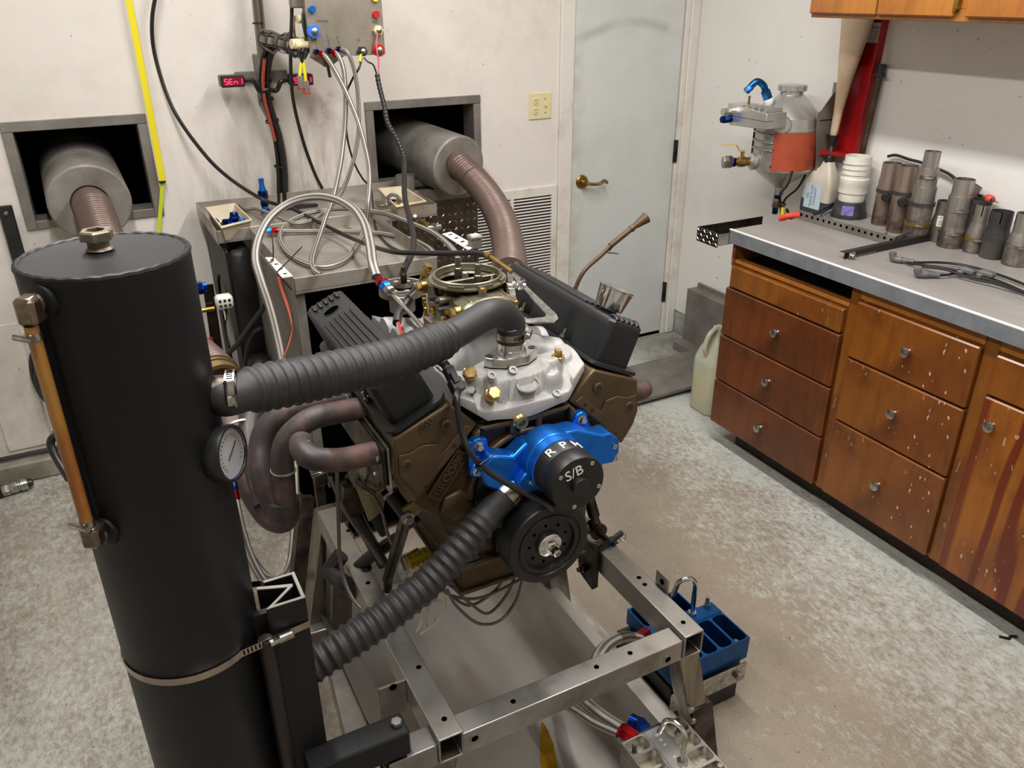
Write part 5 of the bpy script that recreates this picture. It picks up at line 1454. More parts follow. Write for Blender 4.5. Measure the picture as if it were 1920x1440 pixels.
# pale electric connector hanging in front of the black body
co = thing('connector', 'white multi-pin connector hanging in front of the black housing', 'connector', (0.3031, 2.5500, 0.8488))
c = Vector((0.3031, 2.5500, 0.8488))
o = link('shell', MB().box(c.x - .026, c.x + .026, c.y - .02, c.y + .02, c.z - .022, c.z + .022, .008), pm('clear_grey_plastic', '#cfcdc6', .3), co, angle=50)
for i in (-1, 0, 1):
    for j in (-1, 1): link('pin_hole', MB().box(c.x + i * .014 - .004, c.x + i * .014 + .004, c.y - .0215, c.y - .019, c.z + j * .008 - .004, c.z + j * .008 + .004), M_BLACK, o)
for k in (-1, 0, 1): link('wire', MB().tube([c + Vector((k * .006, 0, -.02)), (0.3000, 2.5500, 0.7866), (0.2938, 2.5600, 0.6922), (0.2850, 2.6000, 0.5431), (0.2829, 2.6200, 0.4129)], .0035, 6, 5), (M_WHITE, M_CABLE, M_CABLE)[k + 1], co)
# storage bins
M_BIN = pm('cream_bin', '#cdc0a8', .5, c2='#b3a68c', sc=10, bump=.08)
def bin_(P, z0, h, label, flare=.012):
    P = [Vector(p) for p in P]
    cen = sum(P, Vector()) / 4
    t = thing('parts_bin', label, 'bin', (cen.x, cen.y, z0))
    def ring(k, z): return [(cen.x + (p.x - cen.x) * k, cen.y + (p.y - cen.y) * k, z) for p in P]
    m = MB().loft([ring(.80, z0), ring(.98, z0 + h - .006), ring(1.04, z0 + h - .006), ring(1.04, z0 + h), ring(.95, z0 + h), ring(.78, z0 + .004), ring(.02, z0 + .004)], True, True)
    link('bin_body', m, M_BIN, t, bevel=.0015)
    return t, cen
b1, c1 = bin_(((0.3607, 3.0971, 1.0220), (0.3634, 2.7943, 1.0220), (0.4710, 2.8466, 1.0220), (0.4650, 3.1143, 1.0220)), .9625, .060, 'cream bin of blue fittings in the left corner of the bench')
p = ((0.3614, 2.7725, 1.0220)); q = ((0.4682, 2.8237, 1.0220))
lab = MB().box(p[0] + .025, q[0] - .028, 2.866, 2.872, .984, 1.004, .001)
link('bin_label', lab, M_BLUE_D, b1)
b2, c2 = bin_(((1.0127, 3.0984, 1.0220), (0.9744, 2.7882, 1.0220), (1.0991, 2.8142, 1.0220), (1.1116, 3.0882, 1.0220)), .9625, .060, 'cream bin of small parts in the right corner of the bench')
random.seed(3)
def fitting(name, x, y, z, r, L, ax, mat, label, group):
    m = MB().hex((x, y, z), Vector((x, y, z)) + Vector(ax).normalized() * L * .55, r)
    m.lathe([(r * .8, L * .5), (r * .8, L * .8), (r * .6, L)], (x, y, z), ax, 14)
    return solo(name, m, mat, label, 'fitting', group)
fz = .985
fitting('hose_fitting', c1.x + .022, c1.y + .02, fz, .019, .036, (0, .1, 1), M_BLUE_D, 'largest dark blue cap fitting standing in the left bin', None)
fitting('hose_fitting', c1.x + .034, c1.y - .055, fz, .014, .03, (0, 0, 1), M_BLUE, 'bright blue cap fitting near the front right of the left bin', None)
for k in range(9):
    a = random.uniform(0, 6.28); m_ = (M_BLUE_D, M_BLACK, M_BLUE, M_BLACK)[k % 4]
    fitting('hose_fitting', c1.x + random.uniform(-.035, .022), c1.y + random.uniform(-.11, .08), fz + random.uniform(-.008, .004), random.uniform(.007, .011), random.uniform(.025, .045), (math.cos(a), math.sin(a), .25), m_, 'small blue or black fitting lying in the left bin', 'small fittings in the left bin')
for k in range(7):
    a = random.uniform(0, 6.28); m_ = (M_BLUE_D, M_ZINC, M_STEEL_D, M_BRASS)[k % 4]
    fitting('hose_fitting', c2.x + random.uniform(-.03, .03), c2.y + random.uniform(-.07, .08), fz + random.uniform(-.008, .003), random.uniform(.006, .010), random.uniform(.025, .05), (math.cos(a), math.sin(a), .25), m_, 'small metal fitting lying in the right bin', 'small fittings in the right bin')
# C-clamp hooked on the right bin
cc = thing('c_clamp', 'rusty little C-clamp hooked over the edge of the right bin', 'clamp', (0.9671, 2.8572, 1.0300))
link('clamp_frame', MB().tube([(0.9689, 2.8862, 1.0000), (0.9823, 2.9076, 1.0200), (0.9897, 2.8833, 1.0400), (1.0041, 2.8654, 1.0400), (1.0098, 2.8434, 1.0300), (1.0203, 2.8332, 1.0250)], .0075, 8, 6), M_STEEL, cc)
link('clamp_screw', MB().tube([(0.9511, 2.8817, 1.0050), (1.0109, 2.8966, 1.0050)], .0035, 8, 0).sphere((0.9528, 2.8807, 1.0050), .006, 8, 6), M_STEEL, cc)
# round tin behind the right bin
tn = Vector((1.1694, 3.2500, 0.9787))
solo('tin_can', MB().ring((tn.x, 3.215, .9625), (0, 0, 1), .0375, .039, .075, 32).lathe([(.039, 0), (.039, .002)], (tn.x, 3.215, .9625), (0, 0, 1), 32), M_GALV, 'open grey tin ring standing behind the right bin', 'can')
# stack of blue fittings
q = Vector((0.5795, 3.1608, 0.9625))
bs = thing('fitting_stack', 'tall blue anodised fitting standing on the bench behind the hose loop', 'fitting', (q.x, q.y, .9625))
m = MB()
for r, z0, z1 in ((.0175, 0, .018), (.0155, .026, .046), (.0185, .052, .085)): m.hex((q.x, q.y, .9625 + z0), (q.x, q.y, .9625 + z1), r, z0 * 20)
link('hex_body', m, M_BLUE_D, bs)
link('threads', MB().lathe([(.011, .0), (.012, .05), (.013, .09), (.010, .10), (.009, .118), (.0105, .12), (.0105, .128), (.006, .13)], (q.x, q.y, .963), (0, 0, 1), 18), M_BLUE, bs)
q = Vector((0.7193, 3.1708, 0.9625))
solo('pry_bar', MB().prism([(q.x - .07, .9635), (q.x + .06, .9635), (q.x + .065, .972), (q.x - .06, .985)], 'xz', q.y - .012, q.y + .012), M_BLACK, 'black rubber handle lying on the rear tray', 'handle')
# knob and brass fittings on the right edge
kb = thing('valve_row', 'row of brass and steel valve fittings along the right edge of the bench', 'valve', (1.0292, 2.7500, 0.9809))
c = Vector((1.0329, 2.7600, 0.9782)); link('ball_knob', MB().sphere(c, .017, 16, 10).cyl(c - Vector((0, 0, .035)), c, .009, 10), M_ZINC, kb)
for px in ((1.0377, 2.7000, 0.9717), (1.0378, 2.6600, 0.9693)):
    c = Vector(px); link('fitting', MB().hex(c - Vector((0, 0, .02)), c + Vector((0, 0, .012)), .012), M_BRASS, kb)
c = Vector((1.0500, 2.6200, 0.9713)); link('cross_fitting', MB().cyl(c - Vector((.025, 0, 0)), c + Vector((.025, 0, 0)), .010, 10).cyl(c - Vector((0, 0, .02)), c + Vector((0, 0, .014)), .009, 10), M_ZINC, kb)
# grey square connector right of the bench
c = Vector((1.0354, 2.2500, 1.0213))
gc_ = thing('connector', 'grey square connector standing beside the right slotted bracket', 'connector', (c.x, c.y, c.z - .03))
link('shell', MB().box(c.x - .018, c.x + .018, c.y - .015, c.y + .015, c.z - .026, c.z + .012, .003), M_DUCT, gc_)
link('rim', MB().box(c.x - .021, c.x + .021, c.y - .018, c.y + .018, c.z + .004, c.z + .016, .003), M_GALV, gc_)
link('face', MB().box(c.x - .013, c.x + .013, c.y - .011, c.y + .011, c.z + .014, c.z + .018, .001), M_WHITE, gc_)
link('wire', MB().tube([c + Vector((0, 0, -.025)), c + Vector((-.002, -.01, -.08)), (0.9685, 2.1000, 0.9539)], .003, 6, 6), M_CABLE, gc_)

# ---------------------------------------------------------------- pipe stand, control box and displays on the back wall
ps = thing('pipe_stand', 'grey steel post and side arm on the back wall wrapped with cables', 'stand', (.68, 3.28, 1.2))
PYY = 3.26
link('post', MB().tube([(0.6739, 3.2600, 1.7974), (0.6647, 3.2600, 1.4737)], .0195, 20, 0), M_STEEL_V, ps)
c = Vector((0.6579, 3.2900, 1.4627)); link('wall_foot', MB().box(c.x - .014, c.x + .018, 3.27, 3.348, c.z - .13, c.z + .05, .002), M_DUCT, ps)
a0 = Vector((0.6645, 3.2600, 1.5697)); a1 = Vector((0.7686, 3.0200, 1.5427))
link('arm', MB().tube([a0, a1], .017, 16, 0), M_STEEL_V, ps)
wr = MB()
random.seed(11)
for k in range(16):
    r0 = random.uniform(.012, .03); ph = random.uniform(0, 6.28); pts = []
    for i in range(8):
        t = i / 7; p = a0.lerp(a1, t * .95); a = ph + t * random.uniform(-2, 2)
        pts.append(p + Vector((0, -.6 * math.cos(a), math.sin(a))) * (r0 + random.uniform(0, .012)))
    wr.tube(pts, .0042, 6, 4)
o = link('cable_wrap', wr, pm('grey_cable', '#6f6a66', .5), ps); o['kind'] = 'stuff'
for t in (.12, .3, .52, .7):
    p = a0.lerp(a1, t); link('zip_tie', MB().ring(p - (a1 - a0).normalized() * .003, a1 - a0, .030, .032, .006, 20), M_BLACK, ps)
p = Vector((0.6654, 3.2600, 1.6175)); link('zip_tie', MB().ring(p, (0, 0, 1), .0195, .0215, .006, 20), M_BLACK, ps)
# wire bundle running down the wall
wb_ = thing('wire_bundle', 'thick bundle of black and red wires hanging down the back wall behind the bench', 'cable', (0.6835, 3.2800, 1.0492))
path = [(0.6994, 3.2400, 1.5481), (0.6760, 3.2500, 1.5013), (0.6643, 3.2700, 1.4267), (0.6633, 3.2800, 1.3599), (0.6749, 3.2900, 1.2807), (0.6855, 3.3000, 1.2053), (0.6894, 3.3100, 1.1056), (0.6823, 3.3100, 1.0015), (0.6776, 3.3100, 0.9485)]
for k, (dx, dy, r, m_) in enumerate(((-.014, -.01, .007, M_CABLE), (.004, -.014, .008, M_CABLE), (.014, -.004, .0075, M_RUBBER), (-.005, .004, .008, M_CABLE), (.009, .008, .006, M_CABLE))):
    link('cable', MB().tube([Vector(p) + Vector((dx * (1 + .3 * math.sin(i + k)), dy, 0)) for i, p in enumerate(path)], r, 8, 5), m_, wb_)
plabel(link('red_cable', MB().tube([Vector(p) + Vector((-.012, -.022, 0)) for p in path[1:6]], .0065, 8, 5), pm('faded_red_wire', '#a8472f', .5), wb_), 'faded red wires in the bundle')
for p, nx in ((path[3], path[4]), (path[4], path[5]), (path[6], path[7]), (path[2], path[3])):
    link('bundle_tie', MB().ring(Vector(p), Vector(nx) - Vector(p), .024, .026, .007, 20), M_BLACK, wb_)
# LED displays
M_LED = bpy.data.materials.new('red_led'); M_LED.use_nodes = True
e_ = M_LED.node_tree.nodes['Principled BSDF']; e_.inputs['Base Color'].default_value = (.3, 0, .02, 1); e_.inputs['Emission Color'].default_value = (1.0, .03, .10, 1); e_.inputs['Emission Strength'].default_value = 4.0
M_LEDBG = bpy.data.materials.new('led_window'); M_LEDBG.use_nodes = True
e_ = M_LEDBG.node_tree.nodes['Principled BSDF']; e_.inputs['Base Color'].default_value = (.10, 0, .01, 1); e_.inputs['Roughness'].default_value = .2; e_.inputs['Emission Color'].default_value = (.6, 0, .04, 1); e_.inputs['Emission Strength'].default_value = .12
def display(cx, cz, y, txt, label):
    t = thing('digital_display', label, 'display', (cx, y, cz - .02))
    b = link('case', MB().box(cx - .042, cx + .042, y, y + .06, cz - .020, cz + .020, .004), M_BLACK, t)
    link('window', MB().box(cx - .033, cx + .037, y - .001, y + .004, cz - .014, cz + .014, .001), M_LEDBG, t)
    seg = {'S': 'afgcd', 'E': 'afged', 'n': 'egc', '1': 'bc', 'G': 'afedc'}
    m = MB(); w, h, k = .006, .0085, .0011
    for i, ch in enumerate(txt):
        x = cx - .024 + i * .0165
        S = {'a': (x - w, x + w, cz + h), 'g': (x - w, x + w, cz), 'd': (x - w, x + w, cz - h)}
        for s in seg[ch]:
            if s in S: a, c_, z = S[s]; m.box(a + k, c_ - k, y - .0018, y - .0008, z - k, z + k)
            else:
                xx = x + (w if s in 'bc' else -w); z0 = cz if s in 'bf' else cz - h; m.box(xx - k, xx + k, y - .0018, y - .0008, z0 + k * .6, z0 + h - k * .6)
    link('digits', m, M_LED, t)
    return t
d1 = Vector((0.5403, 3.2200, 1.4313)); d2 = Vector((0.7910, 3.2200, 1.4247))
display(d1.x, d1.z, 3.22, 'SEn1', 'small black display reading SEn1 in red, left of the wire bundle')
display(d2.x, d2.z, 3.22, 'SEn1', 'small black red-lit display half hidden behind two grey plugs')
bx0, bx1 = d1.x + .03, d2.x - .03
dbk = thing('display_bar', 'grey steel bar on the wall that carries the two small displays', 'bar', ((bx0 + bx1) / 2, 3.33, d1.z))
link('bar', MB().box(bx0, bx1, 3.322, 3.346, d1.z - .012, d1.z + .022, .002), M_DUCT, dbk)
for e, s in ((d1, 1), (d2, -1)):
    mid = Vector((0.6674, 3.2500, 1.3946))
    link('lead', MB().tube([e + Vector((s * .042, .03, 0)), e + Vector((s * .075, .02, -.004)), e.lerp(mid, .75) + Vector((0, .01, -.012)), mid], .0085, 10, 6), M_CABLE, dbk)

# control box
BY = 2.95
bTL, bBL, bBR = Vector((0.7559, 2.9500, 1.6969)), Vector((0.7606, 2.9500, 1.5213)), Vector((1.0304, 2.9500, 1.5062))
bx = thing('control_box', 'dull steel control box with hose and terminal fittings on an arm', 'control box', ((bBL.x + bBR.x) / 2, BY, bBL.z))
x0, x1, z0 = bBL.x, bBR.x - .002, bBL.z - .001
link('face_plate', MB().box(x0, x1, BY, BY + .004, z0, z0 + .33, .001), pm('satin_steel_plate', '#a39c90', .45, .7, c2='#857d70', sc=6, bump=.04, rv=.08), bx)
pl2 = bpy.data.materials['satin_steel_plate']
link('box_shell', MB().box(x0 + .002, x1 - .002, BY + .004, BY + .05, z0 + .03, z0 + .33, .002), pl2, bx)
link('lower_flap', MB().prism([(x0 + .002, z0), (x0 + .13, z0), (x0 + .075, z0 - .035), (x0 + .055, z0 - .035)], 'xz', BY + .03, BY + .033), pl2, bx)
def boss(c, col, r, L, name, stud=True, hexed=False):
    c = Vector(c); y = BY
    m = MB()
    if hexed: m.hex((c.x, y, c.z), (c.x, y - L, c.z), r)
    else: m.lathe([(r, 0), (r, L * .8), (r * .92, L)], (c.x, y, c.z), (0, -1, 0), 28)
    o = link(name, m, col, bx)
    if stud:
        s = MB().lathe([(r * .55, L), (r * .55, L + .005), (r * .42, L + .006), (r * .42, L + .012), (r * .22, L + .013), (r * .22, L + .022), (r * .14, L + .024)], (c.x, y, c.z), (0, -1, 0), 14)
        link('stud', s, M_ZINC, o)
    return o
M_BLUEP = pm('blue_plastic', '#2f6fd0', .4); M_REDP = pm('red_plastic', '#b01c20', .35); M_PINK = pm('pink_wire', '#d8646c', .5)
boss((0.7775, 2.9450, 1.6011), M_BLUEP, .0215, .026, 'blue_terminal')
boss((1.0045, 2.9450, 1.5990), M_IVORY, .0175, .02, 'ivory_terminal', True, True)
boss((0.9409, 2.9450, 1.5340), M_BLACK, .0175, .024, 'black_terminal', True, True)
boss((1.0014, 2.9450, 1.5355), M_REDP, .0205, .024, 'red_terminal')
o = boss((0.7817, 2.9450, 1.6694), M_BLUE, .0115, .016, 'blue_port', False)
o = boss((1.0029, 2.9450, 1.6497), M_REDP, .0125, .012, 'indicator_lamp', False)
o = boss((1.0033, 2.9450, 1.7013), M_YELLOW, .0125, .012, 'indicator_lamp', False)
for c in ((0.7795, 2.9450, 1.5378), (0.8241, 2.9450, 1.5397), (0.8581, 2.9450, 1.5436)):
    boss(c, M_BLUE_D, .0105, .022, 'port_nut', False, True)
M_INK = pm('black_marker_ink', '#26231f', .7)
def write(s, p, size, up=None, spread=None):
    m = MB()
    if up:
        for i, ch in enumerate(s): text_mb(ch, size, basis(Vector(p) + Vector((.0012 * i, 0, -i * size * .95)), (1, 0, 0), (0, -1, 0)), .0002, m)
    else: text_mb(s, size, basis(p, (1, 0, -.04), (0, -1, 0)), .0002, m)
    link('marker_writing', m, M_INK, bx)
def wp_(p): return (p[0], BY - .0003, p[2])
write('OIL', wp_((0.7849, 2.9500, 1.5742)), .012, True)
write('FUEL', wp_((0.8264, 2.9500, 1.5830)), .011, True)
write('VAC', wp_((0.8611, 2.9500, 1.5771)), .012, True)
write('GROUND', wp_((0.8132, 2.9500, 1.6314)), .009)
write('ING', wp_((1.0006, 2.9500, 1.6244)), .0125)
write('G', wp_((0.9343, 2.9500, 1.5700)), .0125)
write('+', wp_((1.0033, 2.9500, 1.5629)), .012)
# fittings and wires at the box's left side
for c, r in (((0.7583, 3.0000, 1.6394), .014), ((0.7258, 2.9800, 1.5629), .016), ((0.7356, 2.9700, 1.5597), .012)):
    c = Vector(c); link('side_fitting', MB().cyl(c - Vector((.02, .01, 0)), c + Vector((.025, 0, 0)), r, 12), M_IVORY, bx)
cl = Vector((0.7491, 3.0000, 1.6837)); link('cable_clip', MB().box(cl.x - .022, cl.x + .022, cl.y, cl.y + .03, cl.z - .012, cl.z + .03, .004), M_GALV, bx)
for pts, r in ((((0.7714, 2.9900, 1.6803), (0.7568, 2.9800, 1.6399), (0.7567, 2.9700, 1.5990), (0.7643, 2.9800, 1.5482), (0.7457, 2.9800, 1.5150)), .006), (((0.7639, 2.9900, 1.6477), (0.7656, 2.9800, 1.6068), (0.7546, 2.9700, 1.5658), (0.7358, 2.9600, 1.5368)), .007), (((0.7095, 3.0000, 1.5524), (0.7149, 2.9800, 1.5330), (0.7213, 2.9800, 1.5261)), .012)):
    link('side_cable', MB().tube(pts, r, 8, 5), M_CABLE, bx)
link('brown_wire', MB().tube([(0.7315, 2.9900, 1.6483), (0.7233, 2.9800, 1.6160), (0.7228, 2.9800, 1.5829)], .004, 6, 5), M_BRONZE, bx)
# two grey plugs on yellow wires
pg = thing('plug_pair', 'two grey plugs on short yellow wires hanging left of the control box', 'plug', (0.7345, 2.9800, 1.4206))
link('black_lead', MB().tube([(0.7473, 2.9700, 1.5660), (0.7379, 2.9700, 1.5328), (0.7343, 2.9700, 1.5024)], .0065, 8, 5), M_CABLE, pg)
for a, b, c in (((0.7329, 2.9700, 1.5059), (0.7264, 2.9700, 1.4823), (0.7221, 2.9700, 1.4619)), ((0.7383, 2.9700, 1.5057), (0.7406, 2.9700, 1.4783), (0.7405, 2.9700, 1.4455))):
    link('yellow_wire', MB().tube([a, b, c], .0055, 8, 5), M_YELLOW, pg)
    c = Vector(c)
    o = link('plug', MB().box(c.x - .010, c.x + .010, c.y - .008, c.y + .008, c.z - .040, c.z, .002), M_DUCT, pg)
    link('plug_seal', MB().box(c.x - .012, c.x + .012, c.y - .009, c.y + .009, c.z - .044, c.z - .038, .001), M_REDP, o)
# cables from the box and the ceiling
def cable(name, pts, r, mat, label, n=8):
    return solo(name, MB().tube(pts, r, n, 8), mat, label, 'cable')
cable('hanging_cable', [(0.7472, 3.0500, 1.7290), (0.7371, 3.0500, 1.6470), (0.7232, 3.0600, 1.5456), (0.7215, 3.1000, 1.4377), (0.7334, 3.1500, 1.3407), (0.7698, 3.2200, 1.1940), (0.8134, 3.2800, 1.0677), (0.8421, 3.3000, 1.0014)], .0065, M_CABLE, 'thin black cable hanging past the second display down behind the bench')
cable('ground_cable', [(0.9340, 2.9300, 1.5110), (0.9185, 2.9200, 1.4811), (0.8931, 2.9300, 1.4432), (0.8731, 2.9600, 1.3795), (0.8772, 3.0000, 1.2550), (0.9072, 3.0500, 1.1486), (0.9537, 3.1000, 1.0651), (0.9893, 3.1200, 1.0224), (0.9306, 2.9262, 1.0000), (0.8687, 2.7172, 0.9660), (0.8420, 2.5047, 0.9660), (0.8574, 2.3584, 0.9700)], .0038, M_CABLE, 'thin black cable from the black terminal down across the bench')
link('yellow_lug', MB().cyl((0.9333, 2.9300, 1.5248), (0.9242, 2.9200, 1.5017), .0055, 8), M_YELLOW, bpy.data.objects['control_box'])
cable('pink_wire', [(0.9970, 2.9250, 1.5914), (0.9876, 2.9200, 1.5441), (0.9919, 2.9200, 1.5008), (0.9864, 2.9200, 1.4572)], .0028, M_PINK, 'pink wire from the ivory terminal to the black conduit')
cable('sense_wire', [(0.9420, 2.9300, 1.5142), (0.9529, 2.9200, 1.5005), (0.9714, 2.9200, 1.4894), (0.9822, 2.9200, 1.4539)], .0028, M_CABLE, 'short black wire looping from the black terminal into the conduit')
cable('dangling_plug', [(0.8246, 2.9700, 1.5127), (0.8210, 2.9600, 1.4876), (0.8248, 2.9600, 1.4528)], .0055, M_BLACK, 'short black plug lead dangling under the control box')
cd = [(0.9825, 2.9200, 1.4574), (0.9820, 2.9000, 1.4148), (0.9811, 2.8600, 1.3565), (0.9749, 2.8200, 1.3077), (0.9848, 2.7600, 1.2574), (0.9824, 2.7000, 1.2073), (0.9511, 2.6200, 1.1612), (0.9048, 2.5000, 1.1186), (0.8654, 2.3600, 1.0848), (0.8301, 2.2400, 1.0679), (0.7738, 2.1000, 1.0633), (0.6951, 1.9500, 1.0704), (0.6295, 1.8200, 1.0758)]
solo('split_loom', MB().tube(cd, .0085, 10, 8, step=.003, rf=lambda s, L: 1 + .10 * math.sin(s / .0012 * .5)), M_CABLE, 'black ribbed conduit from the control box down behind the carburetor', 'cable')

# ---------------------------------------------------------------- braided hoses
def m_braid():
    t = NT('steel_braid'); t.set(Metallic=.35)
    w1 = t.node('ShaderNodeTexWave'); w1.wave_type = 'BANDS'; w1.bands_direction = 'X'; w1.inputs['Scale'].default_value = 1.9; w1.inputs['Distortion'].default_value = .4
    t.ln(t.co.outputs['UV'], w1.inputs['Vector'])
    ck = t.node('ShaderNodeTexChecker'); m = t.node('ShaderNodeMapping'); m.inputs['Scale'].default_value = (18, 18, 1); m.inputs['Rotation'].default_value = (0, 0, .785)
    t.ln(t.co.outputs['UV'], m.inputs['Vector']); t.ln(m.outputs['Vector'], ck.inputs['Vector']); ck.inputs['Scale'].default_value = 1.0
    c = t.mix(t.mask(w1.outputs['Fac'], .2, .8), lin('#57524b'), lin('#b0aba3'))
    c = t.mix(t.math('MULTIPLY', ck.outputs['Fac'], .18), c, lin('#6b645a'))
    t.base(c); t.rough(.48); t.bump(ck.outputs['Fac'], .12, .0004); return t.m
M_BRAID = m_braid()
def braid(pts, r, label, name='braided_hose', ends=()):
    t = thing(name, label, 'hose', pts[0])
    link('braid', MB().tube(pts, r, 14, 8, vs=14), M_BRAID, t)
    for end, cols in ends:
        P = [Vector(p) for p in pts]
        a, b = (P[0], P[1]) if end == 0 else (P[-1], P[-2])
        d = (a - b).normalized()
        link('collar', MB().lathe([(r * 1.18, -.022), (r * 1.3, -.018), (r * 1.3, 0)], a, d, 16), cols[0], t)
        if cols[1]: link('swivel_nut', MB().hex(a, a + d * .018, r * 1.45), cols[1], t)
    return t
braid([(0.5438, 1.7250, 1.1322), (0.5484, 1.7600, 1.1523), (0.5737, 1.8500, 1.1703), (0.6044, 1.9800, 1.1859), (0.6213, 2.1200, 1.1935), (0.6126, 2.2600, 1.1932), (0.5728, 2.3400, 1.1891), (0.5110, 2.3800, 1.1709), (0.4477, 2.3700, 1.1386), (0.4001, 2.3300, 1.0952), (0.3731, 2.2800, 1.0501), (0.3723, 2.2400, 0.9995), (0.3799, 2.2000, 0.9244), (0.3813, 2.1500, 0.8298), (0.3732, 2.0800, 0.7456), (0.3521, 1.9800, 0.6652), (0.3197, 1.8600, 0.5730), (0.2920, 1.7800, 0.4976), (0.2610, 1.7200, 0.4318), (0.2266, 1.6800, 0.4148), (0.2463, 2.1726, 0.0600), (0.2289, 2.3621, 0.0200)], .0118, 'thick braided steel hose arching over the bench to the fuel line', ends=())
braid([(0.7882, 2.9250, 1.5335), (0.8019, 2.9000, 1.5211), (0.8273, 2.8800, 1.4674), (0.8489, 2.8500, 1.4004), (0.8645, 2.8000, 1.3126), (0.8694, 2.7500, 1.2094), (0.8613, 2.7200, 1.1432), (0.8294, 2.6600, 1.0712), (0.8113, 2.6683, 0.9850), (0.7119, 2.4829, 0.9720), (0.6418, 2.3788, 0.9720), (0.5779, 2.3588, 0.9720), (0.5375, 2.4353, 0.9720), (0.5213, 2.5729, 0.9720), (0.5365, 2.7339, 0.9720), (0.5684, 2.8246, 0.9850), (0.6120, 2.8587, 1.0000), (0.7024, 2.8938, 1.0100), (0.8180, 2.8846, 1.0100), (0.9139, 2.7515, 1.0100), (0.9523, 2.5637, 1.0100), (0.9695, 2.4168, 1.0100), (0.9287, 2.1800, 1.0270), (0.9080, 2.0800, 1.0177)], .0082, 'braided hose from the oil port that coils on the bench', ends=((0, (M_RED_A, None)),))
braid([(0.8309, 2.9250, 1.5354), (0.8430, 2.9000, 1.5263), (0.8523, 2.8800, 1.4748), (0.8411, 2.8600, 1.3651), (0.8201, 2.8400, 1.2717), (0.7859, 2.8000, 1.1818), (0.7396, 2.7600, 1.0846), (0.6934, 2.7000, 1.0386), (0.6360, 2.6128, 0.9850), (0.5739, 2.4595, 0.9720), (0.5481, 2.3512, 0.9720), (0.5541, 2.2916, 0.9700)], .0082, 'braided hose from the fuel port crossing the middle of the coil', ends=((0, (M_RED_A, None)),))
braid([(0.8631, 2.9250, 1.5411), (0.8772, 2.9000, 1.5335), (0.8959, 2.9000, 1.4714), (0.9004, 2.9000, 1.3750), (0.8876, 2.8900, 1.2689), (0.8510, 2.8800, 1.1624), (0.7908, 2.8700, 1.0606), (0.7041, 2.8456, 1.0050), (0.6390, 2.8024, 1.0000), (0.5981, 2.8248, 1.0000), (0.5661, 2.9698, 1.0000), (0.5446, 3.1513, 0.9850), (0.5178, 3.2032, 0.9750), (0.5092, 3.3409, 0.9720)], .0070, 'braided hose from the vacuum port that runs to the left bin', ends=((0, (M_ZINC, None)),))
braid([(0.5262, 2.8080, 0.9850), (0.6151, 2.7936, 0.9750), (0.7487, 2.7334, 0.9720), (0.8540, 2.6446, 0.9720), (0.9245, 2.5228, 0.9720), (0.9392, 2.3936, 0.9720), (0.9168, 2.2816, 0.9750)], .0072, 'thin braided hose with a red and blue end lying across the bench', ends=((0, (M_RED_A, M_BLUE)),))
# zip ties sticking up on the left bracket
cable('zip_tie', [(0.3979, 2.2600, 1.0364), (0.4369, 2.3877, 1.0050), (0.4402, 2.3855, 1.0100), (0.4447, 2.3800, 1.0529), (0.4520, 2.4200, 1.0870)], .0018, M_CABLE, 'long black zip tie end standing up at the left slotted bracket')
cable('zip_tie', [(0.4183, 2.2670, 1.0000), (0.4293, 2.2787, 1.0060), (0.4756, 2.3500, 1.0079), (0.5366, 2.4200, 1.0250)], .0018, M_CABLE, 'black zip tie end slanting over the front tray')
# copper coloured wires down the side sheet
for k in range(3):
    cable('signal_wire', [Vector((0.4140, 2.2100, 1.0095)) + Vector((k * .004, 0, 0)), Vector((0.4182, 2.2000, 0.9682)) + Vector((k * .004, 0, 0)), Vector((0.4240, 2.1800, 0.9232)) + Vector((k * .003, 0, 0)), (0.4245, 2.1600, 0.8821), Vector((0.4089, 2.1400, 0.8441)) - Vector((k * .002, 0, 0)), (0.3837, 2.1200, 0.8117), (0.3696, 2.1000, 0.7951)], .0026, (pm('copper_wire_%s' % 'abc'[k], ('#b5512f', '#8d3a24', '#201c1a')[k], .45)), ('orange wire', 'brown wire', 'black wire')[k] + ' running down the side of the bench beside the braided hose')
# black cables in front of the housing
cable('pickup_cable', [(0.4004, 2.4000, 0.8665), (0.3571, 2.4500, 0.7928), (0.3153, 2.5000, 0.7197), (0.2837, 2.5500, 0.6700)], .0085, M_CABLE, 'black cable slanting across the black housing')
cable('pickup_cable', [(0.3829, 2.4200, 0.7897), (0.3613, 2.4500, 0.7653), (0.3445, 2.5000, 0.7046), (0.3340, 2.5500, 0.6117), (0.3236, 2.5500, 0.5162)], .0055, M_CABLE, 'thin black cable looping down the front of the black housing')

# ---------------------------------------------------------------- flexible exhaust ducts
M_FLEX = pm('brown_flex_duct', '#6d5b54', .40, .5, c2='#67554e', sc=9, rv=.08)
def flex(pts, r, label, pitch=.0135):
    t = thing('flex_duct', label, 'duct', pts[0])
    link('duct_body', MB().tube(pts, r, 28, 8, step=pitch / 6, rf=lambda s, L: 1 + .085 * (1 - abs(2 * ((s / pitch) % 1) - 1) ** 3)), M_FLEX, t, angle=80)
    return t
flx = flex([EL - AXL * .05, EL + AXL * .02, (0.0025, 3.0600, 1.0607), (0.0147, 2.8600, 0.9988), (0.0419, 2.5500, 0.9358), (0.0894, 2.2000, 0.9162), (0.1371, 1.9500, 0.9271), (0.1668, 1.8000, 0.9237)], .056, 'brown flexible exhaust duct from the left wall opening down behind the tank')
p = Vector((0.1687, 1.7700, 0.9225)); d_ = (p - Vector((0.1371, 1.9500, 0.9271))).normalized()
plabel(link('clamp_band', MB().ring(p - d_ * .045, d_, .052, .059, .03, 28).ring(p - d_ * .012, d_, .048, .057, .03, 28), pm('gold_band', '#a58b5c', .3, .9), flx), 'gold coloured clamp band')
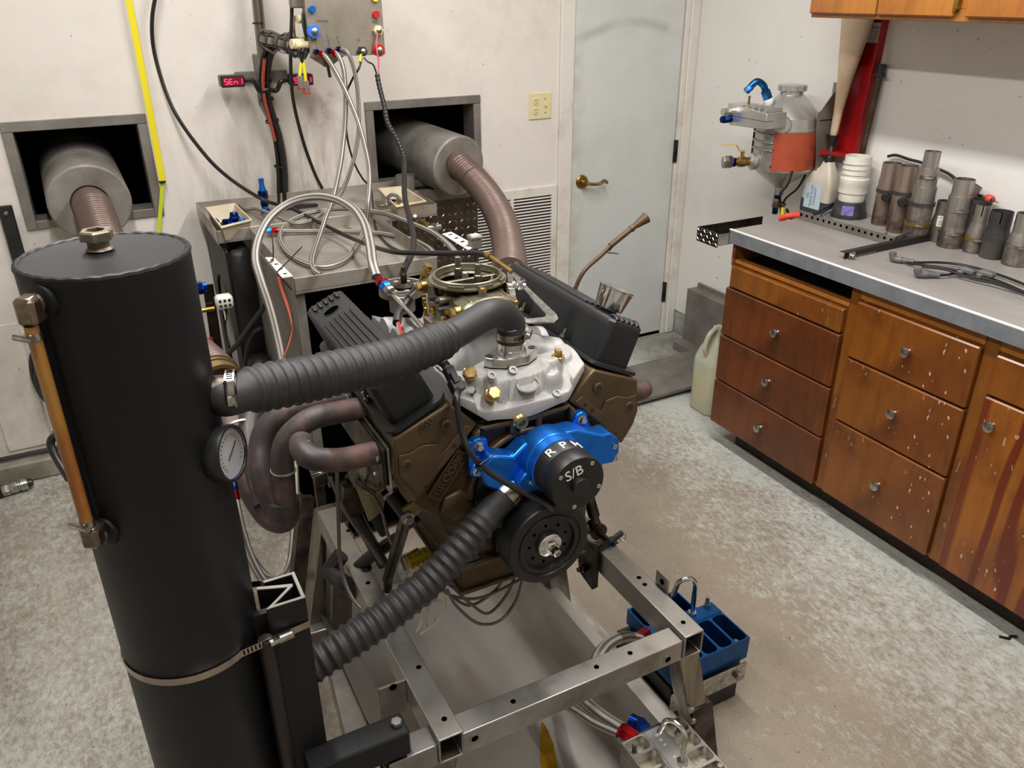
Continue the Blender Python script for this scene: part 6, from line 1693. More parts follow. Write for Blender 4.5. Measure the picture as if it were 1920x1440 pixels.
flex([ER - AXR * .05, ER + AXR * .015, (1.3371, 3.0300, 1.0923), (1.3480, 2.9000, 1.0516), (1.3314, 2.7400, 1.0131), (1.2821, 2.5500, 0.9813), (1.2026, 2.3500, 0.9646), (1.0916, 2.1200, 0.9711), (1.0279, 2.0000, 0.9819)], .050, 'brown flexible exhaust duct curving from the right wall opening to the engine')

# yellow strap with a tie on the left
ys = thing('yellow_strap', 'flat yellow strap hanging down the back wall across the left duct frame', 'strap', (0.2017, 3.3000, 0.9141))
link('strap', MB().sweep([(0.2539, 3.3250, 1.7482), (0.2525, 3.3250, 1.5126), (0.2526, 3.3250, 1.2961), (0.2502, 3.3200, 1.0858)], [(-.011, -.001), (.011, -.001), (.011, .001), (-.011, .001)], up=(0, -1, 0)), M_YELLOW, ys)
link('strap_tail', MB().sweep([(0.2513, 3.3250, 1.0888), (0.2311, 3.3300, 1.0059), (0.1998, 3.3300, 0.8864)], [(-.007, -.001), (.007, -.001), (.007, .001), (-.007, .001)], up=(0, -1, 0)), pm('yellow_green_strap', '#c3cc28', .5), ys)
q = Vector((0.2481, 3.3200, 1.0841)); link('tie', MB().box(q.x - .011, q.x + .012, q.y - .006, q.y + .006, q.z - .004, q.z + .004, .001), M_BLACK, ys)

# ---------------------------------------------------------------- things on the worktop
WT = .9132
def m_pipe(name, a, b, rust):
    t = NT(name); t.set(Metallic=.75)
    st_n = t.noise(45, 4, .6, t.coord((1, 1, .05))); bl_n = t.noise(16, 6, .7)
    z = t.sep()[2]
    c = t.mix(t.mask(st_n, .35, .68), lin(a), lin(b))
    foot = t.math('MULTIPLY', t.mask(z, .02, -.09), t.mask(bl_n, .38, .6))
    c = t.mix(t.math('MULTIPLY', foot, .7), c, lin(rust))
    c = t.mix(t.math('MULTIPLY', t.mask(bl_n, .58, .72), .4), c, lin(rust))
    t.base(c); t.rough(.36); t.bump(bl_n, .08, .001); return t.m
M_PIPE = m_pipe('weathered_exhaust_pipe', '#b3ada5', '#7b736a', '#4b3a2e')
M_PIPE_P = m_pipe('pinkish_heated_pipe', '#b09d91', '#7d6a5e', '#463227')
M_SOOT = pm('sooty_pipe', '#3b3836', .55, .4, c2='#605b56', sc=6, lo=.5, hi=.8)
def pipe(base, parts, label, mat, name='pipe_adapter', lean=(0, 0), clamps=(), slots=0, port=None, extra=None):
    """parts: list of (radius bottom, radius top, height); thin-walled, open at the top"""
    t = thing(name, label, 'pipe adapter', (base[0], base[1], WT))
    z = 0; pr = []
    for r0, r1, h in parts:
        pr += [(r0, z), (r1, z + h)]; z += h
    rt = parts[-1][1]
    pr += [(rt - .002, z), (rt - .003, z - .07), (.0, z - .071)]
    ax = (lean[0], lean[1], 1)
    b = Vector((base[0], base[1], WT))
    o = link('pipe_body', MB().lathe(pr, b, ax, 40, caps=False).lathe([(0, .0005), (parts[0][0], .0005)], b, ax, 40, caps=False), mat, t, angle=25)
    link('bore_shade', MB().lathe([(0, 0), (rt - .0025, 0)], b + Vector(ax).normalized() * (z - .012), ax, 32, caps=False), M_BLACKM, o)  # black disc below the rim paints the dark inside of the pipe
    for cz, cr, mt in clamps:
        c = link('band', MB().ring(b + Vector(ax).normalized() * cz, ax, cr, cr + .002, .012, 36), mt, t)
        h = Vector((-.75, -.66, 0)); p = b + Vector(ax).normalized() * (cz + .006) + h * (cr + .006)
        if mt is not M_SOOT: link('band_screw', MB().cyl(p - Vector((-.66, .75, 0)) * .013, p + Vector((-.66, .75, 0)) * .013, .0055, 10, c=.001), M_ZINC, c)
    for k in range(slots):
        a = 2.4 + k * 1.3
        link('slot', slot_mb(b, rt, z, a), M_BLACKM, t)
    if port:
        p = b + Vector((0, 0, port[0])); h = Vector((-.8, -.6, 0))
        link('sensor_port', MB().cyl(p + h * (parts[0][0] - .004), p + h * (parts[0][0] + .012), .017, 16, c=.002).hex(p + h * (parts[0][0] + .010), p + h * (parts[0][0] + .024), .015), M_BLACK, t)
    return t
def slot_mb(b, rt, z, a):
    m = MB(); c = b + Vector((rt * 1.002 * math.cos(a), rt * 1.002 * math.sin(a), z - .018))
    m.M = basis(c, (-math.sin(a), math.cos(a), 0), (0, 0, 1)); m.box(-.0016, .0016, -.0008, .0012, -.018, .018); m.M = None
    return m
G = 'pipe adapters standing along the back of the worktop'
M_GOLDB = pm('gold_gasket_band', '#8f7338', .4, .7)
pipe((2.660, 2.063), [(.037, .037, .085), (.0375, .0375, .055), (.036, .036, .03), (.034, .034, .057)], 'tall brownish pipe adapter with a black side port, next to the white coupling', M_PIPE_P, port=(.11,), clamps=((.12, .0375, M_SOOT),))
pipe((2.622, 1.962), [(.037, .037, .10), (.036, .036, .06), (.033, .033, .077)], 'brownish pipe adapter with a black front port, second from the white coupling', M_PIPE_P, port=(.115,), clamps=((.135, .0365, M_SOOT),))
pipe((2.595, 1.862), [(.043, .043, .065), (.0395, .0395, .07), (.038, .038, .05), (.033, .033, .065), (.0265, .0265, .055)], 'tallest stepped pipe adapter with two clamps on the worktop', M_PIPE, clamps=((.050, .043, M_GOLDB), (.120, .041, M_SOOT), (.215, .0335, M_ZINC)))
pipe((2.646, 1.809), [(.034, .034, .06), (.033, .027, .03), (.026, .026, .05)], 'slim grey pipe adapter with a small white warning sticker', pm('clean_pipe', '#a29d97', .35, .9, c2='#847e77', sc=8), extra=None)
stk = Vector((2.646, 1.809, WT + .075)); nh = Vector((-.8, -.6, 0))
sk = MB(); sk.M = basis(stk + nh * .0345, (.6, -.8, 0), nh); sk.box(-.015, .015, -.019, .019, -.001, .0006); sk.M = None
pa_ = [o for o in COL.objects if o.get('label', '').startswith('slim grey pipe')][0]
so = link('warning_sticker', sk, M_WHITE, pa_)
tx = text_mb('DANGER', .007, basis(stk + nh * .0352 + Vector((0, 0, .012)), (.6, -.8, 0), nh), .0002)
link('sticker_text', tx, M_BLACK, so)
ln_ = MB()
for k in range(4):
    ln_.M = basis(stk + nh * .0353 + Vector((0, 0, .003 - k * .0045)), (.6, -.8, 0), nh); ln_.box(-.010, .010 - .003 * k, -.0008, .0008, -.0002, .0002)
ln_.M = None; link('sticker_lines', ln_, M_DUCT, so)
t = thing('pipe_adapter', 'short dark pipe piece tilted on its side behind the slim adapter, with a shiny clamp', 'pipe adapter', (2.67, 1.74, WT + .12))
c = Vector((2.668, 1.765, WT + .135)); ax = Vector((.25, -.35, 1)).normalized()
link('pipe_body', MB().lathe([(.030, 0), (.030, .03), (.026, .04), (.026, .075), (.024, .075), (.023, .02)], c, ax, 28, caps=False), M_PIPE, t)
link('band', MB().ring(c + ax * .008, ax, .030, .033, .014, 28).cyl(c + Vector((-.04, -.01, .01)), c + Vector((-.012, -.036, .016)), .007, 10, c=.001), M_ZINC, t)
pipe((2.622, 1.741), [(.043, .043, .05), (.042, .039, .02), (.039, .039, .055), (.038, .038, .05), (.033, .033, .055)], 'tall pipe adapter with a dark foot and a clamp in the middle of the row', M_PIPE, clamps=((.045, .0432, M_ZINC), (.122, .039, M_PIPE)))
pipe((2.632, 1.660), [(.033, .033, .055), (.033, .027, .045), (.026, .026, .06)], 'short slotted pipe adapter with a gold band', M_PIPE, clamps=((.040, .033, M_GOLDB),), slots=2)
pipe((2.628, 1.590), [(.038, .038, .07), (.038, .034, .03), (.034, .034, .053)], 'sooty black-footed slotted pipe adapter', M_SOOT, slots=2)
pipe((2.622, 1.503), [(.041, .041, .06), (.041, .033, .045), (.032, .032, .06)], 'pale wide slotted pipe adapter with a clamp at the right end of the row', M_PIPE, clamps=((.058, .0408, M_ZINC),), slots=2)
pipe((2.655, 1.685), [(.032, .032, .17)], 'dark pipe half hidden behind the slotted gold-banded adapter', M_SOOT)
# white coupling on the black jar
wcx, wcy = 2.64, 2.205
wc = thing('white_coupling', 'white plastic pipe coupling standing in a black base with a purple sticker', 'coupling', (wcx, wcy, WT))
link('black_base', MB().lathe([(.068, 0), (.070, .006), (.068, .02), (.063, .03), (.059, .055), (.057, .062), (.045, .062)], (wcx, wcy, WT), (0, 0, 1), 10, .2), pm('dull_black_plastic', '#2b2a2c', .5, c2='#3b3a3c', sc=20), wc)
link('coupling_body', MB().lathe([(.046, .058), (.048, .066), (.048, .09), (.053, .094), (.053, .125), (.0545, .128), (.0545, .148), (.050, .152), (.050, .190), (.049, .232), (.046, .232), (.045, .08)], (wcx, wcy, WT), (.02, .0, 1), 40, caps=False), M_WHITE, wc)
for z in (.165, .185, .205): link('moulded_rib', MB().ring((wcx + .0005 * z, wcy, WT + z), (0, 0, 1), .049, .0512, .0025, 40), M_WHITE, wc)
sk = MB(); sk.M = basis((wcx - .051, wcy - .038, WT + .033), (.58, -.81, 0), (-.81, -.58, .15)); sk.box(-.022, .022, -.018, .018, -.002, .0012); sk.M = None
link('purple_sticker', sk, pm('purple_foil', '#9688c4', .3, .2, c2='#6f63a3', sc=60), wc)
# perforated angle strip, two rods
def strip_angle(p, q, h, label, name, mat, holes, w=.02):
    p = Vector(p); q = Vector(q); d = (q - p).normalized(); n = Vector((-d.y, d.x, 0))
    t = thing(name, label, 'angle strip', (p + q) / 2)
    link('angle', MB().sweep([p, q], [(-.001, 0), (.001, 0), (.001, h), (-.001, h)]).sweep([p, q], [(0, 0), (w, 0), (w, .002), (0, .002)]), mat, t)
    L = (q - p).length
    side = d.cross(Vector((0, 0, 1)))
    for k in range(holes):
        c = p + d * (L * (k + .5) / holes) + Vector((0, 0, h * .5))
        a = MB().lathe([(h * .21, 0), (h * .21, .0003)], c + side * .0013, side, 12); link('hole', a, M_BLACKM, t)
    return t
strip_angle((2.4546, 2.2830, 0.9132), (2.4663, 1.8441, 0.9132), .026, 'perforated galvanised steel angle lying along the worktop', 'perforated_angle', M_GALV, 16)
strip_angle((2.4598, 1.8476, 0.9132), (2.5685, 1.8736, 0.9132), .024, 'short perforated galvanised angle piece at the end of the long one', 'perforated_angle', M_GALV, 2)
cw = Vector((2.5107, 1.9291, 0.9132)); solo('wing_nut', MB().cyl(cw + Vector((-.012, 0, .006)), cw + Vector((.012, .0, .006)), .006, 10).box(cw.x - .02, cw.x - .012, cw.y - .004, cw.y + .004, WT, WT + .016, .002).box(cw.x + .012, cw.x + .02, cw.y - .004, cw.y + .004, WT, WT + .016, .002), M_ZINC, 'small zinc wing nut lying behind the perforated angle', 'nut')
for k, (a, b, r, m_, lb) in enumerate((((2.4533, 2.2050, 0.9432), (2.7524, 2.3110, 0.9632), .006, M_BLACK, 'black rod leaning against the white coupling'), ((2.4673, 2.1825, 0.9382), (2.7416, 2.2909, 0.9532), .0055, M_CHROME, 'bright steel rod leaning beside the black rod'))):
    solo('rod', MB().tube([a, b], r, 10, 0), m_, lb, 'rod')
# degree tape / sliding bar
p, q = Vector((2.1750, 1.8021, 0.9132)), Vector((2.6448, 1.8164, 0.9132))
sb_ = thing('slide_bar', 'dark steel sliding bar with teeth and a small bright bracket on the worktop', 'bar', (p + q) / 2)
d_ = (q - p).normalized()
link('bar', MB().sweep([p, q], [(-.001, .0), (.001, .0), (.001, .022), (-.001, .022)]).sweep([p + Vector((0, 0, .022)), q + Vector((0, 0, .022))], [(-.022, -.0015), (.0, -.0015), (.0, 0), (-.022, 0)]), pm('blued_bar', '#3a3836', .4, .7), sb_)
sd2 = d_.cross(Vector((0, 0, 1)))
for k in range(16):
    c = p + d_ * (.035 + .0075 * k) + Vector((0, 0, .004)); link('tooth', MB().box(c.x - .002, c.x + .002, c.y - .004, c.y + .001, c.z - .003, c.z + .003), M_ZINC, sb_)
c = p + d_ * .022 + sd2 * .006; link('bracket', MB().box(c.x - .014, c.x + .014, c.y - .008, c.y - .006, WT, WT + .024, .001).hex((c.x, c.y - .008, WT + .012), (c.x, c.y - .016, WT + .012), .007), M_ZINC, sb_)
c = q - d_ * .012 + sd2 * .0015 + Vector((0, 0, .012)); link('rivet', MB().lathe([(.003, 0), (.003, .001)], c, sd2, 10), M_ZINC, sb_)
# spark plug leads
M_BOOT = pm('grey_rubber_boot', '#6a6866', .5, c2='#565452', sc=30)
def lead(pts, label, boot, bend=True):
    t = thing('spark_plug_lead', label, 'cable', pts[0])
    link('wire', MB().tube(pts, .0042, 8, 8), M_CABLE, t)
    P = [Vector(x) for x in pts]
    if boot:
        d = (P[0] - P[1]).normalized()
        link('boot', MB().tube([P[0] - d * .045, P[0]], .0085, 14, 0).tube([P[0] - d * .01, P[0] + d * .012 , P[0] + d * .020 + Vector((0, 0, .010)), P[0] + d * .022 + Vector((0, 0, .022))], .0115, 14, 5), M_BOOT, t)
    return t
b0 = WT + .010
lead([(2.3004, 1.6906, 0.9232), (2.3229, 1.6456, 0.9232), (2.3816, 1.6138, 0.9232), (2.4289, 1.5624, 0.9232), (2.4428, 1.4799, 0.9232), (2.4319, 1.3853, 0.9232), (2.3989, 1.2664, 0.9232)], 'spark plug lead with a bent grey boot, the farther one on the worktop', True)
lead([(2.2388, 1.5481, 0.9232), (2.2889, 1.5150, 0.9232), (2.3508, 1.5054, 0.9232), (2.3800, 1.4540, 0.9232), (2.3803, 1.3848, 0.9232), (2.3289, 1.2227, 0.9232)], 'spark plug lead with a stubby grey boot, the nearer one on the worktop', True)
lead([(2.2988, 1.6586, 0.9232), (2.3116, 1.5720, 0.9312), (2.3521, 1.5079, 0.9292), (2.3708, 1.4126, 0.9232), (2.3536, 1.3172, 0.9232), (2.3041, 1.1922, 0.9232)], 'spark plug lead running between the two booted ones', False)
lead([(2.2908, 1.5975, 0.9272), (2.3136, 1.5268, 0.9332), (2.3328, 1.4562, 0.9232), (2.3456, 1.3625, 0.9272), (2.3429, 1.2326, 0.9272)], 'spark plug lead lying on top of the others', False)
for c in ((2.3635, 1.4948, 0.9312), (2.3864, 1.4465, 0.9312)):
    LSEP = len([o for o in COL.objects if o.name.startswith('lead_separator')]); c = Vector(c); sp = thing('lead_separator', 'grey plastic lead separator, %s of two on the spark plug leads' % ('left' if LSEP == 0 else 'right'), 'clip', c)
    link('clip_body', MB().box(c.x - .012, c.x + .014, c.y - .028, c.y + .022, c.z - .006, c.z + .010, .004).box(c.x - .03, c.x - .01, c.y - .004, c.y + .012, c.z - .012, c.z + .004, .004), M_BOOT, sp)
# extension lead with the red plug
el = thing('power_cord', 'black power cord with a red plug running behind the pipe adapters', 'cord', (2.7, 1.8, 1.1))
link('cord', MB().tube([(2.7150, 2.1324, 1.1482), (2.7150, 2.0984, 1.1575), (2.7150, 2.0383, 1.1515), (2.7150, 1.9851, 1.1486), (2.7150, 1.9072, 1.1370), (2.7150, 1.8547, 1.1237), (2.7150, 1.7829, 1.0869), (2.7100, 1.7372, 1.0798), (2.7000, 1.7042, 1.0784)], .0055, 8, 8), M_CABLE, el)
c0, c1 = Vector((2.7000, 1.7084, 1.0794)), Vector((2.6900, 1.6505, 1.0761)); d_ = (c1 - c0).normalized()
pl3 = link('plug', MB().lathe([(.008, 0), (.013, .008), (.015, .012), (.015, .022), (.012, .034)], c0, d_, 12), pm('red_orange_plug', '#d5483a', .45), el)
for s in (-.005, .005): link('prong', MB().sweep([c0 + d_ * .034 + Vector((0, s, s * .5)), c0 + d_ * .052 + Vector((0, s, s * .5))], [(-.003, -.0008), (.003, -.0008), (.003, .0008), (-.003, .0008)]), M_BRASS, pl3)

# ---------------------------------------------------------------- things on the right wall
BX, BYc, BR = 2.585, 2.535, .126
M_ALU = pm('spun_aluminium', '#d0cfcb', .32, .8, c2='#bab8b3', sc=5, rv=.06, stretch=(1, 1, .2))
ct = thing('oil_tank', 'spun aluminium tank with an orange heater blanket mounted on the right wall', 'tank', (BX, BYc, .80))
link('tank_shell', MB().lathe([(.018, .950), (.02, .970), (.034, .982), (BR, 1.052), (BR, 1.208), (BR + .003, 1.210), (BR + .003, 1.216), (BR, 1.218), (BR - .001, 1.258), (BR - .006, 1.266), (.055, 1.336), (.046, 1.340), (.046, 1.352)], (BX, BYc, 0), (0, 0, 1), 56), M_ALU, ct, angle=25)
cap = MB().lathe([(.045, 1.350), (.045, 1.354), (.052, 1.356), (.052, 1.374), (.049, 1.377), (0, 1.377)], (BX, BYc, 0), (0, 0, 1), 40)
for k in range(12):
    a = 2 * PI * k / 12; cap.cyl((BX + .051 * math.cos(a), BYc + .051 * math.sin(a), 1.355), (BX + .051 * math.cos(a), BYc + .051 * math.sin(a), 1.376), .007, 8, c=.002)
link('filler_cap', cap, M_ALU, ct)
bl = MB(); R_ = BR + .004
A0, A1 = math.radians(205), math.radians(505)
n = 50
rings = [[(BX + r * math.cos(A0 + (A1 - A0) * k / n), BYc + r * math.sin(A0 + (A1 - A0) * k / n), z) for k in range(n + 1)] for r, z in ((R_ - .004, 1.058), (R_, 1.058), (R_ + .001, 1.207), (R_ - .004, 1.207))]
bl.loft(rings, False, False)
bk = link('heater_blanket', bl, pm('orange_silicone', '#a94a2d', .5, c2='#8f3b24', sc=9, lo=.45, hi=.75, bump=.08), ct)
em_ = MB()
for (a, z, w) in ((255, 1.100, .055), (254, 1.090, .045), (256, 1.080, .05), (262, 1.150, .05), (264, 1.140, .045), (252, 1.070, .03)):
    a = math.radians(a + 22); nn = Vector((math.cos(a), math.sin(a), 0)); em_.M = basis(Vector((BX, BYc, z)) + nn * (R_ + .0012), (-nn.y, nn.x, 0), nn); em_.box(-w / 2, w / 2, -.001, .001, -.0006, .0003)
em_.M = None; link('blanket_print', em_, pm('dark_print', '#7a2e1a', .6), bk)['kind'] = 'stuff'
for z in (1.195, 1.14, 1.075):
    a = math.radians(210); link('snap', MB().lathe([(.005, 0), (.004, .004)], (BX + R_ * math.cos(A0), BYc + R_ * math.sin(A0), z), (math.cos(A0), math.sin(A0), 0), 10), M_ZINC, bk)
for z in (1.198, 1.165, 1.135):
    arc_ = [(BX + (R_ + .002) * math.cos(math.radians(d)), BYc + (R_ + .002) * math.sin(math.radians(d)), z) for d in range(150, 206, 5)]
    link('blanket_spring', MB().tube(arc_, .0035, 8, 0), M_ZINC, bk)
# filter block on the front of the tank
fc = Vector((BX - BR - .045, BYc + .015, 1.262))
fbk = link('filter_block', MB().prism([(fc.y - .105, fc.z - .034), (fc.y + .10, fc.z - .040), (fc.y + .12, fc.z - .012), (fc.y + .12, fc.z + .044), (fc.y - .105, fc.z + .026)], 'yz', fc.x - .035, fc.x + .07), M_ALU, ct, bevel=.003)
for k in range(5):
    y = fc.y - .085 + k * .034
    link('fin', MB().box(fc.x - .03, fc.x + .06, y - .005, y + .005, fc.z + .026, fc.z + .043, .002), M_ALU, fbk)
link('block_seam', MB().box(fc.x - .0358, fc.x + .0, fc.y - .1056, fc.y + .1, fc.z - .004, fc.z - .0025), M_STEEL_D, fbk)
for z, m_, r in ((.014, M_ALU, .0165), (-.016, M_BLUE_D, .0155)):
    f_ = MB().cyl((fc.x - .034, fc.y + .095, fc.z + z), (fc.x - .052, fc.y + .095, fc.z + z), r * .9, 14).hex((fc.x - .05, fc.y + .095, fc.z + z), (fc.x - .082, fc.y + .095, fc.z + z), r)
    link('port_fitting', f_, m_, fbk)
link('bleed_nipple', MB().tube([(fc.x + .01, fc.y + .05, fc.z + .03), (fc.x + .01, fc.y + .05, fc.z + .075)], .0045, 8, 0), M_BRASS, fbk)
link('side_boss', MB().lathe([(.034, -.03), (.034, .012), (.03, .016)], (BX - BR + .03, BYc - .07, 1.238), (-.7, -.7, 0), 24), M_ALU, ct)
# blue elbow on the cone
e0 = Vector((BX - .062, BYc + .055, 1.308))
en = Vector((-.35, .25, .9)).normalized()
ek = .8
link('bung', MB().cyl(e0 - en * .012, e0 + en * .014, .022, 16, c=.003), M_WHITE, ct)
link('blue_elbow', MB().hex(e0 + en * .010, e0 + en * .050, .0205, c=.06).tube([e0 + en * .045, e0 + en * .072, e0 + en * .083 + Vector((-.020, .010, .004)), e0 + en * .078 + Vector((-.045, .022, -.012))], .0135, 14, 6).hex(e0 + en * .078 + Vector((-.040, .02, -.010)), e0 + en * .072 + Vector((-.062, .03, -.024)), .0145), pm('teal_blue_anodised', '#1b4f84', .3, .85), ct)
# ball valve
v0 = Vector((BX - BR - .002, BYc + .04, 1.080)); vd = Vector((-.92, .38, 0)).normalized()
link('valve_boss', MB().lathe([(.034, -.012), (.034, .004), (.024, .014)], v0, vd, 24), M_ALU, ct)
vb_ = link('ball_valve', MB().lathe([(.014, .01), (.018, .02), (.018, .03), (.0215, .034), (.0215, .058), (.017, .062), (.017, .075)], v0, vd, 20).cyl(v0 + vd * .045, v0 + vd * .045 + Vector((0, 0, .045)), .008, 10), M_BRASS, ct)
link('blue_adapter', MB().hex(v0 + vd * .072, v0 + vd * .09, .020), M_BLUE_D, vb_)
link('hex_cap', MB().hex(v0 + vd * .088, v0 + vd * .125, .0275, .3, .12), M_ZINC, vb_)
hv = v0 + vd * .045 + Vector((0, 0, .043))
link('valve_handle', MB().sweep([hv + vd * -.012, hv + vd * .012, hv + vd * .03 + Vector((0, 0, .026)), hv + vd * .095 + Vector((0, 0, .026))], [(-.008, -.0013), (.008, -.0013), (.008, .0013), (-.008, .0013)]), pm('yellow_dip', '#c9a432', .4), vb_)
# bottom outlet
link('outlet', MB().lathe([(.022, .965), (.022, .940), (.017, .937)], (BX, BYc, 0), (0, 0, 1), 18), M_ALU, ct)
link('drain_fitting', MB().hex((BX, BYc, .942), (BX, BYc, .918), .0165).hex((BX - .004, BYc, .885), (BX - .004, BYc, .856), .013), M_BLUE_D, ct)
link('drain_cock', MB().hex((BX, BYc, .92), (BX - .004, BYc, .882), .0175).cyl((BX, BYc, .905), (BX + .03, BYc - .02, .89), .011, 10), M_OLDST, ct)
link('heater_lead', MB().tube([(BX - .06, BYc - .12, 1.06), (BX - .045, BYc - .09, 1.0), (BX - .015, BYc - .03, .95), (BX + .01, BYc - .012, .90), (BX + .02, BYc - .02, .84)], .0045, 8, 6), M_CABLE, ct)
link('heater_lead', MB().tube([(BX + .06, BYc - .08, 1.03), (BX + .045, BYc - .06, .97), (BX + .02, BYc - .02, .91), (BX + .03, BYc - .03, .83)], .0045, 8, 6), M_CABLE, ct)
pw = thing('yellow_plier', 'yellow-handled hose pinch with black cords hanging under the oil tank', 'clip', (BX + .02, BYc - .02, .66))
link('yellow_grip', MB().tube([(BX + .018, BYc - .02, .885), (BX + .014, BYc - .03, .83), (BX + .006, BYc - .035, .78)], .008, 8, 5), M_YELLOW, pw)
link('black_cord', MB().tube([(BX + .03, BYc - .03, .88), (BX + .045, BYc - .05, .84), (BX + .065, BYc - .07, .80)], .006, 8, 5), M_CABLE, pw)
c = Vector((2.4450, 2.3074, 0.9132)); oh = thing('orange_cord_end', 'orange cord end lying behind the worktop under the oil tank', 'cord', c)
link('cord_end', MB().tube([(2.4042, 2.3300, 0.9024), (2.4170, 2.3000, 0.9182), (2.4526, 2.2800, 0.9226)], .012, 10, 5), pm('orange_rubber', '#d4472a', .5), oh)
# wall bracket of the tank
wbk = thing('tank_wall_bracket', 'grey folded sheet bracket holding the aluminium tank to the right wall', 'bracket', (2.70, 2.40, .9))
link('side_web', MB().prism([(2.66, .95), (2.732, .95), (2.732, 1.385), (2.70, 1.385), (2.62, 1.29), (2.60, 1.28), (2.61, 1.22)], 'xz', 2.400, 2.404), M_GALV, wbk)
link('shelf', MB().box(2.62, 2.735, 2.40, 2.56, 1.250, 1.254), M_GALV, wbk)
link('back_plate', MB().box(2.728, 2.734, 2.40, 2.46, .96, 1.385), M_GALV, wbk)
# beige funnel in the red holder with the bottle
rh = thing('funnel_holder', 'red sheet metal holder on the right wall below the wall cabinet', 'holder', (2.70, 2.34, 1.12))
rp = [(2.276, 1.135), (2.425, 1.135), (2.40, 1.30), (2.37, 1.45), (2.34, 1.55), (2.335, 1.64), (2.252, 1.64)]
link('back_plate', MB().prism(rp, 'yz', 2.728, 2.733), M_RED, rh)
link('side_flange', MB().sweep([(2.715, 2.277, 1.13), (2.715, 2.252, 1.64)], [(-.0015, -.018), (.0015, -.018), (.0015, .018), (-.0015, .018)], up=(1, 0, 0)), M_RED, rh)
link('side_flange', MB().sweep([(2.712, y, z) for y, z in ((2.445, 1.13), (2.425, 1.25), (2.39, 1.40), (2.345, 1.54), (2.34, 1.64))], [(-.0015, -.018), (.0015, -.018), (.0015, .018), (-.0015, .018)], up=(1, 0, 0)), M_RED, rh)
link('foot_shelf', MB().prism([(2.732, 2.27), (2.732, 2.45), (2.655, 2.475), (2.635, 2.46), (2.645, 2.40), (2.70, 2.275)], 'xy', 1.120, 1.135), M_RED, rh)
sk = MB(); sk.M = basis((2.7275, 2.298, 1.572), (0, -1, 0), (-1, 0, 0)); sk.box(-.036, .036, -.035, .035, -.0006, .0006); sk.M = None
so = link('holder_sticker', sk, M_WHITE, rh)
for s, z, sz in (('Rustoh', .020, .019), ('H  500  I', .004, .0105), ('1-800', -.007, .008)):
    link('sticker_text', text_mb(s, sz, basis((2.7268, 2.298, 1.572 + z), (0, -1, 0), (-1, 0, 0)), .0002), M_BLACK, so)
lm_ = MB()
for k in range(3): lm_.box(2.7265, 2.727, 2.270, 2.326 - .006 * k, 1.555 - k * .0085, 1.5565 - k * .0085)
link('sticker_lines', lm_, M_BLACK, so)
fn = thing('long_funnel', 'long beige plastic funnel hanging in the red holder', 'funnel', (2.67, 2.44, 1.14))
M_BEIGE = pm('beige_plastic', '#cdb79c', .45, c2='#b59c7f', sc=6, bump=.04)
fo_ = [(.0125, 1.19), (.016, 1.21), (.020, 1.30), (.030, 1.40), (.048, 1.52), (.064, 1.63), (.066, 1.66)]
rings = []
for r, z in fo_:
    cy = 2.366 - (z - 1.19) * .06
    rings.append([(2.668 + r * .8 * math.cos(2 * PI * k / 32), cy + r * math.sin(2 * PI * k / 32), z) for k in range(32)])
link('funnel_body', MB().loft(rings), M_BEIGE, fn)
link('black_cup', MB().lathe([(.014, 1.155), (.014, 1.165), (.027, 1.195), (.028, 1.199), (.014, 1.199)], (2.668, 2.366, 0), (0, 0, 1), 24), M_BLACK, fn)
link('spring', MB().tube([(2.668 + .010 * math.cos(k * .6), 2.366 + .010 * math.sin(k * .6), 1.118 + k * .0006) for k in range(68)], .0014, 5, 0).cyl((2.668, 2.366, 1.11), (2.668, 2.366, 1.16), .006, 10), M_ZINC, fn)
bo = thing('fluid_bottle', 'cream plastic bottle labelled OIL TRANS FLUID COOLANT hanging under the red holder', 'bottle', (2.66, 2.44, .90))
bxc, byc = 2.668, 2.366
def brng(wx, wy, z, dy=0): return [(bxc + x, byc + dy + y, z) for x, y in rrect(-wx, wx, -wy, wy, min(wx, wy) * .45, 4)]
M_BOT = pm('cream_bottle', '#cfc7b6', .4, c2='#bdb39e', sc=5)
link('bottle_body', MB().loft([brng(.034, .072, .990, .018), brng(.034, .070, 1.010, .018), brng(.030, .052, 1.045, .010), brng(.021, .028, 1.072, 0), brng(.017, .018, 1.095, 0)]).loft([brng(.0345, .072, .935, .018), brng(.034, .072, .990, .018)]), M_BOT, bo, angle=60)
link('bottle_foot', MB().loft([brng(.034, .072, .885, .018), brng(.036, .075, .892, .018), brng(.036, .075, .937, .018), brng(.033, .07, .939, .018)]), pm('blue_grey_foot', '#363d46', .4), bo)
link('bottle_cap', MB().lathe([(.0185, 1.092), (.0185, 1.116), (.017, 1.119)], (bxc, byc, 0), (0, 0, 1), 24), M_BLACK, bo)
lb_ = MB().box(bxc - .0370, bxc - .0355, byc - .020, byc + .066, .905, 1.004); lo2 = link('bottle_label', lb_, pm('pale_blue_label', '#b9c9d2', .4), bo)
M_NAVY = pm('navy_print', '#1d2f66', .5)
for i, s in enumerate(('OIL', 'TRANS FLUID', 'COOLANT')):
    link('label_text', text_mb(s, .0150, basis((bxc - .0372, byc + .048 - i * .018, .955), (0, 0, 1), (-1, 0, 0)), .0002), M_NAVY, lo2)
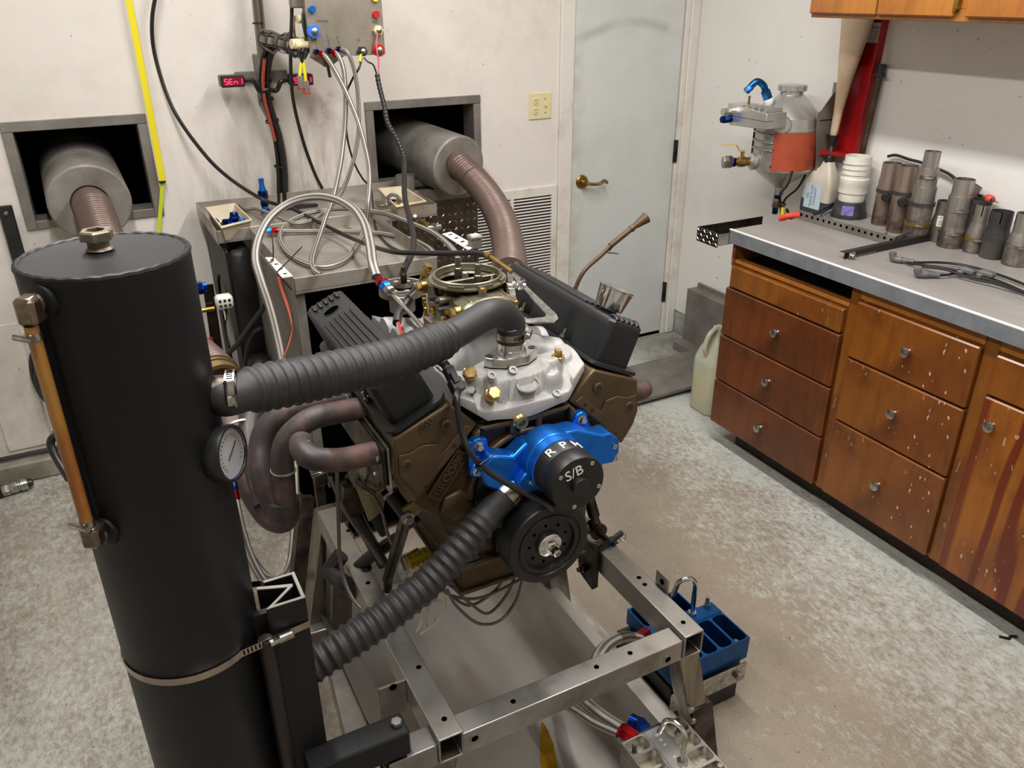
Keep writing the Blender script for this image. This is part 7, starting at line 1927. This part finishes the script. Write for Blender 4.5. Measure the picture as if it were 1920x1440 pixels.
# brown rod with a coupling, leaning by the wall
br = thing('steel_pipe', 'brown steel pipe with a threaded coupling leaning against the right wall', 'pipe', (2.7779, 2.3103, 1.1000))
a, b = Vector((2.7120, 2.2316, 1.4462)), Vector((2.70, 2.215, WT + .002))
link('pipe_body', MB().tube([a, Vector((2.7000, 2.2398, 1.1265)), b], .0115, 14, 0), pm('brown_pipe', '#5d5140', .4, .7, c2='#3d352a', sc=10), br)
d_ = (a - Vector((2.7000, 2.2398, 1.1265))).normalized()
link('coupling', MB().cyl(a - d_ * .012, a + d_ * .022, .0155, 12).ring(a - d_ * .022, d_, .012, .019, .012, 16).cyl(a - d_ * .016 + Vector((-.01, -.03, 0)), a - d_ * .016 + Vector((-.01, .02, 0)), .006, 8), M_BLACK, br)

# ---------------------------------------------------------------- floor duct box, jug, small floor things
db = thing('floor_duct', 'grey sheet metal box on the right wall with a flat cover on the floor', 'duct', (2.6, 2.95, 0))
link('wall_box', MB().prism([(WX - .085, 0), (WX - .004, 0), (WX - .004, .345), (WX - .02, .345), (WX - .02, .325), (WX - .085, .325)], 'xz', 2.50, 3.135), M_DUCT, db, bevel=.002)
link('kick_flange', MB().box(WX - .15, WX - .08, 2.55, 3.13, 0, .045, .002), M_DUCT, db)
link('floor_cover', MB().prism([(1.25, .003), (1.25, .018), (2.58, .045), (2.58, .03)], 'xz', 2.66, 2.985), M_DUCT, db)
jg = thing('plastic_jug', 'cloudy white plastic jug with a handle on the floor beside the cabinet', 'jug', (2.26, 2.50, 0))
M_JUG = pm('cloudy_jug', '#b4b8aa', .4, c2='#c9c2a0', sc=3.5, lo=.4, hi=.6)
jx, jy = 2.312, 2.50
def jr(w, z, dx=0): return [(jx + dx + x, jy + y, z) for x, y in rrect(-w, w, -w, w, w * .55, 5)]
link('jug_body', MB().loft([jr(.07, .0), (jr(.078, .012)), jr(.078, .235), jr(.076, .255), jr(.060, .30), jr(.038, .345), jr(.024, .375), jr(.022, .40)]), M_JUG, jg, angle=60)
link('jug_handle', MB().tube([(jx - .058, jy - .01, .275), (jx - .078, jy - .012, .32), (jx - .062, jy - .012, .375), (jx - .025, jy - .006, .395), (jx, jy, .39)], .012, 12, 8), M_JUG, jg)
qc = thing('quick_coupler', 'grey steel hydraulic quick coupler lying on the floor at the left edge of the photo', 'coupler', (-.49, 3.2, 0))
a = Vector((-.60, 3.185, .028)); d_ = Vector((1, .10, 0)).normalized()
link('coupler_body', MB().hex(a, a + d_ * .045, .028).lathe([(.02, .045), (.026, .05), (.026, .07)], a, d_, 18), M_STEEL_D, qc)
link('coupler_sleeve', MB().hex(a + d_ * .07, a + d_ * .10, .026).lathe([(.023, .10), (.024, .102), (.024, .125), (.020, .127), (.020, .133), (.024, .135), (.024, .158), (.018, .16)], a, d_, 24), M_ZINC, qc)
link('black_tip', MB().lathe([(.017, .158), (.015, .175), (.008, .178)], a, d_, 18), M_BLACK, qc)
rag = MB(); q = (-0.3739, 3.3490, 0.0020)
rag.add([(-0.4313, 3.3492, 0.0010), (-0.3985, 3.3948, 0.0120), (-0.3339, 3.3269, 0.0100), (-0.3401, 3.2854, 0.0020), (-0.3893, 3.2891, 0.0020)], [(0, 4, 3, 2, 1)])
solo('paper_scrap', rag, pm('grey_paper', '#77797f', .7), 'crumpled grey paper scrap on the floor behind the tank', 'paper')
scr = MB(); c = Vector((2.1274, 0.9397, 0.0000)); scr.sweep([c + Vector((-.02, .02, .002)), c + Vector((-.005, .0, .004)), c + Vector((.012, .004, .002)), c + Vector((.022, -.008, .006))], [(-.005, 0), (.005, 0), (.005, .001), (-.005, .001)])
solo('plastic_scrap', scr, M_BLACK, 'curled black plastic scrap on the floor by the cabinet', 'scrap')
lvr = thing('lever', 'bent black lever handle with a yellow sleeve behind the tank', 'lever', (-0.1201, 1.2800, 1.1011))
link('lever_rod', MB().tube([(-0.1062, 1.2800, 1.1105), (-0.1171, 1.2800, 1.1144), (-0.1281, 1.2800, 1.1108), (-0.1322, 1.2750, 1.0994), (-0.1272, 1.2600, 1.0833), (-0.1164, 1.2300, 1.0626)], .0062, 12, 8), M_BLACK, lvr)
link('yellow_sleeve', MB().tube([(-0.1132, 1.2800, 1.1124), (-0.1012, 1.2700, 1.1142), (-.05, 1.175, (-0.1012, 1.2700, 1.1142)[2])], .008, 12, 0), M_YELLOW, lvr)
for k in range(2): link('white_wire', MB().tube([Vector((-0.1159, 1.2300, 1.0615)) + Vector((k * .003, 0, 0)), Vector((-0.1103, 1.2200, 1.0484)) + Vector((k * .005, 0, 0)), (-0.1023, 1.2100, 1.0297), (-0.0960, 1.1900, 1.0011)], .0014, 6, 5), M_WHITE, lvr)
cl_ = thing('cable_coil', 'coil of dark cable hanging on the back wall left of the tank', 'cable', (-0.2920, 3.3000, 0.4203))
for k, (rx, rz, oy) in enumerate(((.045, .12, 0), (.038, .14, .012), (.052, .10, .02))):
    c = Vector((-0.2884, 3.2900, 0.4125)); link('coil_turn', MB().tube([c + Vector((rx * math.cos(t) + .008 * k, -oy, rz * math.sin(t) - .01 * k)) for t in [2 * PI * i / 24 for i in range(25)]], .0085, 8, 2), M_RUBBER, cl_)
bxp = solo('wall_junction', MB().plate([(-0.3369, 3.3400, 0.4674)[::2], (-0.2835, 3.3400, 0.4650)[::2], (-0.2835, 3.3400, 0.4650)[::2], (-0.3416, 3.3400, 0.4012)[::2]], [(-0.3362, 3.3400, 0.4628)[::2], (-0.2862, 3.3400, 0.4611)[::2], (-0.2862, 3.3400, 0.4611)[::2], (-0.3389, 3.3400, 0.4052)[::2]], 'xz', 3.344, 3.348), M_BLACK, 'thin black wire hook on the back wall behind the cable coil', 'hook')

# ---------------------------------------------------------------- oil filter blocks
M_BLUEF = pm('blue_filter_anodised', '#1f5c9e', .34, .8, c2='#184a82', sc=10, rv=.05)
M_SILV = pm('machined_aluminium', '#c6c5c2', .28, .95, c2='#aaa8a4', sc=8, rv=.06)
def cell_grid(root, name, xs, ys, z0, z1, floor_z, mat, floor_mat, r=.008):
    """top plate cut into rounded pockets: each cell is a plate with a hole"""
    for i in range(len(xs) - 1):
        for j in range(len(ys) - 1):
            a, b, c, d = xs[i], xs[i + 1], ys[j], ys[j + 1]
            w = .0035
            inner = rrect(a + w, b - w, c + w, d - w, r, 4)
            outer = rrect(a, b, c, d, .0001, 4)
            o = link(name, MB().plate(outer, inner, 'xy', floor_z, z1), mat, root)
            link('pocket_floor', MB().prism(rrect(a + w, b - w, c + w, d - w, r, 3), 'xy', floor_z - .002, floor_z), floor_mat, o)
bf = thing('oil_filter_block', 'blue anodised oil filter block with pockets and a steel hook beside the frame leg', 'filter', (1.17, 1.27, .12))
X0, X1, Y0, Y1, ZT, ZB = 1.045, 1.285, 1.145, 1.395, .205, .135
yS0, yS1 = 1.252, 1.298
link('lower_body', MB().prism([(X0, Y0), (X1, Y0), (X1, Y1 - .06), (X1 - .05, Y1), (X0 + .05, Y1), (X0, Y1 - .05)], 'xy', ZB, ZB + .02), M_BLUEF, bf, bevel=.002)
for x0_, x1_, y0_, y1_ in ((X0, X1, yS0, yS1),):
    link('spine', MB().box(x0_, x1_, y0_, y1_, ZB + .02, ZT + .004, .003), M_BLUEF, bf)
cell_grid(bf, 'pocket_wall', [X0 + (X1 - X0) * k / 5 for k in range(6)], [Y0, yS0], ZB, ZT, ZB + .02, M_BLUEF, M_BLUEF, .012)
cell_grid(bf, 'pocket_wall', [X0 + .02 + (X1 - X0 - .075) * k / 4 for k in range(5)], [yS1, Y1 - .012], ZB, ZT, ZB + .02, M_BLUEF, M_BLUEF, .012)
def hook(root, x, y, z, h, r, dx, dy):
    hk = MB().hex((x, y, z), (x, y, z + .008), .0125)
    d = Vector((dx, dy, 0)).normalized(); R_ = .026
    hk.tube([Vector((x, y, z)), Vector((x, y, z + h * .5)), Vector((x, y, z + h))] + [Vector((x, y, z + h)) + d * (R_ - R_ * math.cos(t)) + Vector((0, 0, R_ * math.sin(t))) for t in [PI * k / 8 for k in range(1, 9)]] + [Vector((x, y, z + h - .028)) + d * (2 * R_ + .008)], r, 14, 4)
    return link('hook', hk, M_CHROME, root)
hook(bf, 1.206, 1.283, ZT + .004, .095, .0068, -.8, .3)
link('stud', MB().hex((1.258, 1.285, ZT + .004), (1.258, 1.285, ZT + .016), .0095).cyl((1.258, 1.285, ZT), (1.258, 1.285, ZT + .038), .0058, 12), M_ZINC, bf)
for x, y in ((1.262, 1.168), (1.165, 1.365)):
    link('bolt', MB().hex((x, y, ZB + .02), (x, y, ZB + .034), .0105).cyl((x, y, ZB + .03), (x, y, ZB + .05), .006, 10), M_ZINC, bf)
link('side_plate', MB().box(1.03, 1.275, 1.132, 1.138, .075, .135, .002), M_ZINC, bf)
for x in (1.095, 1.245): link('plate_bolt', MB().hex((x, 1.132, .105), (x, 1.121, .105), .0125), M_ZINC, bf)
link('foot', MB().box(1.04, 1.27, 1.15, 1.39, 0, ZB, .002), M_BLACK, bf)
sf = thing('oil_filter_block', 'silver machined oil filter block with pockets and a thin hook in front of the frame', 'filter', (.86, .9, .2))
X0, X1, Y0, Y1, ZT, ZB = .768, .928, .735, .985, .268, .205
xS0, xS1 = .826, .868
link('lower_body', MB().box(X0, X1, Y0, Y1, ZB, ZT - .029, .002), M_SILV, sf)
link('spine', MB().box(xS0, xS1, Y0, Y1, ZB + .014, ZT + .001, .001), M_SILV, sf)
M_OILY = pm('oily_pocket', '#b9b29c', .35, .5, c2='#6d6248', sc=60, lo=.35, hi=.7)
ysl = [Y1 - (Y1 - Y0) * k / 6 for k in range(7)][::-1]
cell_grid(sf, 'pocket_wall', [X0, xS0], ysl, ZB, ZT, ZT - .028, M_SILV, M_OILY, .011)
cell_grid(sf, 'pocket_wall', [xS1, X1], ysl, ZB, ZT, ZT - .028, M_SILV, M_OILY, .009)
hook(sf, .853, .885, ZT, .072, .0052, -.35, .9)
eng_ = MB()
for k, ch in enumerate('ooccco'):
    text_mb(ch, .014, basis((.849 - .0, .965 - k * .014 - (.02 if k > 2 else 0), ZT + .0012), (0, -1, 0), (0, 0, 1)), .0002, eng_)
link('faint_engraving', eng_, pm('engraved_light', '#e3e2df', .4, .6), sf)['kind'] = 'stuff'
for x, y in ((X0 + .018, Y1 - .024), (X1 - .016, Y1 - .022), (X1 - .018, .835), (X0 + .018, .76)):
    link('bolt', MB().lathe([(.0125, .0), (.0125, .003)], (x, y, ZT - .028), (0, 0, 1), 18).hex((x, y, ZT - .025), (x, y, ZT - .013), .0095).cyl((x, y, ZT - .015), (x, y, ZT + .014), .0055, 10), M_ZINC, sf)
link('stand_post', MB().box(.80, .90, .76, .96, .06, ZB, .002), M_STEEL_D, sf)
link('blue_flange', MB().prism([(.815, ZB + .005), (.878, ZB + .005), (.878, ZT - .004), (.815, ZT - .004)], 'xz', Y1, Y1 + .008), M_BLACK, sf)
link('blue_fitting', MB().hex((.846, Y1 + .006, .236), (.846, Y1 + .045, .236), .024).cyl((.846, Y1 + .04, .236), (.835, Y1 + .06, .236), .02, 14), M_BLUE_D, sf)
link('red_collar', MB().hex((.824, Y1 + .012, .232), (.806, Y1 + .055, .232), .0185), M_RED_A, sf)
braid([(.812, 1.04, .232), (.790, 1.09, .235), (.775, 1.14, .24), (.78, 1.22, .22), (.80, 1.3, .15)], .0135, 'braided hose with a red end behind the silver filter block')
braid([(.80, 1.04, .225), (.772, 1.09, .222), (.75, 1.15, .22), (.74, 1.24, .18), (.74, 1.32, .12)], .0115, 'second braided hose lying beside the red-ended one under the cross bar')
braid([(0.9693, 1.2000, 0.2928), (0.9050, 1.1800, 0.3427), (0.8380, 1.1500, 0.3763), (0.7920, 1.1200, 0.3878), (0.7661, 1.1000, 0.3671), (0.7631, 1.1000, 0.3075)], .0135, 'braided hose looping into a dark red fitting by the blue filter block')
q = Vector((0.9693, 1.2000, 0.2928)); link('red_collar', MB().hex(q + Vector((-.035, -.002, .002)), q + Vector((.03, .01, 0)), .0165), pm('dark_red_anodised', '#6f1217', .3, .8), [o for o in COL.objects if o.get('label', '').startswith('braided hose looping')][0])

# ---------------------------------------------------------------- small things around the engine
# wire plug on the engine front and the black lead to the pump
wl = thing('pump_lead', 'black two-wire lead with an in-line plug running down to the water pump', 'cable', (0.5242, 1.2500, 1.0666))
link('upper_wire', MB().tube([(0.5177, 1.3300, 1.0839), (0.5291, 1.3200, 1.0855), (0.5273, 1.2900, 1.0867), (0.5249, 1.2700, 1.0800)], .0065, 8, 6), M_CABLE, wl)
link('corrugated_wire', MB().tube([(0.5256, 1.3220, 1.0865), (0.5273, 1.3000, 1.0883), (0.5272, 1.2800, 1.0842)], .0085, 10, 6, step=.0012, rf=lambda s, L: 1 + .12 * math.sin(s * 2200)), M_CABLE, wl)
p, q = Vector((0.5217, 1.2620, 1.0862)), Vector((0.5272, 1.2400, 1.0637)); d_ = (q - p).normalized()
pb = MB(); pb.M = basis((p + q) / 2, d_, (0, -.75, .66)); pb.box(-.026, .004, -.0095, .0095, -.008, .010, .002); pb.box(.0, .026, -.012, .012, -.009, .012, .002); pb.box(-.012, .010, -.006, .006, .008, .016, .001); pb.M = None
link('plug_body', pb, M_BLACK, wl)
link('lower_wire', MB().tube([(0.5261, 1.2350, 1.0639), (0.5126, 1.2100, 1.0596), (0.5082, 1.1950, 1.0349), (0.5098, 1.1850, 1.0008), (0.5146, 1.1650, 0.9707), (0.5358, 1.1550, 0.9360), (0.5663, 1.1400, 0.9065), (0.6087, 1.1250, 0.8727), (0.6437, 1.1150, 0.8460), (0.6646, 1.1200, 0.8216)], .0060, 10, 8), M_CABLE, wl)
q = Vector((0.5260, 1.1520, 0.9439)); link('zip_tie', MB().ring(q, (.7, .2, -.5), .0065, .0085, .005, 14).tube([q + Vector((.0, -.006, .004)), q + Vector((.02, -.004, .012)), q + Vector((.035, .0, .012))], .0014, 5, 4), M_BLACK, wl)
# wiring by the fuel line
iw = thing('ignition_lead', 'black taped lead with red and grey wires beside the fuel line', 'cable', (0.5359, 1.5500, 1.1001))
link('taped_lead', MB().tube([(0.5752, 1.6000, 1.1111), (0.5534, 1.5800, 1.1028), (0.5300, 1.5500, 1.1012), (0.5149, 1.5200, 1.0950)], .0095, 10, 6), M_BLACK, iw)
link('red_wire', MB().tube([(0.5180, 1.5150, 1.0985), (0.5126, 1.4900, 1.0869), (0.5126, 1.4600, 1.0812), (0.5140, 1.4400, 1.0790)], .003, 6, 6), M_REDP, iw)
link('grey_wire', MB().tube([(0.5143, 1.5150, 1.0968), (0.5089, 1.4900, 1.0840), (0.5077, 1.4600, 1.0775)], .003, 6, 6), M_DUCT, iw)
# starter side clutter under the left header
fp = thing('fuel_pump', 'round grey fuel pump under the near header', 'pump', (0.3888, 1.4000, 0.8256))
c = Vector((0.3843, 1.3800, 0.8508)); ax = Vector((-.8, -.5, .3)).normalized()
link('pump_body', MB().lathe([(.03, -.05), (.045, -.03), (.052, -.01), (.052, .0), (.046, .004), (.044, .012), (.02, .018), (.018, .026), (0, .027)], c, ax, 36), M_CARB, fp)
for k in range(6):
    a = k * PI / 3; u_, w_, _ = frame(ax); p = c + (u_ * math.cos(a) + w_ * math.sin(a)) * .047; link('rim_screw', MB().cyl(p, p + ax * .008, .004, 8), M_ZINC, fp)
link('outlet_tube', MB().tube([c + ax * .02, c + ax * .035 + Vector((0, 0, -.02)), (0.3797, 1.3300, 0.8238)], .005, 8, 5), M_STEEL_D, fp)
pt = [(0.3567, 1.4000, 0.8223), (0.3957, 1.4200, 0.8281), (0.4201, 1.4000, 0.7527), (0.4134, 1.4000, 0.7277), (0.3813, 1.4000, 0.7109)]
mp = MB().prism([(p[0], p[2]) for p in pt], 'xz', 1.400, 1.406)
solo('mount_plate', mp, pm('cream_zinc_plate', '#b3aa86', .45, .5, c2='#8d8560', sc=14), 'pale yellowish mounting plate behind the left engine stay', 'plate')
sp = thing('spark_plug_boot', 'white spark plug with a black boot below the front header pipe', 'spark plug', (0.4100, 1.3000, 0.8970))
a, b = Vector((0.3846, 1.3000, 0.8899)), Vector((0.4081, 1.2900, 0.9054)); d_ = (b - a).normalized(); L_ = (b - a).length
link('porcelain', MB().lathe([(.004, -.012), (.004, 0), (.0068, .002), (.0068, L_ * .3), (.0078, L_ * .35), (.0078, L_)], a, d_, 14), M_WHITE, sp)
link('black_boot', MB().tube([b, b + d_ * .02, (0.4282, 1.3000, 0.8917), (0.4381, 1.3000, 0.8742)], .0095, 12, 5), M_BLACK, sp)
# distribution of steel flex cables (thermocouples)
def m_sheath():
    t = NT('steel_flex_sheath'); t.set(Metallic=.7)
    w = t.node('ShaderNodeTexWave'); w.wave_type = 'BANDS'; w.bands_direction = 'Y'; w.inputs['Scale'].default_value = 1.9
    t.ln(t.co.outputs['UV'], w.inputs['Vector'])
    t.base(t.mix(w.outputs['Fac'], lin('#3a342e'), lin('#978e83'))); t.rough(.38); t.bump(w.outputs['Fac'], .5, .0006); return t.m
M_TC = m_sheath()
def tc(pts, r, label, mat=None): return solo('sensor_cable', MB().tube(pts, r, 10, 10, vs=42), mat or M_TC, label, 'cable')
tc([(0.3097, 1.3300, 0.8941), (0.3053, 1.3300, 0.8407), (0.3000, 1.3300, 0.7669), (0.2935, 1.3200, 0.7108), (0.2918, 1.3000, 0.6658), (0.2964, 1.2700, 0.6391), (0.3061, 1.2500, 0.6235)], .0040, 'steel sheathed sensor cable hanging straight in front of the left rail')
tc([(0.3020, 1.3600, 0.8675), (0.3118, 1.3600, 0.8273), (0.3266, 1.3800, 0.7721), (0.3526, 1.4000, 0.7042), (0.3847, 1.4200, 0.6309), (0.4060, 1.4200, 0.5751)], .0038, 'bright steel sheathed sensor cable slanting along the left rail')
tc([(0.3623, 1.3600, 0.8521), (0.3750, 1.3600, 0.8204), (0.3957, 1.3600, 0.7686), (0.4069, 1.3700, 0.7186), (0.4161, 1.3800, 0.6677), (0.4407, 1.4000, 0.6026), (0.4526, 1.4000, 0.5569)], .0038, 'sensor cable running from the fuel pump down to the yellow connectors')
for k, pts in enumerate((
    [(0.6629, 1.3000, 0.5490), (0.6220, 1.3000, 0.5012), (0.5619, 1.3000, 0.4871), (0.5100, 1.3000, 0.5425), (0.4725, 1.3200, 0.5746)],
    [(0.6753, 1.2900, 0.5439), (0.6505, 1.2900, 0.4897), (0.5981, 1.2800, 0.4648), (0.5535, 1.2800, 0.5135), (0.5232, 1.3000, 0.5550), (0.5048, 1.3400, 0.5549)],
    [(0.6809, 1.2700, 0.5382), (0.6553, 1.2600, 0.4876), (0.6098, 1.2500, 0.4607), (0.5578, 1.2500, 0.4781), (0.5136, 1.2600, 0.5378), (0.5026, 1.2800, 0.5707)],
    [(0.6836, 1.2800, 0.5299), (0.6372, 1.2900, 0.5102), (0.5775, 1.2900, 0.5082), (0.5246, 1.3000, 0.5278), (0.4902, 1.3200, 0.5561)])):
    tc(pts, .0034, ('steel sheathed cable, the topmost loop hanging under the oil pan', 'steel sheathed cable looping under the oil pan, second from above', 'steel sheathed cable making the lowest loop under the oil pan', 'steel sheathed cable crossing the other loops under the oil pan')[k])
for k, pts in enumerate((
    [(0.4917, 1.2500, 0.6184), (0.4630, 1.2300, 0.5957), (0.4318, 1.2200, 0.6146), (0.4160, 1.2200, 0.6017), (0.4163, 1.2100, 0.5747), (0.4000, 1.2000, 0.5618)],
    [(0.4556, 1.2300, 0.6126), (0.4323, 1.2200, 0.5811), (0.4289, 1.2100, 0.5510), (0.4448, 1.2100, 0.5627), (0.4662, 1.2200, 0.6020)],
    [(0.4758, 1.2200, 0.6051), (0.4692, 1.2100, 0.5806), (0.4407, 1.2000, 0.5654), (0.4052, 1.1900, 0.5608)])):
    solo('clear_wire', MB().tube(pts, .0022, 6, 8), pm('clear_wire_%s' % 'abc'[k], '#a79c8c', .35, .3), ('first pale sensor wire hanging under the lower hose', 'second pale sensor wire looping under the lower hose', 'third pale sensor wire dangling lowest under the lower hose')[k], 'cable')
# yellow connectors in a bracket behind the lower hose
M_YCON = pm('yellow_connector', '#a8930e', .45)
yc = thing('connector_strip', 'grey bracket with a row of yellow sensor connectors behind the lower hose', 'connector', (0.4854, 1.4000, 0.5716))
a, b = Vector((0.4404, 1.4200, 0.5473)), Vector((0.4992, 1.4200, 0.5602))
link('bracket', MB().sweep([a, b], [(-.002, -.035), (.002, -.035), (.002, .03), (-.002, .03)]), M_ZINC, yc)
for k in range(5):
    c = Vector((0.4641, 1.4000, 0.5765)).lerp(Vector((0.5131, 1.4000, 0.5823)), k / 4)
    link('yellow_connector', MB().box(c.x - .0075, c.x + .0075, c.y - .012, c.y + .012, c.z - .012, c.z + .012, .003).cyl((c.x, c.y - .011, c.z), (c.x, c.y - .024, c.z - .004), .0045, 8), M_YCON, yc)
# dark hoses and bits below the header
for k, (pts, r, m_, lb) in enumerate((
    ([(0.3559, 1.5000, 0.7591), (0.3781, 1.5000, 0.6749), (0.4076, 1.5000, 0.5840), (0.4279, 1.4800, 0.5217)], .014, M_CABLE, 'thick black battery cable behind the left rail'),
    ([(0.3752, 1.5000, 0.7738), (0.4095, 1.5000, 0.6791), (0.4407, 1.5000, 0.5951)], .011, M_RUBBER, 'black hose beside the battery cable behind the left rail'),
    ([(0.3484, 1.5500, 0.5333), (0.3191, 1.5500, 0.4974), (0.3298, 1.5000, 0.4981), (0.3639, 1.5000, 0.4534)], .02, M_RUBBER, 'fat dark hose under the left rail'),
    ([(0.4715, 1.5000, 0.5693), (0.4163, 1.5200, 0.5292), (0.3683, 1.5500, 0.4708)], .016, M_RUBBER, 'dark hose crossing behind the left stay'))):
    solo('dark_hose', MB().tube(pts, r, 10, 8), m_, lb, 'hose')
br_ = thing('hose_clips', 'dark steel clip bracket on the left rail below the header', 'clip', (0.3336, 1.5000, 0.7726))
c = Vector((0.3413, 1.5200, 0.7686)); link('clip_base', MB().box(c.x - .04, c.x + .04, c.y - .01, c.y + .01, c.z - .012, c.z + .02, .002), M_STEEL_D, br_)
link('clip_bar', MB().tube([c + Vector((-.045, -.012, .02)), c + Vector((-.02, -.02, .028)), c + Vector((.04, -.012, .03))], .004, 8, 4).tube([c + Vector((-.012, -.014, .03)), c + Vector((-.008, -.014, -.016))], .004, 8, 0), M_ZINC, br_)
solo('rail_wedge', MB().prism([(c.x + .01, c.z + .0), (c.x + .055, c.z - .01), (c.x + .05, c.z - .075), (c.x - .005, c.z - .085)], 'xz', 1.46, 1.48), M_STEEL_D, 'dark steel gusset plate welded on the left rail below the header', 'plate')
# braided line and fitting between tank and header
b_ = braid([(0.1285, 1.4500, 0.8378), (0.1273, 1.4200, 0.8123), (0.1281, 1.4000, 0.7677), (0.1329, 1.3800, 0.7215), (0.1454, 1.3600, 0.6784), (0.1629, 1.3500, 0.6455)], .0085, 'braided hose hanging between the tank and the exhaust header', ends=((0, (M_RED_A, M_BLUE_D)),))
# dark panel and fittings on the wall side, left of the black housing
pnl = thing('tap_board', 'dark steel plate with brass fittings behind the tank on the left', 'panel', (0.2727, 3.1000, 0.4918))
pp = [(0.3028, 3.1000, 0.7352), (0.3409, 3.1000, 0.7332), (0.3308, 3.1000, 0.3653), (0.2948, 3.1000, 0.2913), (0.2953, 3.1000, 0.5096)]
link('plate', MB().prism([(p[0], p[2]) for p in pp], 'xz', 3.10, 3.106), M_STEEL_D, pnl)
link('brass_tap', MB().tube([(0.2813, 3.0800, 0.6459), (0.3277, 3.0800, 0.6462)], .010, 10, 0), M_BRASS, pnl)
link('tee_handle', MB().tube([(0.2527, 3.0500, 0.6377), (0.2718, 3.0500, 0.6385)], .007, 8, 0).tube([(0.2720, 3.0500, 0.6512), (0.2709, 3.0500, 0.6216)], .006, 8, 0), M_BLACK, pnl)
link('red_tag', MB().box(*(lambda c: (c[0] - .015, c[0] + .015, 3.06, 3.066, c[2] - .03, c[2] + .02))((0.2867, 3.0600, 0.5196))), M_REDP, pnl)
